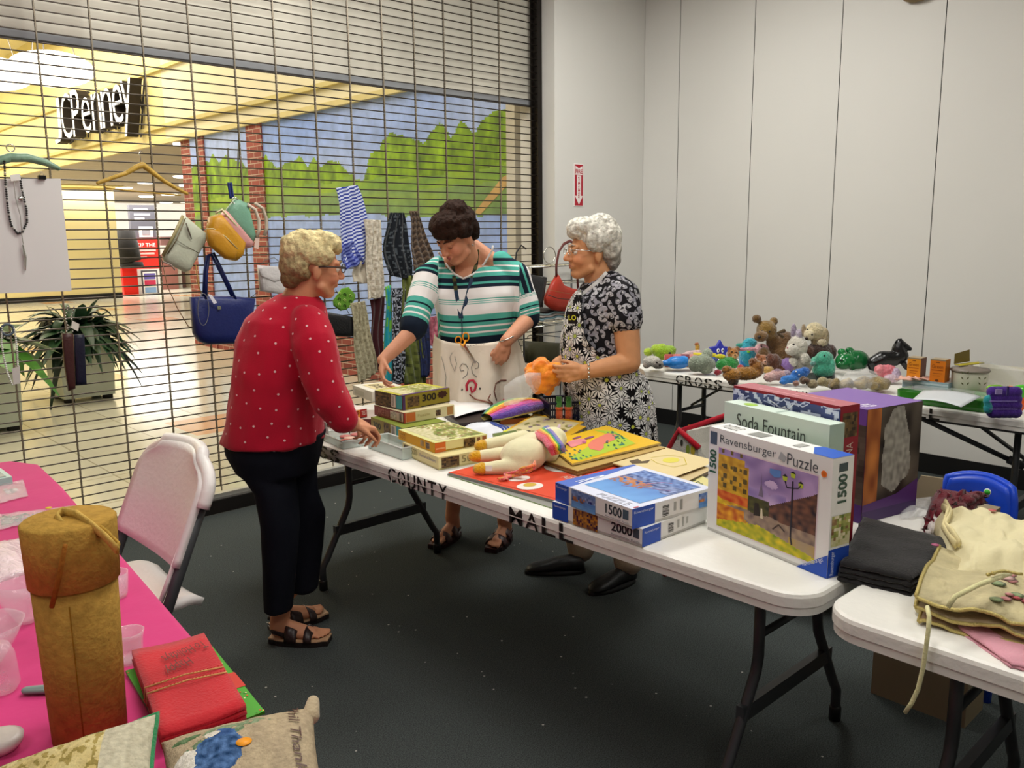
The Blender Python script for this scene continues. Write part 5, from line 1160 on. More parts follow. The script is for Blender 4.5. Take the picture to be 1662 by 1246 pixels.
def art(m, s): m.arect(s.top, .12, .2, .8, .85, '#e0cfa0', .001); m.text(s.top, 'GAME', .2, .3, .7, .6, '#4a3c34', .0016); m.arect(s.left, .1, .2, .6, .7, '#c9c4b4', .001)
b14.make('game_box', 'white box of cards beside the reaching hand', 'game box', ['#e2dccf']*6, art, 'small games by the red top')
# --- clear plastic boxes
def clearbox(A, B, C, z0, h, label, cont=None, **k):
    b = Box(A, B, C, z0, h, **k); t = thing('clear_container', label, 'plastic box', b.O+b.U/2+b.Vv/2, 0, 'clear plastic boxes'); w = .0025; u, v = b.U.normalized(), b.Vv.normalized(); H = V((0, 0, b.h)); m = MB()
    m.box(b.O, b.U, b.Vv, V((0, 0, w)), '#cfd6cf'); m.box(b.O, u*w, b.Vv, H, '#cfd6cf'); m.box(b.O+b.U-u*w, u*w, b.Vv, H, '#cfd6cf'); m.box(b.O, b.U, v*w, H, '#cfd6cf'); m.box(b.O+b.Vv-v*w, b.U, v*w, H, '#cfd6cf')
    m.build('container', mat('frosted_plastic', '#cdd8d2', rough=.25, alpha=.5, var=(8, .05)), t); m = MB(); q = [b.O+H, b.O+b.U+H, b.O+b.U+b.Vv+H, b.O+b.Vv+H]; m.tube(q, .003, '#dfe4df', 6, closed=True); m.build('rim', mat('frosted_rim', '#d8dedb', rough=.3, alpha=.8, var=(8, .05)), t)
    if cont: cont(b, t)
    return t
def cont(b, t):
    m = MB(); c = b.O+b.U*.5+b.Vv*.5
    for i in range(7): m.lathe([(.022, 0), (.022, .005)], ['#c9706c', '#b85c50', '#7c4a3c', '#e0b8a4'][i % 4], c=c+b.U*(.3*sin(i*2.1))+b.Vv*(.3*cos(i*1.7))+V((0, 0, .006+.004*(i % 3))), n=14)
    m.build('contents', PLAS, t)
clearbox((556, 729), (602, 716), (522, 713), .741, .030, 'shallow clear tray at the far left corner of the puzzle table', cont, depth=.17)
clearbox((653, 747), (668, 741), (598, 727), .741, .045, 'long frosted plastic box beside the stacked 300 piece jigsaws', None, depth=.09)
m = MB(); c = onz(529, 712, .742); m.lathe([(.012, 0), (.012, .04), (.006, .052), (.006, .06), (.008, .06), (.008, .07)], '#b8b0ac', c=c, n=14); tag(m.build('small_bottle', PLAS), 'tiny pale bottle in the shallow tray next to the red top', 'bottle')
# --- boards, picture books and papers
def board(name, label, cat, pts, z0, th, col, side, art=None, sheets=1, group=None, sag=0):
    """a flat board; pts: near corner, right, far, left seen in the photo"""
    q = [onz(*p, z0+th) for p in pts]; t = MB(); n = 0
    for k in range(sheets):
        o = V((.002*sin(k*2.3), .003*cos(k*1.7), 0)); h = th/sheets; t.prism([V((p.x, p.y, z0+h*k))+o for p in q], V((0, 0, h*.86)), col if k == sheets-1 else side, side)
    fr = Fr(q[3]+V((0, 0, -th*.14/sheets)), q[0]-q[3], q[2]-q[3])
    if fr.N.z < 0: fr.N = -fr.N
    if art: art(t, fr)
    return tag(t.build(name, PAINT), label, cat, group)
def a_mag(m, f):
    m.arect(f, .02, .03, .98, .97, '#d8482c', .001); m.arect(f, .03, .70, .22, .93, '#e8b89a', .0015); m.arect(f, .05, .74, .20, .77, '#b83a2a', .002); m.arect(f, .05, .82, .20, .85, '#b83a2a', .002)
    m.acirc(f, .30, .3, .06, .08, '#e89a28', .002); m.acirc(f, .48, .22, .06, .09, '#e4dcd4', .002); m.acirc(f, .66, .13, .08, .10, '#e4dcd4', .002); m.acirc(f, .64, .15, .04, .05, '#c8a83c', .0025)
    m.acirc(f, .50, .72, .16, .2, '#d8d4cc', .002); m.acirc(f, .52, .76, .035, .05, '#f4f2ee', .0025); m.acirc(f, .52, .76, .014, .02, '#2a2a2a', .003)
    m.acirc(f, .86, .35, .11, .13, '#7c9c2c', .002); m.acirc(f, .84, .37, .07, .07, '#a8b43c', .0025)
    m.text(f, 'MORE AND', .66, .52, .95, .58, '#f0d8c8', .002); m.text(f, 'ADVENTURES', .66, .44, .97, .50, '#f0d8c8', .002); m.arect(f, .86, .8, .97, .82, '#f0b89c', .002)
board('picture_board', 'red picture book with cartoon shapes under the unicorn toy', 'picture book', [(903, 812), (1010, 775), (880, 728), (727, 766)], .742, .012, '#d8482c', '#8a8a84', a_mag, 2, 'boards and picture books')
board('picture_board', 'grey edged board lying under the red picture book', 'picture book', [(897, 824), (1000, 795), (878, 745), (729, 771)], .7405, .0035, '#8c8c86', '#7c9a5c', None, 1, 'boards and picture books')
def a_frame(m, f):
    m.arect(f, .0, .0, 1, 1, '#d8a828', .0005); m.arect(f, .05, .07, .95, .93, '#cfc494', .001); random.seed(4)
    for i in range(26): m.acirc(f, random.uniform(.15, .9), random.uniform(.2, .85), random.uniform(.02, .07), random.uniform(.02, .06), random.choice(['#8c8a4a', '#7c6a70', '#b8a8b0', '#5c5844', '#a89a5c', '#c9b4a0']), .0015+.0002*(i % 3))
board('picture_board', 'yellow framed tray puzzle with a garden picture beside the rainbow pillow', 'picture book', [(893, 723), (951, 692), (868, 671), (806, 706)], .760, .008, '#d8a828', '#a8842c', a_frame, 2, 'boards and picture books')
def a_pig(m, f):
    m.arect(f, .01, .015, .99, .985, '#e0b41c', .0006); m.apoly(f, [(.05, .75), (.3, .97), (.97, .97), (.97, .1), (.8, .05), (.6, .4), (.7, .7), (.4, .85)], '#a8c234', .001)
    m.apoly(f, [(.32, .86), (.42, .55), (.55, .42), (.70, .38), (.86, .46), (.80, .55), (.66, .62), (.64, .82), (.48, .92)], '#dc7a68', .0016)
    m.acirc(f, .34, .34, .12, .15, '#d8848c', .002); m.acirc(f, .42, .26, .06, .06, '#e08a8c', .0024); m.acirc(f, .30, .56, .035, .08, '#8a4a78', .0024, a0=.5); m.acirc(f, .17, .42, .03, .07, '#8a4a78', .0024); m.acirc(f, .42, .42, .05, .025, '#b05a80', .0026)
    for i, (a, b) in enumerate(((.3, .12), (.22, .2), (.42, .1), (.12, .12), (.34, .2))): m.arect(f, a, b, a+.14, b+.018, '#7a4a5c', .002)
    random.seed(2)
    for i in range(34): m.acirc(f, random.uniform(.55, .95), random.choice([random.uniform(.04, .3), random.uniform(.62, .95)]), .035, .014, random.choice(['#2f7a5c', '#3c8a70', '#2c5c6a']), .002, 5, random.uniform(0, 3))
    for i in range(20): m.acirc(f, random.uniform(.3, .7), random.uniform(.86, .96), .03, .014, random.choice(['#2f7a5c', '#3c8a70', '#4a6a8a']), .002, 5, random.uniform(0, 3))
board('picture_board', 'yellow board book with a pink pig on its cover', 'picture book', [(930, 752), (1074, 718), (985, 690), (885, 735-18)], .775, .008, '#e0b41c', '#c9b070', a_pig, 1, 'boards and picture books')
board('picture_board', 'plain brown edged boards stacked beneath the pig book', 'picture book', [(937, 764), (1080, 726), (990, 700), (870, 742)], .7425, .030, '#b89a58', '#8a6c3c', None, 4, 'boards and picture books')
def a_tan(m, f):
    m.arect(f, .01, .02, .99, .98, '#dcc894', .0006); m.line(f, [(.3, .5), (.4, .75), (.6, .8), (.8, .6), (.75, .4), (.5, .38), (.35, .45)], .003, '#c8b430', .0012); m.acirc(f, .55, .6, .1, .12, '#d8cc4c', .001); m.apoly(f, [(.2, .2), (.3, .14), (.42, .3), (.36, .42), (.32, .3), (.22, .34)], '#5c4c34', .0014); m.acirc(f, .12, .35, .02, .03, '#b8b03c', .0014)
board('picture_board', 'tan board with a faint yellow drawing behind the blue jigsaw boxes', 'picture book', [(1085, 778), (1155, 746), (1068, 722), (985, 748)], .762, .006, '#dcc894', '#a88c54', a_tan, 1, 'boards and picture books')
board('picture_board', 'thin boards with dark edges under the tan drawing board', 'picture book', [(1095, 790), (1156, 760), (1078, 735), (990, 762)], .742, .018, '#cdb88a', '#6a5a40', None, 3, 'boards and picture books')
board('picture_board', 'teal and yellow picture book poking out behind the blue jigsaw boxes', 'picture book', [(985, 788), (1040, 770), (985, 752), (935, 765)], .7415, .010, '#4a9c84', '#d8c82c', lambda m, f: (m.arect(f, .02, .03, .14, .97, '#e0cc24', .001), m.acirc(f, .6, .5, .2, .2, '#9c8470', .0014)), 1, 'boards and picture books')
board('picture_board', 'yellow tinted puzzle bag marked 150 between the boxes', 'picture book', [(1125, 800), (1165, 785), (1130, 765), (1090, 780)], .7415, .012, '#d8cf8c', '#b8ae74', lambda m, f: m.text(f, '150', .4, .4, .8, .62, '#3a5a44', .001), 1, 'boards and picture books')
# white paper over dark boxes
b15 = Box((745, 695), (830, 668), (722, 678), .7405, .022, depth=.34, width=.36)
b15.make('game_box', 'dark flat box under the white sheet of paper', 'game box', ['#2a1f1c']*6, lambda m, s: (m.arect(s.right, .55, 0, .95, 1, '#c06a30'), m.arect(s.right, .1, .2, .3, .8, '#4a3440')), 'small games by the red top')
q = [onz(*p, .772) for p in ((738, 678), (800, 662), (783, 645), (728, 650))]; m = MB()
m.grid(lambda u, v: (q[0].lerp(q[1], u)).lerp(q[3].lerp(q[2], u), v)+V((0, 0, .004*sin(u*4)+.003*sin(v*5+1))), 10, 8, '#eceae8', thick=.0015); tag(m.build('paper_sheet', PAINT), 'blank white sheet of paper in front of the white apron', 'paper')
# white printed bag with a yellow tag
q = [onz(*p, .76) for p in ((800, 722), (850, 700), (795, 678), (738, 690))]; t = thing('paper_bag', 'white printed bag with blue wave and yellow tag between puzzles and unicorn', 'bag', (q[0]+q[2])/2-V((0, 0, .015)))
def bagf(u, v): p = (q[0].lerp(q[1], u)).lerp(q[3].lerp(q[2], u), v); p.z = .744+.030*(sin(pi*min(1, max(0, u)))*sin(pi*v))**.5+.003*sin(u*14+v*9); return p
m = MB(); m.grid(bagf, 16, 14, '#d9dce4', thick=.002); m.build('bag_body', CLOTH, t); m = MB()
for k in range(3): m.grid(lambda u, v: bagf(.62+.16*k*.5+.05*v, .25+.5*u)+V((0, 0, .003))+V((.006*sin(u*9), .0, 0)), 10, 2, '#2c4a9c', thick=-.0005)
m.build('wave_logo', PAINT, t); m = MB(); m.grid(lambda u, v: bagf(.55+.3*u, .02+.18*v)+V((0, 0, .006)), 4, 3, '#dfe82c', thick=-.001); m.build('price_tag', PAINT, t)
board('picture_board', 'small green book leaning by the unicorn toy feet', 'picture book', [(805, 712), (844, 704), (838, 697), (800, 703)], .775, .012, '#5c7034', '#a8a878', None, 1, 'boards and picture books')
# rainbow pillow
t = thing('rainbow_pillow', 'rainbow striped plush pillow lying before the dark basket', 'plush toy', onz(835, 672, .76)); cols = ['#2a6a8c', '#3c9a3c', '#e8d820', '#f08a1c', '#d8301c', '#e05aa8', '#a04ab0', '#6a4aa8']
a, b = onz(790, 682, .765), onz(884, 660, .78); ax = (b-a); L0 = ax.length; ax.normalize(); sd = V((-ax.y, ax.x, 0)); m = MB()
def pil(u, v):
    w = .105*(sin(pi*min(.97, max(.03, u)))**.35); a0 = 2*pi*v; return a+ax*L0*u+sd*(w*cos(a0)*.9)+V((0, 0, .012+.034*sin(a0)*(sin(pi*min(.97, max(.03, u)))**.3)+.018*sin(pi*u)))
m.grid(pil, 20, 40, lambda u, v: cols[max(0, min(7, int((((1-cos(2*pi*v))/2)**1.7*.95+(.08-u*.08))*8)))] if sin(2*pi*v) > -.3 else '#d8c84c'); m.build('pillow_body', PLUSH, t)
# unicorn toy lying on its side
t = thing('unicorn_plush', 'cream plush unicorn with rainbow mane lying on the red picture book', 'plush toy', onz(830, 760, .76)); m = MB(); U_ = lambda x, y, z: onz(x, y, z); cr = '#ded6b4'
bc = U_(850, 738, .80); m.ell(bc, (.088, .078, .060), cr); m.cap(U_(845, 735, .80), U_(870, 720, .80), .055, .048, cr); m.cap(U_(868, 722, .80), U_(900, 712, .805), .048, .045, cr); m.ell(U_(897, 713, .81), (.055, .052, .048), cr); m.cap(U_(900, 716, .805), U_(893, 738, .79), .04, .028, '#e0c8b8')
legs = [((850, 712), (786, 722), .80), ((845, 735), (778, 740), .785), ((850, 756), (786, 760), .775)]
for a, b, z in legs: m.cap(U_(*a, z), U_(*b, z), .034, .021, cr)
remesh(m, 'plush_body', SOFT, t, .006, 4, lambda c, n: '#ddd6b0')
for a, b, z in legs: m = MB(); d = (U_(*b, z)-U_(*a, z)).normalized(); m.cap(U_(*b, z)+d*.008, U_(*b, z)+d*.022, .0222, .018, '#e0a81c'); m.build('hoof', PLUSH, t)
for i, c in enumerate(['#e0506c', '#d8301c', '#e88a1c', '#e8d820', '#4aa03c', '#3c6ab0', '#8c7ac0']):
    m = MB(); k = i/6; p0 = U_(868+20*k, 704-10*k, .836); m.chain([p0, U_(884+14*k, 712-4*k, .853), U_(894+16*k, 726-2*k, .845), U_(897+17*k, 735-4*k, .825)], [.010, .013, .013, .009], c, 8); m.build('mane_strand', PLUSH, t)
m = MB(); m.cap(U_(905, 700, .84), U_(908, 690, .85), .010, .005, '#d8b8c8'); m.build('horn', PLUSH, t); m = MB(); m.ell(U_(916, 724, .815), (.006, .006, .006), '#5c4a1c'); m.build('eye', PLAS, t)
m = MB()
for i in range(9): o = .004*(i-4); s0 = U_(868, 752, .805); m.chain([s0+V((o, o, 0)), U_(855, 762, .79)+V((o, -o, .004*sin(i))), U_(832, 770, .765)+V((-o, o*1.4, 0)), U_(808+2*i, 776+(i % 3), .762)], [.005, .006, .005, .003], ['#f07a4c', '#e8a03c', '#e05a5c'][i % 3], 6)
m.build('tail', PLUSH, t); m = MB(); a = U_(788, 764, .785); m.box(a, RT*.022, V((0, 0, .018)), FH*.001, '#ece8e0'); m.build('care_tag', PAINT, t)
# dark basket behind
b16 = Box((893, 690), (937, 690), (866, 668), .741, .095, depth=.13, width=.16); t = thing('plastic_basket', 'dark navy slatted plastic basket in front of the daisy apron', 'basket', b16.O+b16.U/2+b16.Vv/2)
def slat(m, O, D, n, L0, h, out):
    st = .011
    for k in range(int(L0/st)+1): m.box(O+D*min(L0, st*k)-D*.0022+out*.0, D*.0045, out*.003, V((0, 0, h)), '#15172e')
    for z in (0, h*.33, h*.66, h-.006): m.box(O+V((0, 0, z)), D*L0, out*.004, V((0, 0, .007)), '#15172e')
O = b16.O; u, v = b16.U.normalized(), b16.Vv.normalized(); m = MB(); slat(m, O, u, 0, b16.U.length, .095, v); slat(m, O, v, 0, b16.Vv.length, .095, u); slat(m, O+b16.Vv, u, 0, b16.U.length, .095, -v); slat(m, O+b16.U, v, 0, b16.Vv.length, .095, -u); m.box(O, b16.U, b16.Vv, V((0, 0, .004)), '#15172e'); m.build('basket_body', PLAS, t)
m = MB(); H = V((0, 0, .095)); m.tube([O+H, O+b16.U+H, O+b16.U+b16.Vv+H, O+b16.Vv+H], .005, '#1a1c34', closed=True); m.build('rim', PLAS, t)
t = thing('knitted_toy', 'green and orange knitted toy legs standing in the navy basket', 'plush toy', O+b16.U*.5+b16.Vv*.4); 
for k in (-1, 1): m = MB(); c = onplane(915+8*k, 660, O+b16.U*.5, V((RT.x, RT.y, 0))); c.z = .76; m.lathe([(.016, 0), (.017, .03), (.014, .06), (.014, .085), (.013, .105)], ['#c9582c', '#c9582c', '#4a8a3c', '#3c7a34'], c=c, n=14); m.lathe([(.018, .048), (.019, .054), (.018, .06)], '#d8642c', c=c, n=14); m.build('toy_leg', PLUSH, t)
# --- held things: orange cloth, clear bag
J3 = lambda x, y, o=0: onv(x, y, B3, o)
m = MB()
for (x, y, o, r) in ((878, 600, -.14, .05), (868, 612, -.15, .045), (892, 610, -.17, .05), (882, 622, -.17, .045), (900, 600, -.14, .035), (862, 600, -.12, .03), (890, 630, -.16, .03), (872, 628, -.15, .03)): m.ell(J3(x, y, o), (r, r*.9, r*1.05), '#f08c14')
o = remesh(m, 'orange_cloth', mat('orange_fabric', rough=.8, bump=(40, .9, .012), var=(14, .12), sheen=.3), None, .006, 2, lambda c, n: mixc('#f29a18', '#e87408', .5+.8*mn.noise(c*22)), lambda c, n: .012*mn.noise(V((c.x*26, c.y*26, c.z*9)))+.006*mn.noise(c*60))
tag(o, 'crumpled bright orange cloth held in the white haired woman\'s hands', 'cloth')
m = MB(); pa = [J3(878, 618, -.20), J3(858, 625, -.22), J3(838, 634, -.24), J3(818, 642, -.25)]
rows = []
for i, (p, w) in enumerate(zip(pa, (.035, .05, .052, .04))): rows.append([p+V((0, 0, 1))*w*cos(2*pi*k/16)*(1+.12*sin(k*2.3+i))+FH*w*.45*sin(2*pi*k/16)*(1+.2*sin(k*1.7+i*2)) for k in range(16)])
m.loft(rows, '#e8e8e8'); tag(m.build('clear_bag', BAG), 'empty clear plastic bag held below the orange cloth', 'bag')
# ================================================================ aprons and cloths on the second table
def cloth(name, label, cat, px, z, th, col, layers=1, wob=.004, group=None, mt=None, puff=.6, nu=26, nv=18):
    """a folded cloth: px its near, right, far, left corners in the photo"""
    q = [onz(*p, z) for p in px]; t = thing(name, label, cat, (q[0]+q[2])/2*1.0+V((0, 0, -.0)), 0, group)
    for k in range(layers):
        h = th/layers; zz = z+h*k+.002; o = [.006*sin(k*2.1+i) for i in range(4)]
        def f(u, v, k=k, zz=zz):
            p = (q[0].lerp(q[1], u)).lerp(q[3].lerp(q[2], u), v); c = (q[0]+q[2])/2; p = c+(p-c)*(1-.015*k); e = min(u, 1-u, v, 1-v)
            p.z = zz+h*.8*(min(1, e*9)**.5)+wob*(mn.noise(V((p.x*11, p.y*11, k)))+.6*mn.noise(V((p.x*26, p.y*26, k)))) ; p += V((wob*1.3*mn.noise(V((u*9, v*9, k))), wob*1.3*mn.noise(V((u*9, v*9, k+5))), 0)); p.z = max(p.z, zz); return p
        m = MB(); m.grid(f, nu, nv, col if not callable(col) else col, thick=h*.55); m.build('fabric_layer', mt or CLOTH, t)
    return t
c1 = cloth('folded_cloth', 'folded black cloth with a small pink sticker at the table end', 'cloth', [(1478, 968), (1582, 905), (1398, 857), (1358, 940)], TZ, .045, '#232223', 4, .005)
m = MB(); c = onz(1518, 884, TZ+.062); m.lathe([(.009, 0), (.009, .0012)], '#b0567c', c=c, n=16); m.build('price_sticker', PAINT, c1)
# cream apron heap
t = thing('cream_apron', 'crumpled cream cotton apron with a red sticker on the second table', 'apron', onz(1600, 870, TZ)); 
qa = [onz(1540, 930, TZ+.05), onz(1760, 960, TZ+.05), onz(1740, 830, TZ+.08), onz(1515, 822, TZ+.06)]
def crf(u, v):
    p = (qa[0].lerp(qa[1], u)).lerp(qa[3].lerp(qa[2], u), v); e = min(u, 1-u, v, 1-v); p.z = TZ+.012+.085*min(1, e*6)**.6*(.75+.3*mn.noise(V((u*3, v*3, 2))))+.018*abs(mn.noise(V((u*7, v*5, 1))))+.008*mn.noise(V((u*18, v*14, 4))); return p+V((.02*mn.noise(V((u*5, v*5, 8))), .02*mn.noise(V((u*5, v*5, 9))), 0))
CRMM = mat('cream_canvas', rough=.9, bump=(90, .3, .005), var=(6, .06)); m = MB(); m.grid(crf, 44, 34, '#d6cca4', thick=.004); m.build('fabric_body', CRMM, t)
m = MB()
for k in range(2):
    a = [crf(.08+.02*k, .9-.15*i)+V((0, 0, .012+.01*sin(i*2+k))) for i in range(5)]; m.tube(a, .011, '#d8ca98', sq=.5)
m.build('gathered_edge', CRMM, t); m = MB(); c = crf(.42, .82)+V((0, 0, .006)); m.lathe([(.010, 0), (.010, .0012)], '#c0605c', c=c, n=16); m.build('price_sticker', PAINT, t)
# quilted bag with gold trim, several soft folds
QM = mat('quilted_print', rough=.7, bump=(40, .6, .012), var=(22, .18)); t = thing('quilted_apron', 'folded quilted floral apron with glittery gold edging hanging near the table edge', 'apron', onz(1600, 980, TZ))
a0, a1_, a2_, a3_ = onz(1492, 992, TZ+.03), onz(1700, 1040, TZ+.03), onz(1760, 940, TZ+.03), onz(1530, 905, TZ+.03)
for k, (c, zz) in enumerate((('#a08468', .006), ('#b09c7c', .030), ('#b8ac84', .055))):
    def qf(u, v, k=k, zz=zz):
        p = (a0.lerp(a1_, u)).lerp(a3_.lerp(a2_, u), v); p.z = TZ+zz+.018*sin(pi*min(1, v*1.4+.05))*(1 if k < 2 else 1.2)+.006*sin(u*11+k*1.3)+.004*mn.noise(V((u*9, v*9, k))); return p+V((-.012*k*0, .01*sin(u*6+k), 0))
    m = MB(); m.grid(qf, 34, 16, c, thick=.006); o = m.build('quilt_layer', QM, t); m = MB(); m.tube([qf(i/30, 0)+V((0, 0, -.002)) for i in range(31)]+[qf(1, .3)], .0042, '#b8a868', 6); m.tube([qf(0, i/12) for i in range(13)], .0042, '#b8a868', 6); m.build('gold_piping', mat('gold_trim', '#bfae6a', rough=.35, metal=.5, bump=(300, .8, .004)), o)
    if k == 2:
        m = MB(); random.seed(4)
        for i in range(16): p = qf(random.uniform(.5, .95), random.uniform(.1, .8))+V((0, 0, .003)); m.lathe([(random.uniform(.008, .018), 0), (.004, .002)], random.choice(['#b85a5c', '#c98a88', '#8a9a70', '#d8b0a8']), c=p, n=8)
        m.build('flower_print', CLOTH, o)
m = MB(); m.chain([a0.lerp(a3_, .15)+V((0, 0, -.01)), a0.lerp(a3_, .3)+V((-.01, 0, .0)), a0.lerp(a3_, .5)+V((-.004, 0, .02))], [.018, .02, .016], '#c8bd8c'); m.build('rolled_fold', QM, t)
c2 = cloth('pink_cloth', 'pink patterned fabric under the quilted apron at the table edge', 'cloth', [(1640, 1085), (1760, 1110), (1700, 1010), (1545, 1018)], TZ, .012, '#d89aa8', 2, .003)
# cream tie
cp = [onz(1510, 990, TZ+.055), onz(1507, 1003, TZ+.03), V((1.672, .58, TZ+.012)), V((1.665, .585, TZ-.04))]
x0 = 1.664
tie = [onz(1640, 930, TZ+.12), onz(1590, 948, TZ+.115), onz(1550, 968, TZ+.105), onz(1538, 985, TZ+.085)]
m = MB(); hang = [onx(1505, 985, 1.70), onx(1508, 1000, 1.676), onx(1507, 1020, 1.668), onx(1503, 1050, 1.664), onx(1498, 1085, 1.662), onx(1490, 1118, 1.66), onx(1480, 1140, 1.658), onx(1469, 1156, 1.656)]
hang[0].z = max(hang[0].z, TZ+.01); m.tube(hang, .0055, '#d4cf9c', 8, sq=.8); m.build('tie_cord', CLOTH, t)
m = MB(); m.tube(tie, .005, '#d4cf9c', 8); m.build('tie_cord', CLOTH, t)
m = MB(); pts = [onz(1604, 932, TZ+.125)]+[onz(1612+8*i, 930-3*sin(i*.8)-1*i*.3, TZ+.13) for i in range(7)]; m.tube(pts, .003, '#cdbd6c', 6); [m.ell(p, (.005, .005, .004), '#dccb74', 8, 6) for p in pts[:2]]; m.build('gold_cord', mat('gold_trim'), t)
# dark red cloth, clear bag behind them
t = cloth('dark_red_cloth', 'dark red cloth bunched behind the cream apron', 'cloth', [(1500, 862), (1560, 845), (1600, 815), (1515, 815)], TZ, .05, '#5c1420', 2, .012)
t = cloth('red_print_cloth', 'red and white patterned cloth peeking out under the cream apron', 'cloth', [(1505, 872), (1545, 868), (1540, 835), (1508, 840)], TZ, .03, lambda u, v: '#8a1c2c' if u > .35 else '#ddd4d0', 1, .006)
m = MB(); m.grid(lambda u, v: onz(1462+50*u, 812+30*v-6*u, TZ+.006+.012*sin(pi*u)*sin(pi*v)+.003*sin(u*15+v*9)), 16, 10, '#eeeeee', thick=.001); tag(m.build('clear_bag', BAG), 'crumpled clear plastic lying on the table by the cardboard box', 'bag')
# ================================================================ toys and bric-a-brac on the far table
def pxs(base): return (onv(832, 500, base)-onv(831, 500, base)).length
def plush(name, label, cat, foot, blobs, eyes=(), z=TZ, mt=None, group='plush toys on the far table', vox=.005, fuzz=.0025, parts=(), back=0.):
    """blobs: centre px, radii px, metres back, colour"""
    b = onz(foot[0], foot[1], z); b = b+FH*back; k = pxs(b); t = thing(name, label, cat, (b.x, b.y, z), 0, group); m = MB(); info = []
    for px, py, rx, ry, off, c in blobs:
        p = onv(px, py, b, off); r = V((rx*k, min(rx, ry)*k, ry*k)); p.z = max(p.z, z+r.z*.92)
        m.ell(p, r, c, 14, 10, Matrix((RT, FH, V((0, 0, 1)))).transposed()); info.append((p, r, lin(c)))
    def cf(c, n):
        best = min(info, key=lambda q: ((c-q[0]).dot(RT)/q[1].x)**2+((c-q[0]).dot(FH)/q[1].y)**2+((c.z-q[0].z)/q[1].z)**2)[2]; g = 1+.25*mn.noise(c*90); return tuple(x*g for x in best)
    remesh(m, 'plush_body', mt or PLUSH, t, vox, 2, cf, (lambda c, n: fuzz*mn.noise(c*120)) if fuzz else None)
    T = BVHTree.FromPolygons([v for v in m.v], [f for f in m.f])
    for e in eyes:
        px, py, r = e[:3]; c = e[3] if len(e) > 3 else '#0c0b0b'; d = W(px, py); h = T.ray_cast(CAM0, d)
        if h[0] is not None: q = MB(); q.ell(h[0]-d*r*k*.1, (r*k,)*3, c, 10, 8); q.build(e[4] if len(e) > 4 else 'eye', PLAS, t)
    for nm, fn in parts: q = MB(); fn(q, b, k); q.build(nm, mt or PLUSH, t)
    return t
G, LG = '#8fb52a', '#a9c83c'
plush('plush_bird', 'lime green fluffy toy bird with yellow beak at the far left of the toy table', 'plush toy', (1078, 600), [(1078, 572, 19, 13, .1, G), (1066, 567, 11, 9, .1, LG), (1088, 568, 10, 8, .1, G), (1074, 564, 9, 7, .1, LG)], [(1087, 573, 2.2), (1079, 577, 2)], parts=[('beak', lambda m, b, k: m.ell(onv(1083, 578, b, .03), (.022, .02, .012), '#e8b82c'))])
plush('plush_bird', 'small yellow green toy half hidden behind the white haired woman', 'plush toy', (1055, 598), [(1052, 571, 8, 7, .1, '#b0c83a')])
plush('plush_dog', 'small white and grey toy dog lying beside the blue pouch', 'plush toy', (1062, 602), [(1058, 586, 15, 9, 0, '#c9c4ba'), (1068, 591, 10, 8, -.03, '#8c867e'), (1049, 592, 6, 6, 0, '#b8a89a')], [(1066, 588, 1.5), (1071, 592, 2)])
plush('beanbag_fish', 'shiny bright blue cushion toy beside the grey green bean toy', 'plush toy', (1100, 603), [(1100, 588, 20, 11, 0, '#2d7fd0'), (1082, 589, 9, 5, 0, '#2d7fd0'), (1108, 582, 10, 5, 0, '#3f95e0')], mt=mat('shiny_cloth', rough=.25, bump=(30, .4, .01), var=(12, .08)), fuzz=0)
m = MB(); a, b = onz(1090, 594, TZ+.06)+FH*.22, onz(1158, 594, TZ+.06)+FH*.22
for i, c in enumerate(['#a84a48', '#c9706a', '#7c3a48', '#c98a84', '#b03c44']): m.tube([a.lerp(b, i/5), a.lerp(b, (i+1)/5)], .04, c, 14)
tag(m.build('cloth_roll', CLOTH), 'rolled reddish cloth lying at the back of the toy table by the wall', 'cloth')
m = MB(); a, b = onz(1135, 590, TZ+.065)+FH*.16, onz(1172, 592, TZ+.065)+FH*.16; m.tube([a, a.lerp(b, .5), b], .028, '#4a64b0', 12); m.tube([a+V((0, 0, .03)), b+V((0, 0, .03))], .015, '#d8c83c', 10); tag(m.build('cloth_roll', CLOTH), 'blue and yellow rolled cloth beside the star toy', 'cloth')
m = MB(); m.chain([onv(1100, 580, onz(1100, 600, TZ), .07), onv(1118, 574, onz(1100, 600, TZ), .08), onv(1134, 572, onz(1100, 600, TZ), .08)], [.012, .018, .016], '#e2c4c4'); tag(m.build('plush_snake', PLUSH), 'pale pink long soft toy stretched above the blue cushion toy', 'plush toy')
plush('plush_giraffe', 'tiny yellow giraffe toy with brown head standing behind the bean toy', 'plush toy', (1132, 596), [(1132, 575, 6, 9, .1, '#d8b03c'), (1132, 563, 4, 7, .1, '#c99a3c'), (1131, 558, 4, 3, .1, '#9c5a2c')])
plush('beanbag_toy', 'grey green two lobed bean bag toy with white tag', 'plush toy', (1140, 608), [(1129, 590, 13, 14, 0, '#8c9684'), (1146, 592, 16, 15, 0, '#8c9684'), (1148, 575, 9, 10, 0, '#96a08e'), (1143, 588, 14, 14, -.01, '#8c9684')], fuzz=.001, parts=[('tag', lambda m, b, k: m.box(onv(1157, 603, b, -.06), RT*.01, V((0, 0, .02)), FH*.001, '#e4e2dc'))])
m = MB(); b = onz(1170, 600, TZ)+FH*.14; c = onv(1169, 570, b); 
m.prism([c+RT*r*cos(a)+V((0, 0, r*sin(a))) for r, a in [((.068 if i % 2 == 0 else .036), pi/2+2*pi*i/10) for i in range(10)]], FH*.04, '#3a3fb4')
st = m.build('star_body', CLOTH, thing('plush_star', 'blue star shaped soft toy with round white eyes', 'plush toy', b, 0, 'plush toys on the far table')); m = MB()
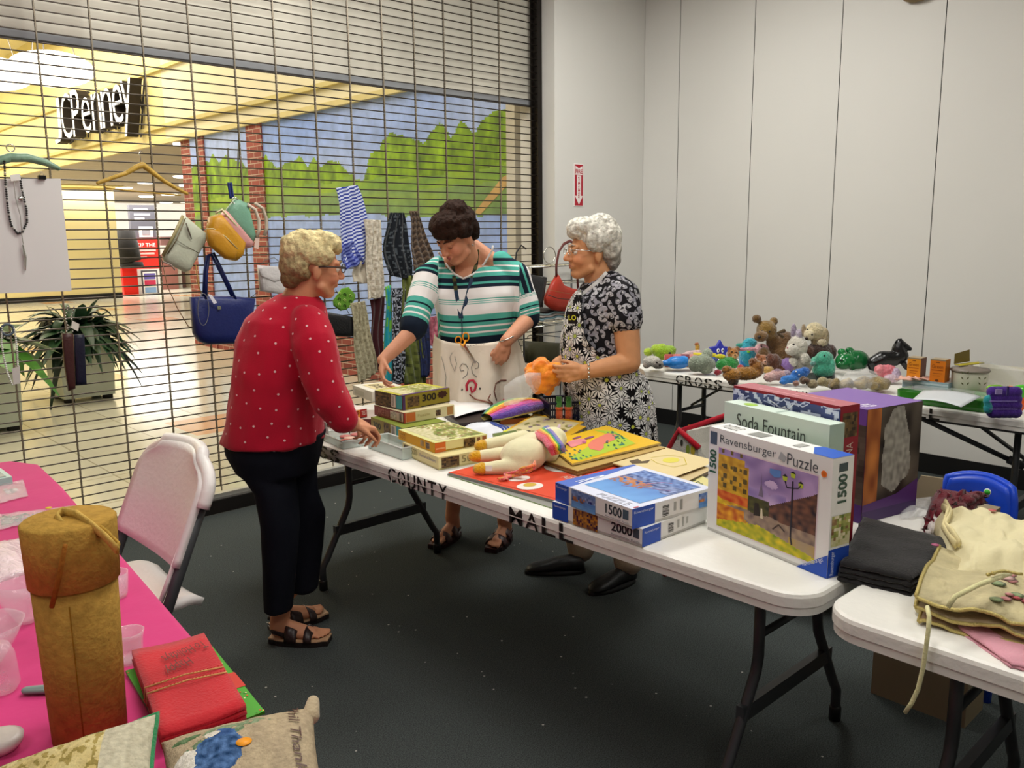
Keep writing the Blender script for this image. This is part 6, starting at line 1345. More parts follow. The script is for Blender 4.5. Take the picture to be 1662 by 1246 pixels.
for i in (-1, 1): m.ell(c+RT*.014*i+FH*-.004+V((0, 0, .006)), (.013, .006, .014), '#f2f2f2'); m.ell(c+RT*.014*i-FH*.011+V((0, 0, .006)), (.005, .003, .006), '#111111')
m.build('eyes', PLAS, st.parent); m = MB(); m.ell(c-FH*.004+V((0, 0, -.018)), (.012, .006, .004), '#d83c5c'); m.build('mouth', PLAS, st.parent)
m = MB(); m.cbox((b.x, b.y+.02, TZ+.03), (.05, .05, .06), '#4a4fb4'); m.build('star_foot', CLOTH, st.parent)
plush('plush_bear', 'small brown bear toy wearing a bright green coat', 'plush toy', (1185, 604), [(1182, 590, 18, 11, 0, '#2c8a3c'), (1172, 592, 11, 9, -.02, '#2c8a3c'), (1190, 573, 10, 9, .02, '#a8713a'), (1184, 566, 4, 4, .02, '#8a5a30'), (1197, 566, 4, 4, .02, '#8a5a30'), (1193, 578, 5, 4, -.01, '#c99a64'), (1169, 578, 9, 4, 0, '#d8d02c')], [(1188, 571, 1.2), (1195, 572, 1.2), (1193, 576, 1.4)])
plush('plush_ball', 'small dark red toy at the table edge under the green coat bear', 'plush toy', (1167, 610), [(1165, 604, 7, 5, 0, '#8c2430'), (1202, 597, 6, 6, .03, '#a83038')])
plush('plush_dinosaur', 'turquoise soft toy with blue arms standing behind the pink rabbit', 'plush toy', (1213, 600), [(1213, 575, 14, 22, .12, '#2f9cb4'), (1217, 556, 12, 8, .12, '#3aa8bc'), (1203, 560, 10, 4, .12, '#3a9a8c'), (1220, 553, 7, 5, .12, '#2c7c94'), (1208, 588, 9, 10, .12, '#2c84c8')], [(1215, 570, 3, '#7ac83c')])
plush('plush_rabbit', 'pale pink long eared rabbit toy below the big brown bear', 'plush toy', (1240, 604), [(1236, 567, 12, 10, .06, '#d8a8b0'), (1218, 566, 12, 3.5, .05, '#d8a0ac'), (1204, 567, 9, 3, .05, '#c98a9c'), (1244, 572, 4, 12, .04, '#d89aa4'), (1235, 585, 11, 14, .08, '#cfa0a4')], [(1236, 562, 1.2)])
BR_, BL_ = '#7c5c34', '#8c6c40'
plush('teddy_bear', 'large brown teddy bear with a bow sitting tallest among the toys', 'plush toy', (1262, 606), [(1266, 575, 26, 28, .14, '#6f5232'), (1244, 536, 17, 17, .12, '#866830'), (1228, 517, 8, 7, .12, '#6c5028'), (1256, 521, 7, 7, .15, '#7c6030'), (1235, 546, 12, 9, .06, '#785a34'), (1275, 560, 16, 24, .12, '#6c5034'), (1258, 556, 15, 14, .12, '#6f5232'), (1285, 585, 12, 20, .06, '#6f5232'), (1240, 580, 12, 18, .06, '#6f5232'), (1255, 592, 22, 12, .05, '#7a5c38')], [(1237, 537, 1.6), (1249, 538, 1.6), (1232, 547, 3, '#1a1410', 'nose')],
      parts=[('bow', lambda m, b, k: (m.cap(onv(1262, 540, b, 0.02), onv(1272, 537, b, .02), .006, .012, '#5c4a30'), m.cap(onv(1262, 541, b, .02), onv(1270, 546, b, .02), .005, .010, '#5c4a30')))], vox=.007)
plush('plush_dog', 'tan shaggy toy dog lying with paws over the table edge', 'plush toy', (1205, 624), [(1210, 606, 27, 11, 0, '#9c6c28'), (1188, 608, 15, 11, -.02, '#a8742c'), (1228, 598, 12, 14, .02, '#8c5c24'), (1222, 588, 7, 8, .02, '#7c4c20'), (1190, 618, 9, 8, -.03, '#4a3420'), (1180, 600, 9, 7, -.02, '#94642a')], fuzz=.005)
plush('plush_bear', 'dark brown bear toy with lilac vest between tan dog and white rabbit', 'plush toy', (1262, 612), [(1256, 588, 12, 15, .02, '#5a3424'), (1250, 582, 7, 9, 0, '#6a4030'), (1278, 592, 12, 12, .01, '#8c6cac'), (1246, 600, 10, 6, -.02, '#c09a58'), (1268, 600, 10, 9, .01, '#5a3424')], [(1244, 580, 1.3)])
plush('plush_bear', 'reddish brown small bear face peeking above the tan toy dog', 'plush toy', (1240, 608), [(1238, 583, 10, 8, .04, '#a86c48'), (1230, 577, 4, 4, .04, '#8c5438'), (1243, 588, 5, 4, .01, '#d8a890')], [(1236, 582, 1.1), (1242, 587, 1.5)])
plush('plush_rabbit', 'white toy rabbit with upright lilac grey ears', 'plush toy', (1298, 612), [(1294, 563, 17, 18, .04, '#cfc9bc'), (1285, 568, 11, 9, 0, '#d8d2c6'), (1288, 538, 5, 14, .06, '#9c8ea4'), (1297, 543, 5, 10, .03, '#b4a8b8'), (1302, 592, 17, 18, .06, '#c4beb2'), (1286, 588, 9, 8, 0, '#d2ccc0'), (1306, 582, 8, 10, -.01, '#ccc6ba')], [(1288, 559, 2), (1278, 564, 1.6, '#c48a90', 'nose')])
plush('plush_dog', 'cream long eared toy dog with dark brown body behind the white rabbit', 'plush toy', (1330, 612), [(1322, 538, 16, 16, .16, '#cfc09a'), (1313, 544, 8, 9, .12, '#d8caa8'), (1338, 548, 8, 18, .14, '#a89878'), (1304, 536, 4, 12, .15, '#a08c70'), (1330, 558, 14, 12, .14, '#8c7858'), (1330, 575, 24, 22, .14, '#3a2620'), (1312, 572, 12, 12, .12, '#5a3c30'), (1348, 572, 10, 14, .12, '#442c24'), (1335, 556, 8, 6, .1, '#bcae90')], [(1311, 535, 1.6), (1318, 543, 1.6), (1309, 549, 2.6, '#2a1c18', 'nose')], vox=.006)
plush('plush_elephant', 'mint green toy elephant sitting on dark green cloth', 'plush toy', (1338, 618), [(1338, 582, 15, 13, 0, '#4aa488'), (1324, 585, 8, 7, 0, '#54ac90'), (1319, 590, 5, 4, -.02, '#6a9c94'), (1337, 600, 19, 13, 0, '#429a7e'), (1350, 594, 6, 12, -.03, '#58b498')], [(1338, 577, 1.5)])
m = MB(); m.grid(lambda u, v: onz(1308+46*u, 606+18*v, TZ+.006+.016*abs(sin(u*9))*(1-v)), 16, 6, '#16241c', thick=.005); tag(m.build('dark_cloth', CLOTH), 'very dark green cloth under the mint elephant', 'cloth')
plush('plush_pig', 'pale pink toy lying at the table edge left of the blue dolphin', 'plush toy', (1262, 624), [(1262, 609, 18, 9, 0, '#c9a09c'), (1249, 612, 10, 8, -.02, '#d2aaa6'), (1276, 607, 8, 7, 0, '#a894a4'), (1262, 603, 8, 5, 0, '#8c7484')])
plush('plush_dolphin', 'bright blue dolphin soft toy lying across the table edge', 'plush toy', (1285, 626), [(1298, 606, 15, 8, 0, '#2c6cc0'), (1282, 615, 16, 7, -.01, '#3a80d0'), (1272, 620, 8, 4, -.02, '#3478c8'), (1306, 602, 9, 7, 0, '#2a64b4')], [(1292, 603, 1.5, '#dfe8f0'), (1297, 608, 1.3, '#dfe8f0')], fuzz=.001)
plush('plush_bear', 'small beige bear lying with paws at the table edge', 'plush toy', (1330, 634), [(1319, 623, 9, 8, -.01, '#94886a'), (1335, 619, 9, 8, 0, '#a0946e'), (1347, 622, 9, 8, 0, '#988a64'), (1308, 617, 6, 5, -.01, '#6c5444')])
plush('plush_bear', 'small pinkish brown toy tucked under the dolphin', 'plush toy', (1296, 630), [(1292, 622, 6, 5, 0, '#9c7468'), (1304, 617, 7, 7, .02, '#54402f')])
# crinkled bag of soft toys
b = onz(1400, 640, TZ); t = thing('toy_bag', 'crinkled clear bag filled with tan and gold soft things', 'bag', (b.x, b.y, TZ)); k = pxs(b); m = MB()
[m.ell(V((onv(x, y, b, o).x, onv(x, y, b, o).y, TZ+.045)), (r, r*.6, .036), c, 18, 12) for x, y, o, r, c in ((1425, 622, .05, .085, '#8c7a54'), (1400, 622, .06, .07, '#6a5c48'), (1375, 625, .03, .06, '#8c7c58'), (1355, 628, .02, .045, '#a08c5c'))]; remesh(m, 'contents', PLUSH, t, .006, 1, lambda c, n: mixc('#5c5040', '#b09a68', .5+mn.noise(c*24)), lambda c, n: .014*mn.noise(c*22)+.006*mn.noise(c*60))
m = MB(); m.ell(onv(1395, 620, b, .05), (.165, .075, .066), '#d8d4cc', 30, 20); m.v = [p+V((0, 0, 1))*.010*mn.noise(p*30)+FH*.014*mn.noise(p*26) for p in m.v]; m.v = [V((p.x, p.y, max(TZ+.001, p.z))) for p in m.v]; m.build('plastic_wrap', BAG, t)
# green glazed frog
plush('frog_figure', 'glossy dark green rounded figure beside the black horse', 'figure', (1385, 612), [(1390, 585, 21, 18, .08, '#155c30'), (1372, 586, 17, 14, .06, '#187038'), (1366, 571, 7, 6, .07, '#1a7a3c'), (1379, 568, 7, 5, .1, '#166a34'), (1368, 592, 12, 8, .03, '#146030')], [(1371, 574, 2, '#a9c8b0'), (1366, 585, 2.5, '#0c3a20')], mt=mat('glossy_plastic', rough=.12, spec=.6, var=(5, .08)), fuzz=0, group=None)
# black horse
b = onz(1445, 618, TZ)+FH*.12; P_ = lambda x, y, o=0: onv(x, y, b, o); t = thing('horse_figure', 'shiny black horse figure lying before the panelled wall', 'toy horse', (b.x, b.y, TZ)); m = MB()
m.chain([P_(1418, 588), P_(1432, 582), P_(1450, 582), P_(1462, 577)], [.036, .045, .044, .04], '#141416'); m.chain([P_(1462, 577), P_(1457, 566), P_(1460, 557)], [.042, .032, .026], '#141416'); m.chain([P_(1460, 557), P_(1470, 562), P_(1477, 566)], [.026, .018, .012], '#141416')
m.chain([P_(1418, 590), P_(1414, 602), P_(1424, 606)], [.022, .014, .012], '#141416'); m.chain([P_(1464, 584), P_(1470, 596), P_(1478, 600)], [.02, .013, .012], '#141416'); m.chain([P_(1434, 596), P_(1436, 606)], [.03, .03], '#141416'); m.cap(P_(1458, 553), P_(1458, 549), .007, .003, '#141416')
remesh(m, 'body', mat('glossy_black', rough=.2, spec=.6, bump=(50, .3, .006), var=(5, .1)), t, .005, 3); m = MB()
for i in range(7): a = P_(1462-i*1.2, 551+i*4.5, -.005); m.chain([a, a-RT*.02-V((0, 0, .012)), a-RT*.028-V((0, 0, .03))], [.007, .009, .005], '#0c0c0e', 8)
m.build('mane', HAIR, t); m = MB(); m.chain([P_(1416, 584), P_(1411, 592), P_(1413, 604)], [.010, .012, .005], '#0c0c0e'); m.build('tail', HAIR, t)
plush('toy_bag', 'pink and white plastic bag of small toys in front of the black horse', 'bag', (1440, 624), [(1440, 603, 17, 12, .04, '#d0707c'), (1448, 614, 14, 7, .0, '#c9b0bc'), (1452, 608, 10, 12, .02, '#b8a4bc'), (1428, 600, 9, 9, .04, '#d88088')], mt=mat('thin_plastic', rough=.2, bump=(26, .9, .02), var=(20, .15)), fuzz=.004, group=None)
# blue box with pink things, two orange cartons
def cart(px, py, w, h, dep, z, name, label, cat, cols, art=None, rz=0, group=None):
    a = onz(px, py, z); k = pxs(a); D = V((0, -1, 0)); b = onz(px+w, py+w*.10, z); L0 = (b-a).length*.97; O = a; m = MB(); U = D*L0; N_ = V((1, 0, 0))*dep
    m.box(O, U, N_, V((0, 0, h)), cols); fr = Fr(O, U, (0, 0, h)); fr.N = V((-1, 0, 0)); 
    if art: art(m, fr)
    return tag(m.build(name, PAINT), label, cat, group), O, U, N_
cart(1463, 641, 80, .085, .20, TZ, 'storage_box', 'pale blue lidded box under the two orange cartons', 'box', ['#8ea3ae', '#a49c92', '#8ea3ae', '#8ea3ae', '#8ea3ae', '#8ea3ae'], lambda m, f: m.arect(f, 0, .8, 1, .9, '#b4c2ca'))
m = MB()
for i in range(5): p = onz(1470+14*i, 614, TZ+.092); m.grid(lambda u, v, p=p: p+V((.07*(u-.5), .075*(v-.5), .012*sin(u*5+i)*sin(v*4))), 6, 6, '#d8a898', thick=.004)
tag(m.build('pink_tissue', CLOTH), 'peach pink tissue strips lying on the pale blue box', 'paper')
def oa(m, f):
    m.arect(f, 0, .94, 1, 1, '#8c7c60'); m.text(f, 'Green', .12, .60, .86, .76, '#8c4a14', .001); m.arect(f, .1, .50, .86, .53, '#8c3c10'); m.arect(f, .2, .36, .8, .39, '#a85a1c'); m.arect(f, .2, .26, .7, .28, '#a85a1c'); m.acirc(f, .5, .06, .12, .05, '#5a2c10'); m.arect(f, .38, .84, .62, .88, '#7c4a1c')
cart(1471, 613, 23, .105, .07, TZ+.086, 'small_carton', 'small orange carton standing left on the pale blue box', 'carton', ['#d88a20', '#a08c6c', '#d88a20', '#5a2c18', '#d88a20', '#5a2c18'], oa)
cart(1508, 618, 26, .11, .06, TZ+.086, 'small_carton', 'small deep orange carton standing right on the pale blue box', 'carton', ['#cf7018', '#a08c6c', '#cf7018', '#cf7018', '#d0761c', '#b0641c'], oa)
# green tray in a bag with papers
b = onz(1525, 672, TZ); m = MB(); 
def rr(z, k, n=6):
    a = onz(1448, 652, TZ); c = onz(1605, 672, TZ); x0, x1 = a.x+.01, a.x+.25; y0, y1 = c.y, a.y; r = .05; o = []
    for cx, cy, a0 in ((x1-r, y1-r, 0), (x0+r, y1-r, pi/2), (x0+r, y0+r, pi), (x1-r, y0+r, 1.5*pi)):
        for q in range(n+1): g = a0+pi/2*q/n; o.append(V((cx+(r-k)*cos(g), cy+(r-k)*sin(g), z)))
    return o
t = thing('serving_tray', 'long green tray wrapped in clear plastic at the toy table edge', 'tray', (b.x+.12, b.y, TZ)); m.loft([rr(TZ+.001, .012), rr(TZ+.02, .002), rr(TZ+.056, 0), rr(TZ+.056, .006), rr(TZ+.045, .012)], '#2f7c22', smooth=False); m.build('tray_body', mat('glossy_plastic'), t)
m = MB(); q = [onz(1480, 652, TZ+.06), onz(1560, 664, TZ+.06), onz(1592, 650, TZ+.06), onz(1498, 640, TZ+.06)]; m.grid(lambda u, v: (q[0].lerp(q[1], u)).lerp(q[3].lerp(q[2], u), v)+V((0, 0, .012*sin(pi*u)+.01*v+.01)), 10, 6, '#c9ced2', thick=.0015); m.build('leaflet', PAINT, t)
m = MB(); m.grid(lambda u, v: V(rr(TZ+.062, -.004)[0]).lerp(V(rr(TZ+.062, -.004)[7]), u).lerp(V(rr(TZ+.062, -.004)[21]).lerp(V(rr(TZ+.062, -.004)[14]), u), v)+V((0, 0, .004*mn.noise(V((u*6, v*14, 2))))), 10, 26, '#eeeeee'); m.build('plastic_wrap', BAG, t)
# canister with painted leaves
b = onz(1585, 655, TZ)+FH*.10; t = thing('canister', 'cream canister painted with leaves behind the green tray', 'canister', (b.x, b.y, TZ)); r = 27*pxs(b); h = onv(1573, 602, b).z-TZ; c = onv(1573, 620, b); c = V((c.x, c.y, TZ)); m = MB(); m.lathe([(r, 0), (r, h-.01), (r*1.02, h)], '#cdc8b8', c=c, n=32)
for a0 in (0, 1):
    for j in range(3): 
        for s in (-1, 1):
            q = onv(1566+28*a0+2.5*s, 607+9*j, c, -r); m.apoly(Fr(q, RT*.008*s, V((0, 0, .010)), s < 0), [(0, 0), (1.2, .6), (1.5, 1.4), (.4, 1)], '#5c5a3c', .001)
m.build('canister_body', PLAS, t); m = MB(); m.lathe([(r*1.08, h), (r*1.12, h+.006), (r*1.05, h+.014), (r*.2, h+.024), (.01, h+.03)], '#7c7268', c=c, n=32); m.build('lid', PLAS, t)
m = MB(); q = onv(1557, 597, c, 0); q.z = TZ+h+.028; m.grid(lambda u, v: q+RT*.12*u+FH*.05*v+V((0, 0, .012*u+.002*sin(v*6))), 6, 4, '#a89a24', thick=.004); m.prism([q+FH*.05, q+FH*.05+RT*.075+V((0, 0, .012)), q+FH*.05+RT*.07+V((0, 0, .07)), q+FH*.05+V((0, 0, .05))], FH*.003, '#6a5c2c')
tag(m.build('display_card', PAINT), 'yellow folded card lying on the canister lid', 'card')
b = onz(1625, 650, TZ)+FH*.22; m = MB(); c = V((b.x, b.y, TZ)); m.cbox(c+V((0, -.08, .07)), (.13, .3, .14), '#bdb8a4'); tag(m.build('storage_box', PLAS), 'plain cream box behind the canister at the right', 'box')
plush('toy_bag', 'purple bag with grey clasp at the right end of the toy table', 'bag', (1626, 683), [(1612+9*(i % 5), 636+11*(i//5), 11, 10, .02, '#42247a') for i in range(20)]+[(1602, 650, 6, 10, .0, '#2c8c94'), (1603, 662, 7, 10, .0, '#2c8c94')], mt=CLOTH, fuzz=.001, group=None, parts=[('clasp', lambda m, b, k: (m.box(onv(1616, 640, b, -.055), RT*.028, V((0, 0, .022)), FH*.006, '#8c7cae'), m.box(onv(1634, 642, b, -.055), RT*.008, V((0, 0, .04)), FH*.006, '#2c1a5a'))), ('seam', lambda m, b, k: [m.tube([onv(1606+5*i, y, b, -.075+.004*abs(i-4)) for i in range(10)], .0018, '#7c6ab0', 5) for y in (651, 664)])])
plush('toy_ball', 'green and orange plastic toys at the right picture edge', 'toy', (1655, 676), [(1658, 636, 17, 13, .08, '#4ab42c'), (1640, 632, 8, 7, .10, '#e08a2c'), (1656, 656, 8, 13, .06, '#e05c1c'), (1615, 629, 16, 6, .10, '#7cae3c')], mt=mat('glossy_plastic'), fuzz=0, group=None)
b = onz(1635, 660, TZ)+FH*.12; m = MB(); P_ = lambda x, y, o=0: onv(x, y, b, o)
m.grid(lambda u, v: P_(1598+70*u-10*v*(1-u), 632-48*v+18*u*v, .02+.03*sin(u*4+v*3)), 16, 12, '#e6e6e6', thick=.0012); tag(m.build('clear_bag', BAG), 'stiff clear plastic bag standing above the purple bag', 'bag')
# ---------------------------------------------------------------- below and beside the tables
# white storage seat with red rim and spots
A = onz(1092, 800, .0); t = thing('toy_storage_box', 'white fabric storage box with red edges and coloured spots on the floor', 'storage box', onz(1130, 800, 0))
bo = onx(1100, 700, 3.25); bx0 = onz(1085, 752, .22); m = MB()
pA, pB, pC, pD = onx(1088, 745, 3.05), onx(1104, 699, 3.05), onx(1132, 735, 3.05), onx(1150, 720, 3.05)
def Q(px, py, x=3.05): return onx(px, py, x)
f = [Q(1087, 730), Q(1104, 700), Q(1133, 728), Q(1134, 740)]; f0 = [V((p.x, p.y, 0)) for p in (f[0], f[3])]
m.prism([f0[0], f[0], f[1], f[2], f[3], f0[1]], V((.025, 0, 0)), '#cfcdc4'); b_ = [Q(1104, 700), Q(1160, 680), Q(1178, 682)]
m.prism([f[1]+V((.03, 0, 0)), f[1]+V((.45, -.05, .0)), V((f[2].x+.45, f[2].y-.25, .02)), V((f[2].x+.03, f[2].y, .02))], V((.0, -.02, 0)), '#c9c6bc'); 
m.prism([V((f[1].x+.42, f[1].y-.02, 0)), f[1]+V((.42, 0, 0)), f[1]+V((.42, -.75, .0)), V((f[1].x+.42, f[1].y-.75, 0))], V((.02, 0, 0)), '#c9c4b8')
m.build('panel', CLOTH, t); m = MB(); F = Fr((f[0].x-.001, 0, 0), (0, -1, 0), (0, 0, 1)); F.N = V((-1, 0, 0))
for (px, py, r, c) in ((1107, 718, .012, '#3c3a34'), (1117, 729, .017, '#8ca03c'), (1125, 730, .02, '#c9b43c'), (1101, 708, .01, '#8c9a7c')): q = Q(px, py); m.acirc(F, -q.y, q.z, r*.6, r*1.3, c, .002)
F2 = Fr((f[1].x+.418, 0, 0), (0, -1, 0), (0, 0, 1)); F2.N = V((-1, 0, 0))
for (px, py, r, c) in ((1119, 697, .02, '#d89a3c'), (1132, 695, .024, '#94984a'), (1143, 692, .014, '#b8b070'), (1134, 718, .016, '#a83c4c'), (1146, 723, .026, '#2c2a28')): q = onx(px, py, f[1].x+.418); m.acirc(F2, -q.y, q.z, r*.7, r*1.3, c, .002)
m.build('spots', MATTE, t); m = MB(); m.box((f[0].x+.03, f[1].y-.74, .20), (.38, 0, 0), (0, .70, 0), (0, 0, .02), '#c9c4b8'); m.build('inner_shelf', CLOTH, t); m = MB(); m.tube([V((f[0].x, f[0].y+.01, 0)), f[0]+V((0, .01, 0)), f[1]+V((0, .005, .006)), f[2]+V((0, -.005, .004))], .014, '#b81c2c'); m.tube([f[1], f[1]+V((.42, 0, .02)), f[1]+V((.42, -.75, .02))], .014, '#a81c2c'); m.build('red_edging', CLOTH, t)
plush('plush_toy', 'shiny bright red toy resting inside the spotted storage box', 'toy', (1141, 752), [(1141, 735, 11, 9, 0, '#c8142c'), (1136, 741, 6, 6, 0, '#c8142c')], z=.222, mt=mat('glossy_plastic'), fuzz=0, group=None)
# blue plastic child chair, cardboard box beyond second table
cb = onz(1588, 900, .0); ckx = 2.92; t = thing('child_chair', 'blue plastic child chair with a green sticker behind the apron table', 'chair', (ckx+.12, .78, 0))
C = lambda px, py, o=0: onx(px, py, ckx+o); a, b = C(1530, 775), C(1646, 800); yl, yr = a.y, b.y; zt_ = (C(1545, 770).z); zr_ = C(1640, 795).z; zm = (zt_+zr_)/2+.01
BLUE = mat('blue_plastic', '#1c48c8', rough=.3, var=(3, .04)); m = MB()
def cbk(u, v):
    w = 1-.10*max(0, (v-.7)/.3)**2; yy = (yl+yr)/2+(u-.5)*(yr-yl)*w; return V((ckx-.03*(1-(2*u-1)**2)*-1+.02*v, yy, zm-.30+.30*v-.018*(2*u-1)**2*v))
m.grid(cbk, 18, 12, '#1c48c8', thick=-.022); m.tube([cbk(0, k/8) for k in range(9)]+[cbk(k/10, 1) for k in range(1, 10)]+[cbk(1, 1-k/8) for k in range(9)], .013, '#1c48c8'); m.build('backrest', BLUE, t)
m = MB(); q = onx(1603, 798, ckx-.005); m.lathe([(.011, 0), (.011, .003)], '#e8e8e8', c=q, n=16, axis=(-1, 0, 0)); m.lathe([(.009, .003), (.009, .004)], '#3cb43c', c=q, n=16, axis=(-1, 0, 0)); m.build('price_sticker', PAINT, t)
m = MB(); m.grid(lambda u, v: V((ckx+.02+.32*v, yl+(yr-yl)*u, zm-.26-.02*sin(pi*u)*sin(pi*v))), 10, 10, '#1c48c8', thick=.02); m.build('seat', BLUE, t)
for yy in (yl-.03, yr+.03):
    for xx in (ckx+.04, ckx+.32): m = MB(); m.tube([(xx, yy, zm-.27), (xx+(.03 if xx > ckx+.1 else -.02), yy, 0)], [.018, .014], '#1c48c8'); m.build('leg', BLUE, t)
A = onx(1485, 800, 2.72); m = MB(); t = thing('cardboard_box', 'open cardboard box with raised flap beside the blue chair', 'box', (2.9, A.y-.1, 0)); 
C = lambda px, py, x=2.72: onx(px, py, x); c0, c1_, c2_, c3_ = C(1485, 818), C(1487, 785), C(1495, 771), C(1530, 776)
zb_ = c0.z-.25; m.box((2.72, c0.y-.20, 0), (.16, 0, 0), (0, .30, 0), (0, 0, c0.z), '#8a7c62'); m.build('carton', MATTE, t); m = MB(); m.prism([c0, c1_, c2_, c3_, V((2.72, c3_.y, c0.z-.01))], V((.004, 0, 0)), '#9c8c70', '#b0a284'); m.build('flap', MATTE, t)
# ================================================================ things hung on the grille
HY = GY-.03
def gp(px, py, o=0): return ony(px, py, HY-o)
def hook(m, px, py, o=.01, c='#8c8a84'): p = gp(px, py, o); m.tube([p+V((0, 0, -.02)), p, p+V((0, .012, .014)), p+V((0, .028, .006)), p+V((0, .03, -.008))], .002, c, 6)
def scarf(name, label, tl, tr, br, bl, col, mid=None, folds_=5, amp=.012, off=.02, group='scarves hung on the grille', mt=None, cat='scarf', nu=18, nv=34, ph=0, thick=.003):
    a, b, c, d = [gp(*p, off) for p in (tl, tr, br, bl)]; m = MB()
    def f(u, v):
        L0, R0 = a.lerp(d, v), b.lerp(c, v)
        if mid: w = 4*v*(1-v); L0 = L0+(gp(*mid[0], off)-a.lerp(d, .5))*w; R0 = R0+(gp(*mid[1], off)-b.lerp(c, .5))*w
        p = L0.lerp(R0, u); return p+V((.004*sin(v*9+ph), -amp*(.6+.4*v)*sin(u*folds_*2*pi+ph+1.2*sin(v*3+ph))-.006*sin(v*7+u*3), .004*sin(u*9+ph)*(1 if v > .9 else 0)))
    m.grid(f, nu, nv, col, thick=thick); top_ = MB(); return tag(m.build(name, mt or CLOTH), label, cat, group)
LACE = mat('lace_knit', rough=.9, spec=.2, bump=(160, .9, .01), var=(60, .18)); SEQ = mat('sequin_cloth', rough=.4, spec=.5, bump=(220, .8, .006), var=(90, .35))
scarf('blue_striped_scarf', 'blue and white striped scarf hanging at the top of the scarf group', (545, 305), (580, 300), (598, 425), (558, 438), lambda u, v: '#2f3f94' if int(v*46+u*3) % 2 else '#c9cfe4', ((552, 370), (597, 360)), 3, .010, .03, nu=16, nv=92)
scarf('blue_striped_scarf', 'short knotted end of the blue striped scarf', (548, 400), (572, 390), (590, 425), (560, 438), lambda u, v: '#2a3484' if int(v*14+u*2) % 2 else '#6a76b8', None, 2, .008, .045, nu=12, nv=28)
scarf('lace_scarf', 'long cream lace scarf hanging beside the blue striped one', (590, 356), (618, 357), (622, 482), (596, 486), lambda u, v: mixc('#b8ac98', '#e0d8c8', .5+1.2*mn.noise(V((u*9, v*30, 1)))), None, 3, .012, .05, mt=LACE, nu=30, nv=60)
scarf('lace_scarf', 'sheer cream lace end hanging behind the long lace scarf', (572, 425), (600, 420), (605, 460), (572, 458), '#b8ae9c', None, 3, .008, .03)
scarf('grey_lace_scarf', 'pale olive lace scarf hanging low by the reaching arm', (568, 492), (592, 488), (613, 604), (580, 622), lambda u, v: mixc('#988f72', '#c2ba9c', .5+mn.noise(V((u*12, v*30, 5)))), None, 4, .010, .04, mt=LACE, nu=30, nv=60)
scarf('maroon_scarf', 'dark maroon scarf hanging under the long lace scarf', (600, 486), (624, 482), (618, 600), (604, 600), '#3a1418', None, 2, .010, .025)
scarf('teal_scarf', 'narrow teal and lime scarf between the maroon and speckled ones', (625, 465), (634, 462), (638, 622), (622, 622), lambda u, v: '#1f8c9c' if mn.noise(V((u*5, v*7, 2)))+.5*v > .05 else '#6aae3c', None, 2, .008, .03, nu=12)
scarf('speckled_scarf', 'black and white speckled scarf right of the teal scarf', (636, 470), (658, 466), (655, 622), (636, 622), lambda u, v: '#16181f' if mn.noise(V((u*14, v*60, 9))) > -.12 else '#9ca0ac', None, 2, .010, .035, nu=20, nv=60)
scarf('black_lace_scarf', 'black floral scarf gathered at the top of the grille', (633, 345), (656, 345), (668, 452), (632, 448), lambda u, v: '#14181e' if mn.noise(V((u*10, v*26, 3))) > -.22 else '#454b50', ((621, 400), (664, 400)), 3, .014, .045, nu=24, nv=40)
scarf('zigzag_scarf', 'brown zigzag scarf hanging beside the black floral scarf', (664, 342), (678, 342), (708, 432), (670, 440), lambda u, v: ['#3a2e28', '#6c5a4a', '#4a3c30'][int(v*30+3*abs((u*3) % 1-.5)) % 3], None, 3, .010, .035, nu=24, nv=50)
scarf('olive_scarf', 'mottled olive green scarf hanging low behind the table', (652, 448), (680, 445), (692, 624), (655, 624), lambda u, v: mixc('#3c4220', '#6c7434', .5+mn.noise(V((u*6, v*24, 6)))), ((650, 540), (682, 540)), 3, .012, .03)
scarf('navy_scarf', 'navy blue sparkling scarf right of the olive scarf', (676, 436), (695, 430), (697, 610), (682, 612), lambda u, v: mixc('#101838', '#1f2c5c', .5+mn.noise(V((u*8, v*40, 7)))), None, 2, .010, .045, mt=SEQ)
scarf('pink_scarf', 'dusty pink print scarf seen beside the striped woman\'s hip', (692, 515), (710, 512), (711, 560), (694, 562), lambda u, v: mixc('#8c3448', '#c87a88', .5+mn.noise(V((u*6, v*9, 3)))), None, 2, .008, .02)
# bags
def bag_slab(m, pts, dep, col, off=0., puff=.012):
    """a soft bag front from an outline in the photo, puffed towards the middle"""
    P_ = [gp(x, y, off) for x, y in pts]; c = sum(P_, V())/len(P_); n = len(P_); rings = [[c+(p-c)*k+V((0, -d, 0)) for p in P_] for k, d in ((1, 0), (1.01, dep*.5), (.97, dep*.9), (.86, dep+puff*.6), (.55, dep+puff), (.2, dep+puff*1.1))]
    m.loft(rings, col)
    m.poly([c+(p-c)+V((0, .0, 0)) for p in P_][::-1], col)
t = thing('navy_tote', 'navy blue tote handbag with long straps hanging on the grille', 'handbag', gp(358, 558)); m = MB()
bag_slab(m, [(307, 482), (312, 540), (320, 553), (332, 558), (395, 557), (402, 545), (410, 484), (380, 481), (340, 480)], .05, '#14205c', .01); m.build('bag_body', LEATH, t)
for o, (a, b, c_) in enumerate((((334, 486), (343, 410), (383, 486)), ((330, 484), (339, 412), (378, 484)))):
    m = MB(); p0, p1, p2 = gp(*a, .06-.04*o), gp(*b, .035), gp(*c_, .06-.04*o); m.tube([p0, p0.lerp(p1, .6)+V((-.012, 0, 0)), p1+V((-.012, 0, -.01)), p1+V((.012, 0, 0)), p1.lerp(p2, .3)+V((.01, 0, 0)), p2], .0075, '#14205c', 8, sq=.5); m.build('strap', LEATH, t)
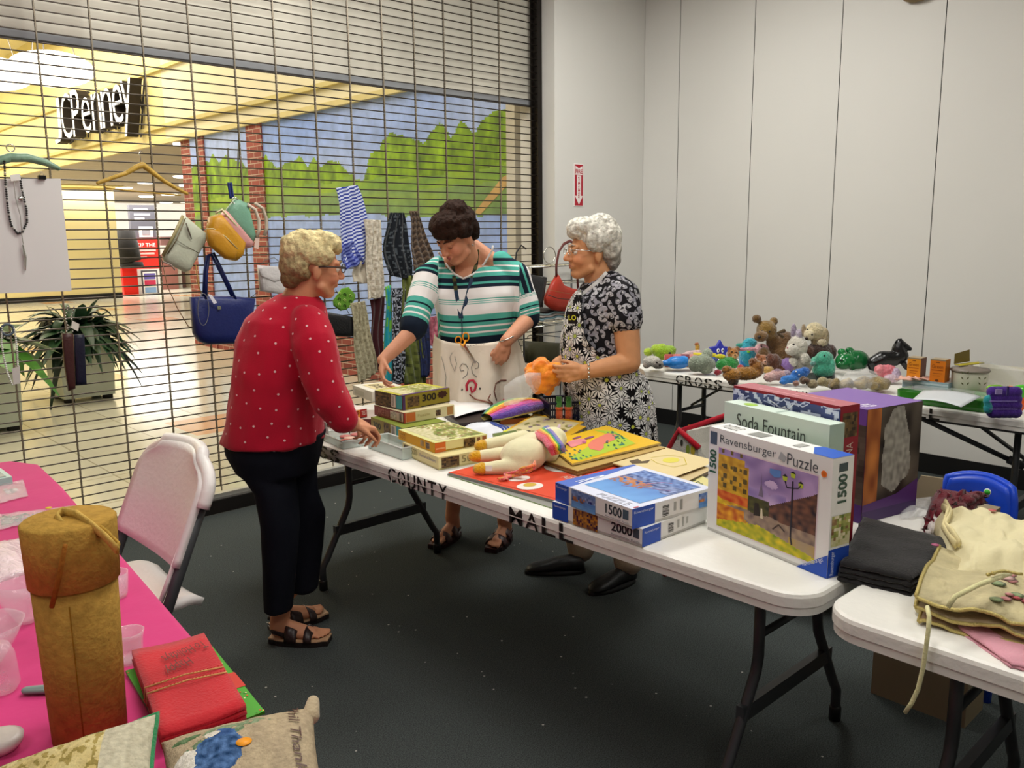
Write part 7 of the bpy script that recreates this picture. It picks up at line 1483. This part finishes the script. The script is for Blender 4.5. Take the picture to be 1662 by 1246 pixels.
m = MB(); m.box(gp(353, 502, .078), V((.02, 0, 0)), V((0, -.002, 0)), V((0, 0, .018)), '#8c8c90'); m.build('clasp', CHROME, t)
m = MB(); a = gp(337, 477, .085); m.prism([a, a+V((.022, 0, -.006)), a+V((.05, 0, -.05)), a+V((.03, 0, -.056))], V((0, -.001, 0)), '#dcdae4'); m.build('price_tag', PAINT, t)
m = MB(); pc = [gp(330+9*cos(a), 502+26*sin(a), .085) for a in [2*pi*k/20 for k in range(20)]]; m.tube(pc, .002, '#6c6c70', 6, closed=True); m.build('zip_cord', PLAS, t)
t = thing('cream_purse', 'cream leather purse tilted on the grille below the wooden hanger', 'handbag', gp(300, 440)); m = MB()
bag_slab(m, [(300, 352), (331, 378), (331, 392), (306, 438), (298, 441), (266, 425), (263, 417), (294, 354)], .035, '#b8bca8', .01, .010); m.build('bag_body', LEATH, t)
m = MB(); m.tube([gp(297, 350, .05), gp(282, 382, .058), gp(264, 415, .052)], .009, '#9c9064', 8, sq=.7); m.tube([gp(301, 354, .055), gp(286, 390, .062), gp(272, 412, .055)], .003, '#6a5c40'); m.build('zip_band', LEATH, t)
m = MB(); m.tube([gp(302, 362, .064), gp(306, 374, .066), gp(311, 388, .062)], [.003, .005, .002], '#5c5044'); m.tube([gp(284, 388, .06), gp(300, 398, .062), gp(322, 410, .052)], .0016, '#6a6458', 5); m.build('zip_pull', LEATH, t)
m = MB(); m.tube([gp(262, 420, .03), gp(272, 465, .03), gp(288, 500, .03), gp(306, 530, .03), gp(326, 532, .03), gp(335, 500, .03)], .0026, '#7c5c40', 6); m.tube([gp(318, 430, .03), gp(322, 462, .03), gp(328, 480, .03)], .003, '#a8863c', 6); m.tube([gp(263, 424, .035), gp(278, 430, .04), gp(284, 438, .04)], .004, '#a8948a'); m.build('strap', LEATH, t)
t = thing('patchwork_bag', 'mustard pink and green patchwork handbag with pale handles tilted on grille', 'handbag', gp(380, 420))
for nm, pts, c, d, o in (('green_panel', [(380, 322), (398, 330), (412, 385), (406, 396), (362, 346), (372, 332)], '#6f9c84', .04, .01), ('pink_panel', [(362, 342), (406, 394), (402, 402), (390, 404), (350, 356)], '#c9908c', .055, .01), ('mustard_panel', [(338, 352), (352, 348), (392, 394), (388, 414), (378, 423), (364, 420), (338, 398), (332, 378)], '#c08a1c', .07, .01), ('mustard_pocket', [(334, 372), (352, 372), (384, 408), (380, 422), (364, 420), (338, 398)], '#b07c14', .02, .085)): m = MB(); bag_slab(m, pts, d, c, o, .012); m.build(nm, LEATH, t)
m = MB(); m.tube([gp(350, 346, .07), gp(360, 340, .07), gp(380, 362, .075), gp(408, 392, .06)], .006, '#cfc9a0'); m.tube([gp(332, 372, .09), gp(346, 371, .10), gp(366, 384, .10), gp(386, 404, .09)], .003, '#cfc9a0'); m.build('piping', LEATH, t)
m = MB(); pts = [(402, 332), (414, 340), (420, 356), (421, 372), (417, 384)]; m.tube([gp(*p, .06) for p in pts], .010, '#c4b6a4'); m.tube([gp(x+12, y-2, .03) for x, y in pts], .010, '#b8aa98'); m.build('handle', LEATH, t)
m = MB(); m.tube([gp(381+5*cos(a), 325+5*sin(a), .05) for a in [2*pi*k/14 for k in range(14)]], .0025, '#d8d4c8', 6, closed=True); m.build('ring', CHROME, t); m = MB(); m.prism([gp(414, 386, .06), gp(421, 386, .06), gp(419, 404, .06), gp(412, 402, .06)], V((0, -.004, 0)), '#d0b4a8'); m.build('tassel', LEATH, t)
m = MB(); m.grid(lambda u, v: gp(369+7*u+4*v, 296+26*v, .02+.006*sin(u*9)), 6, 8, '#1f2c6c', thick=.003); tag(m.build('navy_ribbon', CLOTH), 'short dark blue ribbon tied above the patchwork bag', 'ribbon')
t = thing('white_clutch', 'small white flap handbag hanging left of the blonde woman', 'handbag', gp(440, 478)); m = MB(); bag_slab(m, [(417, 430), (470, 436), (470, 480), (421, 472)], .03, '#c4c0be', .01, .008); m.build('bag_body', LEATH, t); m = MB(); bag_slab(m, [(417, 430), (468, 434), (462, 452), (445, 458), (424, 448)], .006, '#cfcbca', .045, .003); m.build('flap', LEATH, t)
m = MB(); m.tube([gp(421, 432, .03), gp(430, 422, .03), gp(445, 418, .03), (gp(458, 428, .03))], .002, '#5c5854', 6); m.tube([gp(418, 474, .03), gp(408, 482, .03), gp(404, 500, .03)], .002, '#2c2826', 6); m.build('strap', LEATH, t); m = MB(); a = gp(418, 432, .06); m.prism([a, a+V((.03, 0, -.002)), a+V((.03, 0, -.012)), a+V((0, 0, -.012))], V((0, -.001, 0)), '#e8dede'); m.build('price_tag', PAINT, t)
t = thing('black_clutch', 'flat black clutch bag hanging behind the blonde woman', 'handbag', gp(545, 545)); m = MB(); bag_slab(m, [(521, 505), (572, 514), (574, 546), (536, 545), (519, 538)], .03, '#121214', .01, .006); m.build('bag_body', LEATH, t); m = MB(); m.tube([gp(523, 508, .02), gp(528, 480, .02), gp(545, 470, .02), gp(568, 512, .02)], .002, '#2a2826', 6); m.build('strap', LEATH, t)
t = thing('green_pouch', 'small green paisley pouch hanging by the blonde woman\'s chin', 'pouch', gp(558, 504)); m = MB(); bag_slab(m, [(554, 468), (565, 466), (576, 478), (575, 486), (562, 502), (552, 504), (541, 496), (540, 488)], .012, '#5c8c28', .03, .002); m.build('bag_body', CLOTH, t); m = MB()
for i in range(9): x, y = 550+(i % 3)*9, 476+(i//3)*9+((i % 3)*2); m.tube([gp(x+3.6*k/6*cos(k*1.2), y+3.6*k/6*sin(k*1.2), .0465) for k in range(7)], .0018, '#1f3c14' if i % 2 else '#c8e07c', 5)
m.build('swirl_print', MATTE, t); m = MB(); hook(m, 560, 462, .03); m.build('hook', METAL, t)
# wallets
for k, (pts, c, lab) in enumerate((([(100, 541), (117, 541), (121, 630), (110, 634), (103, 590)], '#42211f', 'long brown leather wallet hanging in front of the potted plant'), ([(119, 543), (135, 542), (139, 624), (122, 625)], '#14162c', 'long navy leather wallet hanging beside the brown wallet'))):
    t = thing('hanging_wallet', lab, 'wallet', gp(115+15*k, 630)); m = MB(); bag_slab(m, pts, .022, c, .02+.004*k, .004); m.build('wallet_body', LEATH, t)
    m = MB(); x = 108+10*k
    for i in range(9): m.ell(gp(x+2*sin(i), 538-5*i, .03), (.0035, .0035, .006), '#c4c4c0', 8, 6)
    m.build('chain', CHROME, t)
    if k: m = MB(); a = gp(117, 520, .04); m.prism([a, a+V((.032, 0, -.02)), a+V((.022, 0, -.055)), a+V((-.008, 0, -.035))], V((0, -.001, 0)), '#d8d4c8'); m.build('price_tag', PAINT, t)
# wooden hanger
t = thing('wooden_hanger', 'pale wooden coat hanger hanging empty on the grille', 'coat hanger', gp(232, 290)); m = MB(); WOOD = mat('pale_wood', '#b89438', rough=.45, var=(20, .12), bump=(40, .1))
m.chain([gp(159, 297, .02), gp(178, 290, .02), gp(205, 281, .02), gp(222, 271, .02), gp(232, 268, .02), gp(244, 277, .02), (gp(265, 293, .02)), gp(285, 305, .02), gp(303, 314, .02)], [.009, .010, .011, .014, .016, .014, .011, .010, .009], '#b89438'); m.build('shoulder_bar', WOOD, t)
m = MB(); m.tube([gp(170, 300, .02), gp(172, 305, .02), gp(235, 312, .02), gp(293, 317, .02)], .004, '#6c4c2c'); m.build('trouser_bar', WOOD, t); m = MB(); m.tube([gp(229, 266, .02), gp(228, 255, .02), gp(225, 249, .02), gp(228, 245, .015), gp(232, 247, .005)], .0018, '#a8a498', 6); m.build('hook', CHROME, t)
# left: display card with necklaces on a green padded hanger
t = thing('display_card', 'white display card with a dark bead necklace clipped to it at the left', 'display card', gp(55, 470)); m = MB(); a, b, c, d = gp(-60, 290, .04), gp(98, 290, .04), gp(116, 472, .05), gp(-60, 478, .05); m.prism([a, b, c, d], V((0, -.004, 0)), '#dcdad8'); m.build('card', PAINT, t)
m = MB(); a = gp(62, 288, .05); m.box(a+V((0, -.01, -.008)), V((.032, 0, 0)), V((0, .022, 0)), V((0, 0, .018)), '#141414'); m.tube([a+V((.006, 0, .01)), a+V((.016, 0, .03)), a+V((.026, 0, .01))], .0015, '#c8c8c4', 5); m.build('binder_clip', METAL, t)
t = thing('padded_hanger', 'pale green satin padded hanger at the left picture edge', 'coat hanger', gp(20, 265)); m = MB(); m.chain([gp(-70, 285, .03), gp(-20, 266, .03), gp(15, 256, .03), gp(45, 256, .03), gp(75, 264, .03), gp(94, 273, .03)], [.016, .02, .021, .02, .017, .012], '#7c9c84'); m.build('padding', mat('satin', rough=.3, bump=(30, .6, .012), var=(10, .1)), t); m = MB(); c = gp(17, 240, .03); m.tube([c+V((.017*cos(a), 0, .017*sin(a))) for a in [2*pi*k/16 for k in range(16)]], .003, '#6c7c74', 7, closed=True); m.build('ring', CHROME, t)
def necklace(label, pts, r, col, off, step=1.9, name='bead_necklace'):
    t = thing(name, label, 'necklace', gp(*pts[-1], off), 0); P_ = [gp(*p, off) for p in pts]; L0 = 0; m = MB(); nx = 0
    for a, b in zip(P_, P_[1:]):
        d = (b-a).length; s = nx
        while s < d: q = a.lerp(b, s/d); m.ell(q, (r, r, r), col[int((L0+s)/(r*step)) % len(col)], 8, 6); s += r*step
        nx = s-d; L0 += d
    m.build('beads', mat('bead', rough=.25, spec=.6, var=(40, .2)), t); return t
necklace('dark bead necklace hanging in a long loop on the white card', [(7, 262), (9, 300), (13, 340), (18, 365), (28, 379), (37, 376), (44, 360), (43, 340), (36, 310), (32, 285)], .0055, ['#22201e', '#2c2a28', '#22201e', '#3a3836', '#22201e', '#b8b4ac'], .055)
t = necklace('silver pendant necklace hanging beside the dark beads on the card', [(22, 290), (25, 320), (33, 350), (36, 385), (40, 410), (42, 430)], .0022, ['#a8a49c'], .058, 1.6, 'pendant_necklace'); m = MB(); m.chain([gp(37, 398, .06), gp(41, 418, .06), (gp(41, 438, .06))], [.003, .007, .003], '#8c8a84'); m.build('pendant', CHROME, t); m = MB(); m.ell(gp(34, 322, .06), (.012, .004, .010), '#b0aca4'); m.build('clasp', CHROME, t)
m = MB(); m.prism([gp(16, 284, .062), gp(32, 282, .062), gp(34, 292, .062), gp(18, 294, .062)], V((0, -.001, 0)), '#eceae4'); m.build('price_tag', PAINT, t)
necklace('white pearl necklace hanging low at the left picture edge', [(3, 532), (2, 555), (6, 580), (12, 605), (20, 624), (27, 618), (29, 600), (28, 570), (25, 545), (22, 530)], .0052, ['#d8dad2'], .03)
m = MB(); c = gp(12, 535, .028); m.tube([c+V((.026*cos(a), 0, .026*sin(a))) for a in [2*pi*k/16 for k in range(16)]], .006, '#4a5a68', 8, closed=True); m.prism([gp(19, 598, .035), gp(32, 594, .035), gp(33, 622, .035), gp(22, 624, .035)], V((0, -.001, 0)), '#cfcac4'); tag(m.build('bracelet_ring', PLAS), 'slate blue ring bracelet hanging with the pearl necklace', 'bracelet')
# ---------------------------------------------------------------- wire rack with bags in the corner
RY = 4.28; rp = lambda px, py, o=0: ony(px, py, RY-o); t = thing('wire_rack', 'chrome wire rack with looped ends holding handbags in the corner', 'rack', V((rp(895, 500).x, RY, 0)))
xl, xr = rp(826, 431).x, rp(950, 431).x
for j, zz in enumerate((rp(890, 431).z, rp(890, 459).z, rp(890, 524).z, rp(890, 594).z)):
    m = MB(); 
    for dy in (-.13, .13): m.tube([(xl, RY+dy, zz), (xr, RY+dy, zz)], .005, '#c8c8c4', 8)
    for i in range(9): m.tube([(xl+(xr-xl)*i/8, RY-.13, zz), (xl+(xr-xl)*i/8, RY+.13, zz)], .003, '#c8c8c4', 6)
    m.build('shelf', CHROME, t)
for x in (xl+.01, xr-.01):
    for dy in (-.13, .13): m = MB(); m.tube([(x, RY+dy, 0), (x, RY+dy, rp(890, 431).z)], .007, '#3a3a3a', 8); m.build('post', METAL, t)
for cx in (892, 929):
    m = MB(); c = rp(cx, 414, .13); m.tube([c+V((.058*cos(a), 0, .055*sin(a))) for a in [2*pi*k/24 for k in range(24)]], .0035, '#a8a49c', 8, closed=True); m.build('scroll', CHROME, t)
def rbag(name, label, body, straps, col, o=.16, dep=.03, cat='handbag'):
    t = thing(name, label, cat, rp(*body[0], o)); m = MB(); P_ = [rp(x, y, o) for x, y in body]; c = sum(P_, V())/len(P_); m.loft([[c+(p-c)*k+V((0, -d, 0)) for p in P_] for k, d in ((1, 0), (1.02, dep*.5), (.95, dep), (.6, dep*1.2), (.15, dep*1.25))], col); m.poly(P_[::-1], col); m.build('bag_body', LEATH, t)
    for s in straps: m = MB(); m.tube([rp(x, y, o+.02) for x, y in s[0]], s[1], s[2], 8, sq=.5); m.build('strap', LEATH, t)
    return t
rbag('black_handbag', 'black handbag on the wire rack behind the striped woman', [(848, 444), (884, 450), (878, 488), (866, 504), (846, 512), (840, 470)], [([(846, 446), (836, 430), (838, 410), (846, 398), (854, 404)], .006, '#14161c')], '#1a1a1d')
t = rbag('red_hobo_bag', 'red orange hobo shoulder bag on the wire rack', [(902, 445), (911, 462), (926, 468), (940, 470), (946, 486), (940, 500), (916, 505), (895, 503), (883, 493), (882, 482), (892, 462)], [([(903, 448), (903, 430), (907, 408), (915, 396), (925, 391), (934, 396), (936, 420), (938, 468)], .011, '#6a3430')], '#a8301f')
m = MB(); m.tube([rp(888, 478, .235), rp(905, 484, .24), rp(925, 486, .235)], .003, '#4a2c24'); m.tube([rp(890, 470, .225), rp(908, 474, .23), rp(926, 477, .23)], .0015, '#8c6c3c', 5); m.build('zip', LEATH, t)
m = MB(); a = rp(880, 520, .14)
for i, (c, w) in enumerate((('#8fb4c0', .30), ('#d0c4c0', .30), ('#b0ccd4', .26), ('#2c2426', .22))): m.grid(lambda u, v: V((a.x+w*u+.01*i, RY-.14+.2*v, a.z+.006+.017*i+.012*sin(pi*u)+.004*sin(u*14+i))), 12, 5, c, thick=.01)
tag(m.build('folded_clothes', CLOTH), 'folded pale blue and white clothes on the lower rack shelf', 'folded clothes')
t = rbag('olive_bag', 'dark olive flat bag leaning below the rack', [(848, 553), (905, 556), (906, 584), (895, 592), (850, 588)], [], '#3a3822', .08, .04); m = MB(); m.tube([rp(862+6*cos(a), 548+4*sin(a), .14) for a in [pi*k/10 for k in range(-10, 1)]], .003, '#1a1816', 6); m.build('clasp', METAL, t)
b = rp(905, 560, .05); t = thing('wire_basket', 'grey wire basket behind the daisy apron below the rack', 'basket', (b.x, b.y, .0)); m = MB(); zz = rp(890, 542).z; x0, x1 = rp(878, 545).x, rp(935, 545).x
for i in range(16): x = x0+(x1-x0)*i/15; m.tube([(x, RY-.2, zz), (x+.005, RY-.18, zz-.2)], .002, '#6c7074', 5)
for q in range(4): m.tube([(x0, RY-.2+.005*q, zz-.06*q), (x1, RY-.2+.005*q, zz-.06*q)], .0028, '#6c7074', 6)
m.build('wire_side', METAL, t); m = MB()
for x in (x0, x1): m.tube([(x, RY-.18, 0), (x, RY-.2, zz)], .005, '#2c2e30', 6)
m.tube([(x0, RY-.2, zz), (x0, RY+.05, zz), (x1, RY+.05, zz), (x1, RY-.2, zz)], .004, '#5c6064', 6); m.build('frame', METAL, t)
# ================================================================ the pink table in the foreground
KR = mat('kraft_felt', rough=.9, spec=.1, bump=(130, .5, .006), var=(70, .16))
t = thing('kraft_tube', 'tall tan lidded tube with a fabric loop standing on the pink table', 'gift tube', (.385, 1.44, TZ)); cx, cy = .372, 1.44
def R_(z): return .057+(z-TZ)*.026
zt_, zl = 1.113, 1.010
m = MB(); m.lathe([(R_(TZ), 0), (R_(zl), zl-TZ), (R_(zl)*.96, zl-TZ+.001)], '#a5803c', c=(cx, cy, TZ), n=48); m.tube([(cx-R_(z)*.42, cy-R_(z)*.908-.0005, z) for z in (TZ+.02, TZ+.12, zl-.02)], .0009, '#8a5c18', 4); m.build('tube_body', KR, t)
m = MB(); e = .004; m.lathe([(R_(zl)+e, 0), (R_(zt_)+e, zt_-zl-.004), (R_(zt_)+e-.004, zt_-zl), (.001, zt_-zl+.001)], '#ac863e', c=(cx, cy, zl+.001), n=48); m.build('lid', KR, t)
top = V((cx, cy, zt_)); m = MB(); g0 = onz(120, 858, zt_+.004); g1 = onz(88, 832, zt_+.03); g2 = onz(128, 840, zt_+.035); g3 = onv(160, 862, (cx, cy), -.02); g4 = onv(186, 892, (cx, cy), -.03); g5 = onv(193, 884, (cx, cy), .0)
S_ = FH*.009+RT*.004
def strap(m, pts, w, c, th=.003):
    P_ = [V(p) for p in pts]; Q_ = []
    for a, b in zip(P_, P_[1:]): Q_ += [a.lerp(b, i/3) for i in range(3)]
    Q_.append(P_[-1]); m.grid(lambda u, v: Q_[min(len(Q_)-1, int(round(u*(len(Q_)-1))))]+w*(v-.5)*2, len(Q_)-1, 3, c, thick=th)
B_ = (cx, cy); m.tube([onv(*p, B_, o) for p, o in (((116, 860), -.02), ((98, 848), -.015), ((92, 838), 0), ((104, 830), .01), ((126, 836), 0), ((150, 853), -.03), ((172, 872), -.05), ((190, 892), -.06))], [.006, .008, .009, .010, .011, .010, .010, .011], '#c9a658', 8, sq=.4); m.tube([onv(*p, B_, o) for p, o in (((190, 892), -.06), ((192, 884), -.045), ((172, 864), -.035), ((150, 848), -.01), ((124, 846), .0))], .008, '#b08c40', 8, sq=.4); m.build('fabric_loop', KR, t)
m = MB(); a = onv(106, 884, (cx, cy), -.085); b = onv(96, 935, (cx, cy), -.083); c_ = onv(84, 985, (cx, cy), -.080); m.tube([a, b, c_], [.0035, .0045, .004], '#8c5620', 8); m.build('toggle_cord', KR, t)
# red napkins on a green and red bag, tied with twine
t = thing('red_napkins', 'stack of red paper napkins tied with gold twine reading Happy Holidays', 'napkins', onz(300, 1120, TZ)); q = [onz(*p, TZ+.030) for p in ((262, 1200), (400, 1150), (332, 1033), (214, 1062))]
fr = Fr(q[3], q[2]-q[3], q[0]-q[3]); fr.N = V((0, 0, 1)) 
for k in range(3): m = MB(); m.grid(lambda u, v: (q[3].lerp(q[2], u)).lerp(q[0].lerp(q[1], u), v)+V((.0015*sin(k*3), .002*cos(k*2), -.018+.009*k+.002*sin(u*5+k))), 8, 10, ['#a82028', '#b4242c', '#c42c34'][k], thick=.008); m.build('napkin', CLOTH, t)
m = MB(); 
def npt(x, y): return fr.p(x, y, .0025)
for s, (u0, v0, u1, v1) in (('Happy', (.28, .40, .62, .27)), ('To Holidays', (.30, .24, .90, .11))):
    vs, fs = glyphs(s, 0); m.add([fr.p(u1-(u1-u0)*x+.05*y, v1+(v0-v1)*y-.06*(1-x)*1.2+.06, .0135) for x, y in vs], fs, '#5c1418')
m.build('lettering', PAINT, t)
for vv in (.50, .57):
    m = MB(); m.tube([fr.p(-.01, vv+.0, -.012), fr.p(0, vv, .010), fr.p(.5, vv-.005, .014), fr.p(1, vv, .010), fr.p(1.01, vv, -.012)], .0016, '#d8a868', 6)
    for i in range(22): m.ell(fr.p((i+.5)/22, vv-.004*sin(pi*i/22), .0145), (.002, .001, .001), '#c83c2c', 5, 4)
    m.build('twine', CLOTH, t)
m = MB(); g = [onz(*p, TZ+.004) for p in ((278, 1218), (430, 1158), (345, 1052), (204, 1092))]; m.prism(g, V((0, 0, .005)), '#3f9c1c', '#2c7c14'); f2 = Fr(g[3]+V((0, 0, .005)), g[2]-g[3], g[0]-g[3]); f2.N = V((0, 0, 1)); random.seed(2)
for i in range(120): m.acirc(f2, random.uniform(.01, .99), random.uniform(.02, .98), .010, .008, random.choice(['#d8301c', '#e8c83c', '#d8301c', '#2c7c14', '#e0e0a0']), .001, 5, random.random())
m.arect(f2, 0, .42, 1, .62, '#c8281c', .0008); tag(m.build('gift_bag', PAINT), 'green and red glittery gift bag lying under the red napkins', 'gift bag')
# cushions
def cushion(name, label, pts, z, h, top, edge=None, col2='#a89878', tilt=0.):
    """pts: corners on the photo at their own heights, given as points"""
    t = thing(name, label, 'cushion', sum(pts, V())/4); m = MB()
    def f(u, v, s=1):
        p = (pts[0].lerp(pts[1], u)).lerp(pts[3].lerp(pts[2], u), v); n = (pts[1]-pts[0]).cross(pts[3]-pts[0]).normalized(); n = n if n.z > 0 else -n
        w = (sin(pi*min(1, max(0, u)))*sin(pi*min(1, max(0, v))))**.42; pin = .045*(sin(pi*u)*abs(2*v-1)**3*(1 if v < .5 else -1)); pin2 = .045*(sin(pi*v)*abs(2*u-1)**3*(1 if u < .5 else -1))
        return p+n*(h*w*s+.002*mn.noise(V((u*9, v*9, s))))+(pts[3]-pts[0])*pin+(pts[1]-pts[0])*pin2
    m.grid(lambda u, v: f(u, v, 1), 120, 120, top); m.grid(lambda u, v: f(1-u, v, -.75), 24, 24, col2); m.build('cushion_cover', mat('tapestry', rough=.95, spec=.08, bump=(260, .8, .004), var=(120, .16)), t)
    if edge: m = MB(); m.tube([f(i/20, 0) for i in range(21)]+[f(1, i/20) for i in range(1, 21)]+[f(1-i/20, 1) for i in range(1, 21)]+[f(0, 1-i/20) for i in range(1, 20)], .0042, edge, 8, closed=True); m.build('piping', CLOTH, t)
    return t, f
Zp = TZ+.055
pA = [onz(262, 1420, Zp-.02), onz(560, 1400, Zp-.02), onz(508, 1148, Zp+.03), onz(262, 1205, Zp+.0)]
def bird(u, v):
    n = mn.noise(V((u*9, v*9, 1))); n2 = mn.noise(V((u*24, v*24, 2)))
    c = mixc('#b8a688', '#a4937a', .5+n*.5)
    def el(cx, cy, rx, ry, a=0): x, y = u-cx, v-cy; X = x*cos(a)+y*sin(a); Y = -x*sin(a)+y*cos(a); return (X/rx)**2+(Y/ry)**2 < 1+.35*n2
    if v > .86 and False: pass
    if el(.28, .70, .30, .07, .45) and n2 > -.2: c = mixc('#4c6448', '#7c9070', .5+n2)
    if el(.48, .84, .22, .045, .1) and n2 > -.15: c = mixc('#5c7456', '#8c9c7c', .5+n2)
    if el(.16, .60, .12, .10): c = mixc('#d2ccc0', '#e8e2d8', .5+n2)
    if el(.10, .48, .07, .08): c = mixc('#6a2c44', '#8c4c60', .5+n2)
    if el(.36, .60, .15, .20, -.2): c = mixc('#2c4870', '#5474a4', .5+n2*1.3)
    if el(.40, .78, .07, .05): c = mixc('#2c4878', '#4c6ca0', .5+n2)
    if el(.33, .79, .05, .03): c = mixc('#ded8cc', '#c8c0b0', .5+n2)
    if el(.16, .84, .10, .03): c = mixc('#44603c', '#6c8460', .5+n2)
    return c
t, f = cushion('bird_cushion', 'tapestry cushion with blue bird and script writing at the bottom edge', pA, Zp, .05, bird)
m = MB()
def onc(x, y, k=.003): p = f(x, y, 1); return p+V((0, 0, k))
vs, fs = glyphs('Phil Thanksgiving', 0)
m.add([onc(.80+.10*y, .985-.95*x) for x, y in vs], fs, '#4a2a1c'); m.build('script_lettering', PAINT, t)
m = MB(); c = f(.52, .62, 1); nrm = (f(.54, .62)-c).cross(f(.52, .64)-c).normalized(); nrm = nrm if nrm.z > 0 else -nrm; m.lathe([(.011, .001), (.011, .0018)], '#f09a14', c=c, n=20, axis=nrm); m.build('price_sticker', PAINT, t)
m = MB(); m.chain([pA[2]+V((-.01, -.01, -.005)), pA[2]+V((.005, .008, .004))], [.014, .010], '#b8a688'); m.build('corner_tip', CLOTH, t)
pB = [onz(-60, 1420, Zp-.02), onz(258, 1420, Zp-.01), onz(256, 1158, Zp+.035), onz(-40, 1262, Zp+.02)]
def hay(u, v):
    n = mn.noise(V((u*5, v*5, 3))); n2 = mn.noise(V((u*30, v*14, 5))); c = mixc('#bfa86c', '#d6c894', .5+n)
    if n2 > .15: c = mixc('#8c7c44', '#b09c5c', .5+n)
    if u > .72: c = mixc('#b8b098', '#c9c2aa', .5+n2)
    if v > .93 and u < .7: c = mixc('#4c5c40', '#7c8460', .5+n2)
    return c
cushion('landscape_cushion', 'pale yellow tapestry cushion with green piping at the bottom edge', pB, Zp, .045, hay, '#2c7c4c')
# glassware and small things
def cut_glass(label, px, py, prof, z=TZ+.001, name='glass_dish', n=24, flut=0., cat='glassware'):
    c = onz(px, py, z); m = MB(); rings = []
    for r, h in prof+[(max(.001, r-.0035), max(.005, h-.001)) for r, h in prof[::-1]]: rings.append([c+V((r*(1+flut*cos(k*2*pi*(n//3)/n))*cos(2*pi*k/n), r*(1+flut*cos(k*2*pi*(n//3)/n))*sin(2*pi*k/n), h)) for k in range(n)])
    m.loft(rings, '#f4e8ec'); return tag(m.build(name, GLASS), label, cat)
cut_glass('small clear square based glass beside the red napkins', 212, 1072, [(.024, 0), (.026, .006), (.024, .012), (.027, .05), (.030, .062)], name='glass_cup', n=24, flut=.02)
cut_glass('clear cut glass tumbler behind the tan tube on its right', 186, 968, [(.026, 0), (.030, .008), (.034, .058)], name='glass_tumbler', flut=.03)
cut_glass('faceted clear glass vase left of the tan tube', 45, 1008, [(.018, 0), (.024, .01), (.052, .06), (.058, .095)], name='glass_vase', n=12, flut=.04)
cut_glass('round cut glass bowl at the left picture edge', -20, 1080, [(.02, 0), (.03, .01), (.055, .05), (.072, .085)], flut=.025, name='glass_bowl')
m = MB(); c = onz(0, 1215, TZ+.002); m.lathe([(.026, 0), (.034, .01), (.036, .02), (.026, .024), (.001, .022)], '#d8cfc8', c=c, n=28); tag(m.build('white_dish', PLAS), 'small glossy white dish at the lower left picture edge', 'dish')
m = MB(); c = onz(5, 1120, TZ+.001); m.lathe([(.022, 0), (.03, .012), (.026, .07), (.018, .09)], '#c8a890', c=c, n=24); tag(m.build('pink_vase', GLASS), 'pale pink glass piece cut by the left picture edge', 'vase')
m = MB(); a = onz(44, 1118, TZ+.010); b = onz(78, 1116, TZ+.010); m.chain([a, b], [.010, .012], '#7c8c88'); m.v = [V((p.x, p.y, TZ+.002+(p.z-TZ)*.6)) for p in m.v]; tag(m.build('grey_brooch', PLAS), 'small grey green ornament half hidden behind the tan tube', 'ornament')
def flatbag(label, pts, z, name='clear_bag', inner=None):
    q = [onz(*p, z) for p in pts]; t = thing(name, label, 'bag', sum(q, V())/4); m = MB(); m.grid(lambda u, v: (q[0].lerp(q[1], u)).lerp(q[3].lerp(q[2], u), v)+V((0, 0, .004+.010*sin(pi*u)*sin(pi*v)+.003*mn.noise(V((u*7, v*7, 2))))), 16, 12, '#f0e4ec', thick=.0008); m.build('plastic_film', BAG, t)
    if inner: m = MB(); inner(m, q); m.build('contents', mat('bead'), t)
    return t
def silv(m, q):
    c = sum(q, V())/4; 
    for i in range(7): m.ell(c+V((.012*(i % 3)-.006, .014*(i//2)-.02, .004)), (.008, .006, .004), ['#c8c0c4', '#8c848c', '#e4dce0'][i % 3], 10, 6)
flatbag('small clear bag with silver jewellery on the pink cloth', [(-15, 822), (46, 806), (38, 780), (-10, 788)], TZ+.002, inner=silv)
def dark(m, q):
    random.seed(6)
    for i in range(40): p = (q[0].lerp(q[1], random.uniform(.05, .8))).lerp(q[3].lerp(q[2], random.uniform(.05, .8)), random.uniform(.25, .75)); m.chain([p+V((0, 0, .004)), p+V((random.uniform(-.02, .02), random.uniform(-.01, .01), .006))], [.0028, .0028], random.choice(['#4a3438', '#6a5a5c', '#8c7474', '#2c2224']), 6)
flatbag('long clear zip bag with dark beads behind the tan tube', [(-30, 868), (70, 845), (120, 822), (-20, 838)], TZ+.002, inner=dark)
m = MB(); c = onz(79, 824, TZ+.014); m.lathe([(.009, 0), (.009, .0015)], '#e8c814', c=c, n=16); tag(m.build('price_sticker', PAINT), 'round yellow price sticker on the long clear bag', 'sticker')
m = MB(); q = [onz(*p, TZ+.02) for p in ((-40, 945), (45, 918), (35, 865), (-40, 880))]; m.grid(lambda u, v: (q[0].lerp(q[1], u)).lerp(q[3].lerp(q[2], u), v)+V((0, 0, .03*sin(pi*u)*sin(pi*v)-.012+.004*mn.noise(V((u*9, v*9, 2))))), 18, 14, '#e4ccd0', thick=.01); tag(m.build('wrapped_parcel', mat('thin_plastic')), 'white goods wrapped in crinkled clear plastic left of the tan tube', 'parcel')
a = onz(20, 776, TZ+.02); t = thing('mint_box', 'pale mint edged tray box at the far left of the pink table', 'box', a); m = MB(); x1, y0_ = a.x, a.y; m.box((x1-.20, y0_, TZ+.002), (.20, 0, 0), (0, .15, 0), (0, 0, .024), '#a9c4c0'); m.build('box_body', PAINT, t); m = MB(); m.box((x1-.185, y0_+.015, TZ+.026), (.17, 0, 0), (0, .12, 0), (0, 0, .002), '#6c7c80'); m.build('window', PLAS, t)
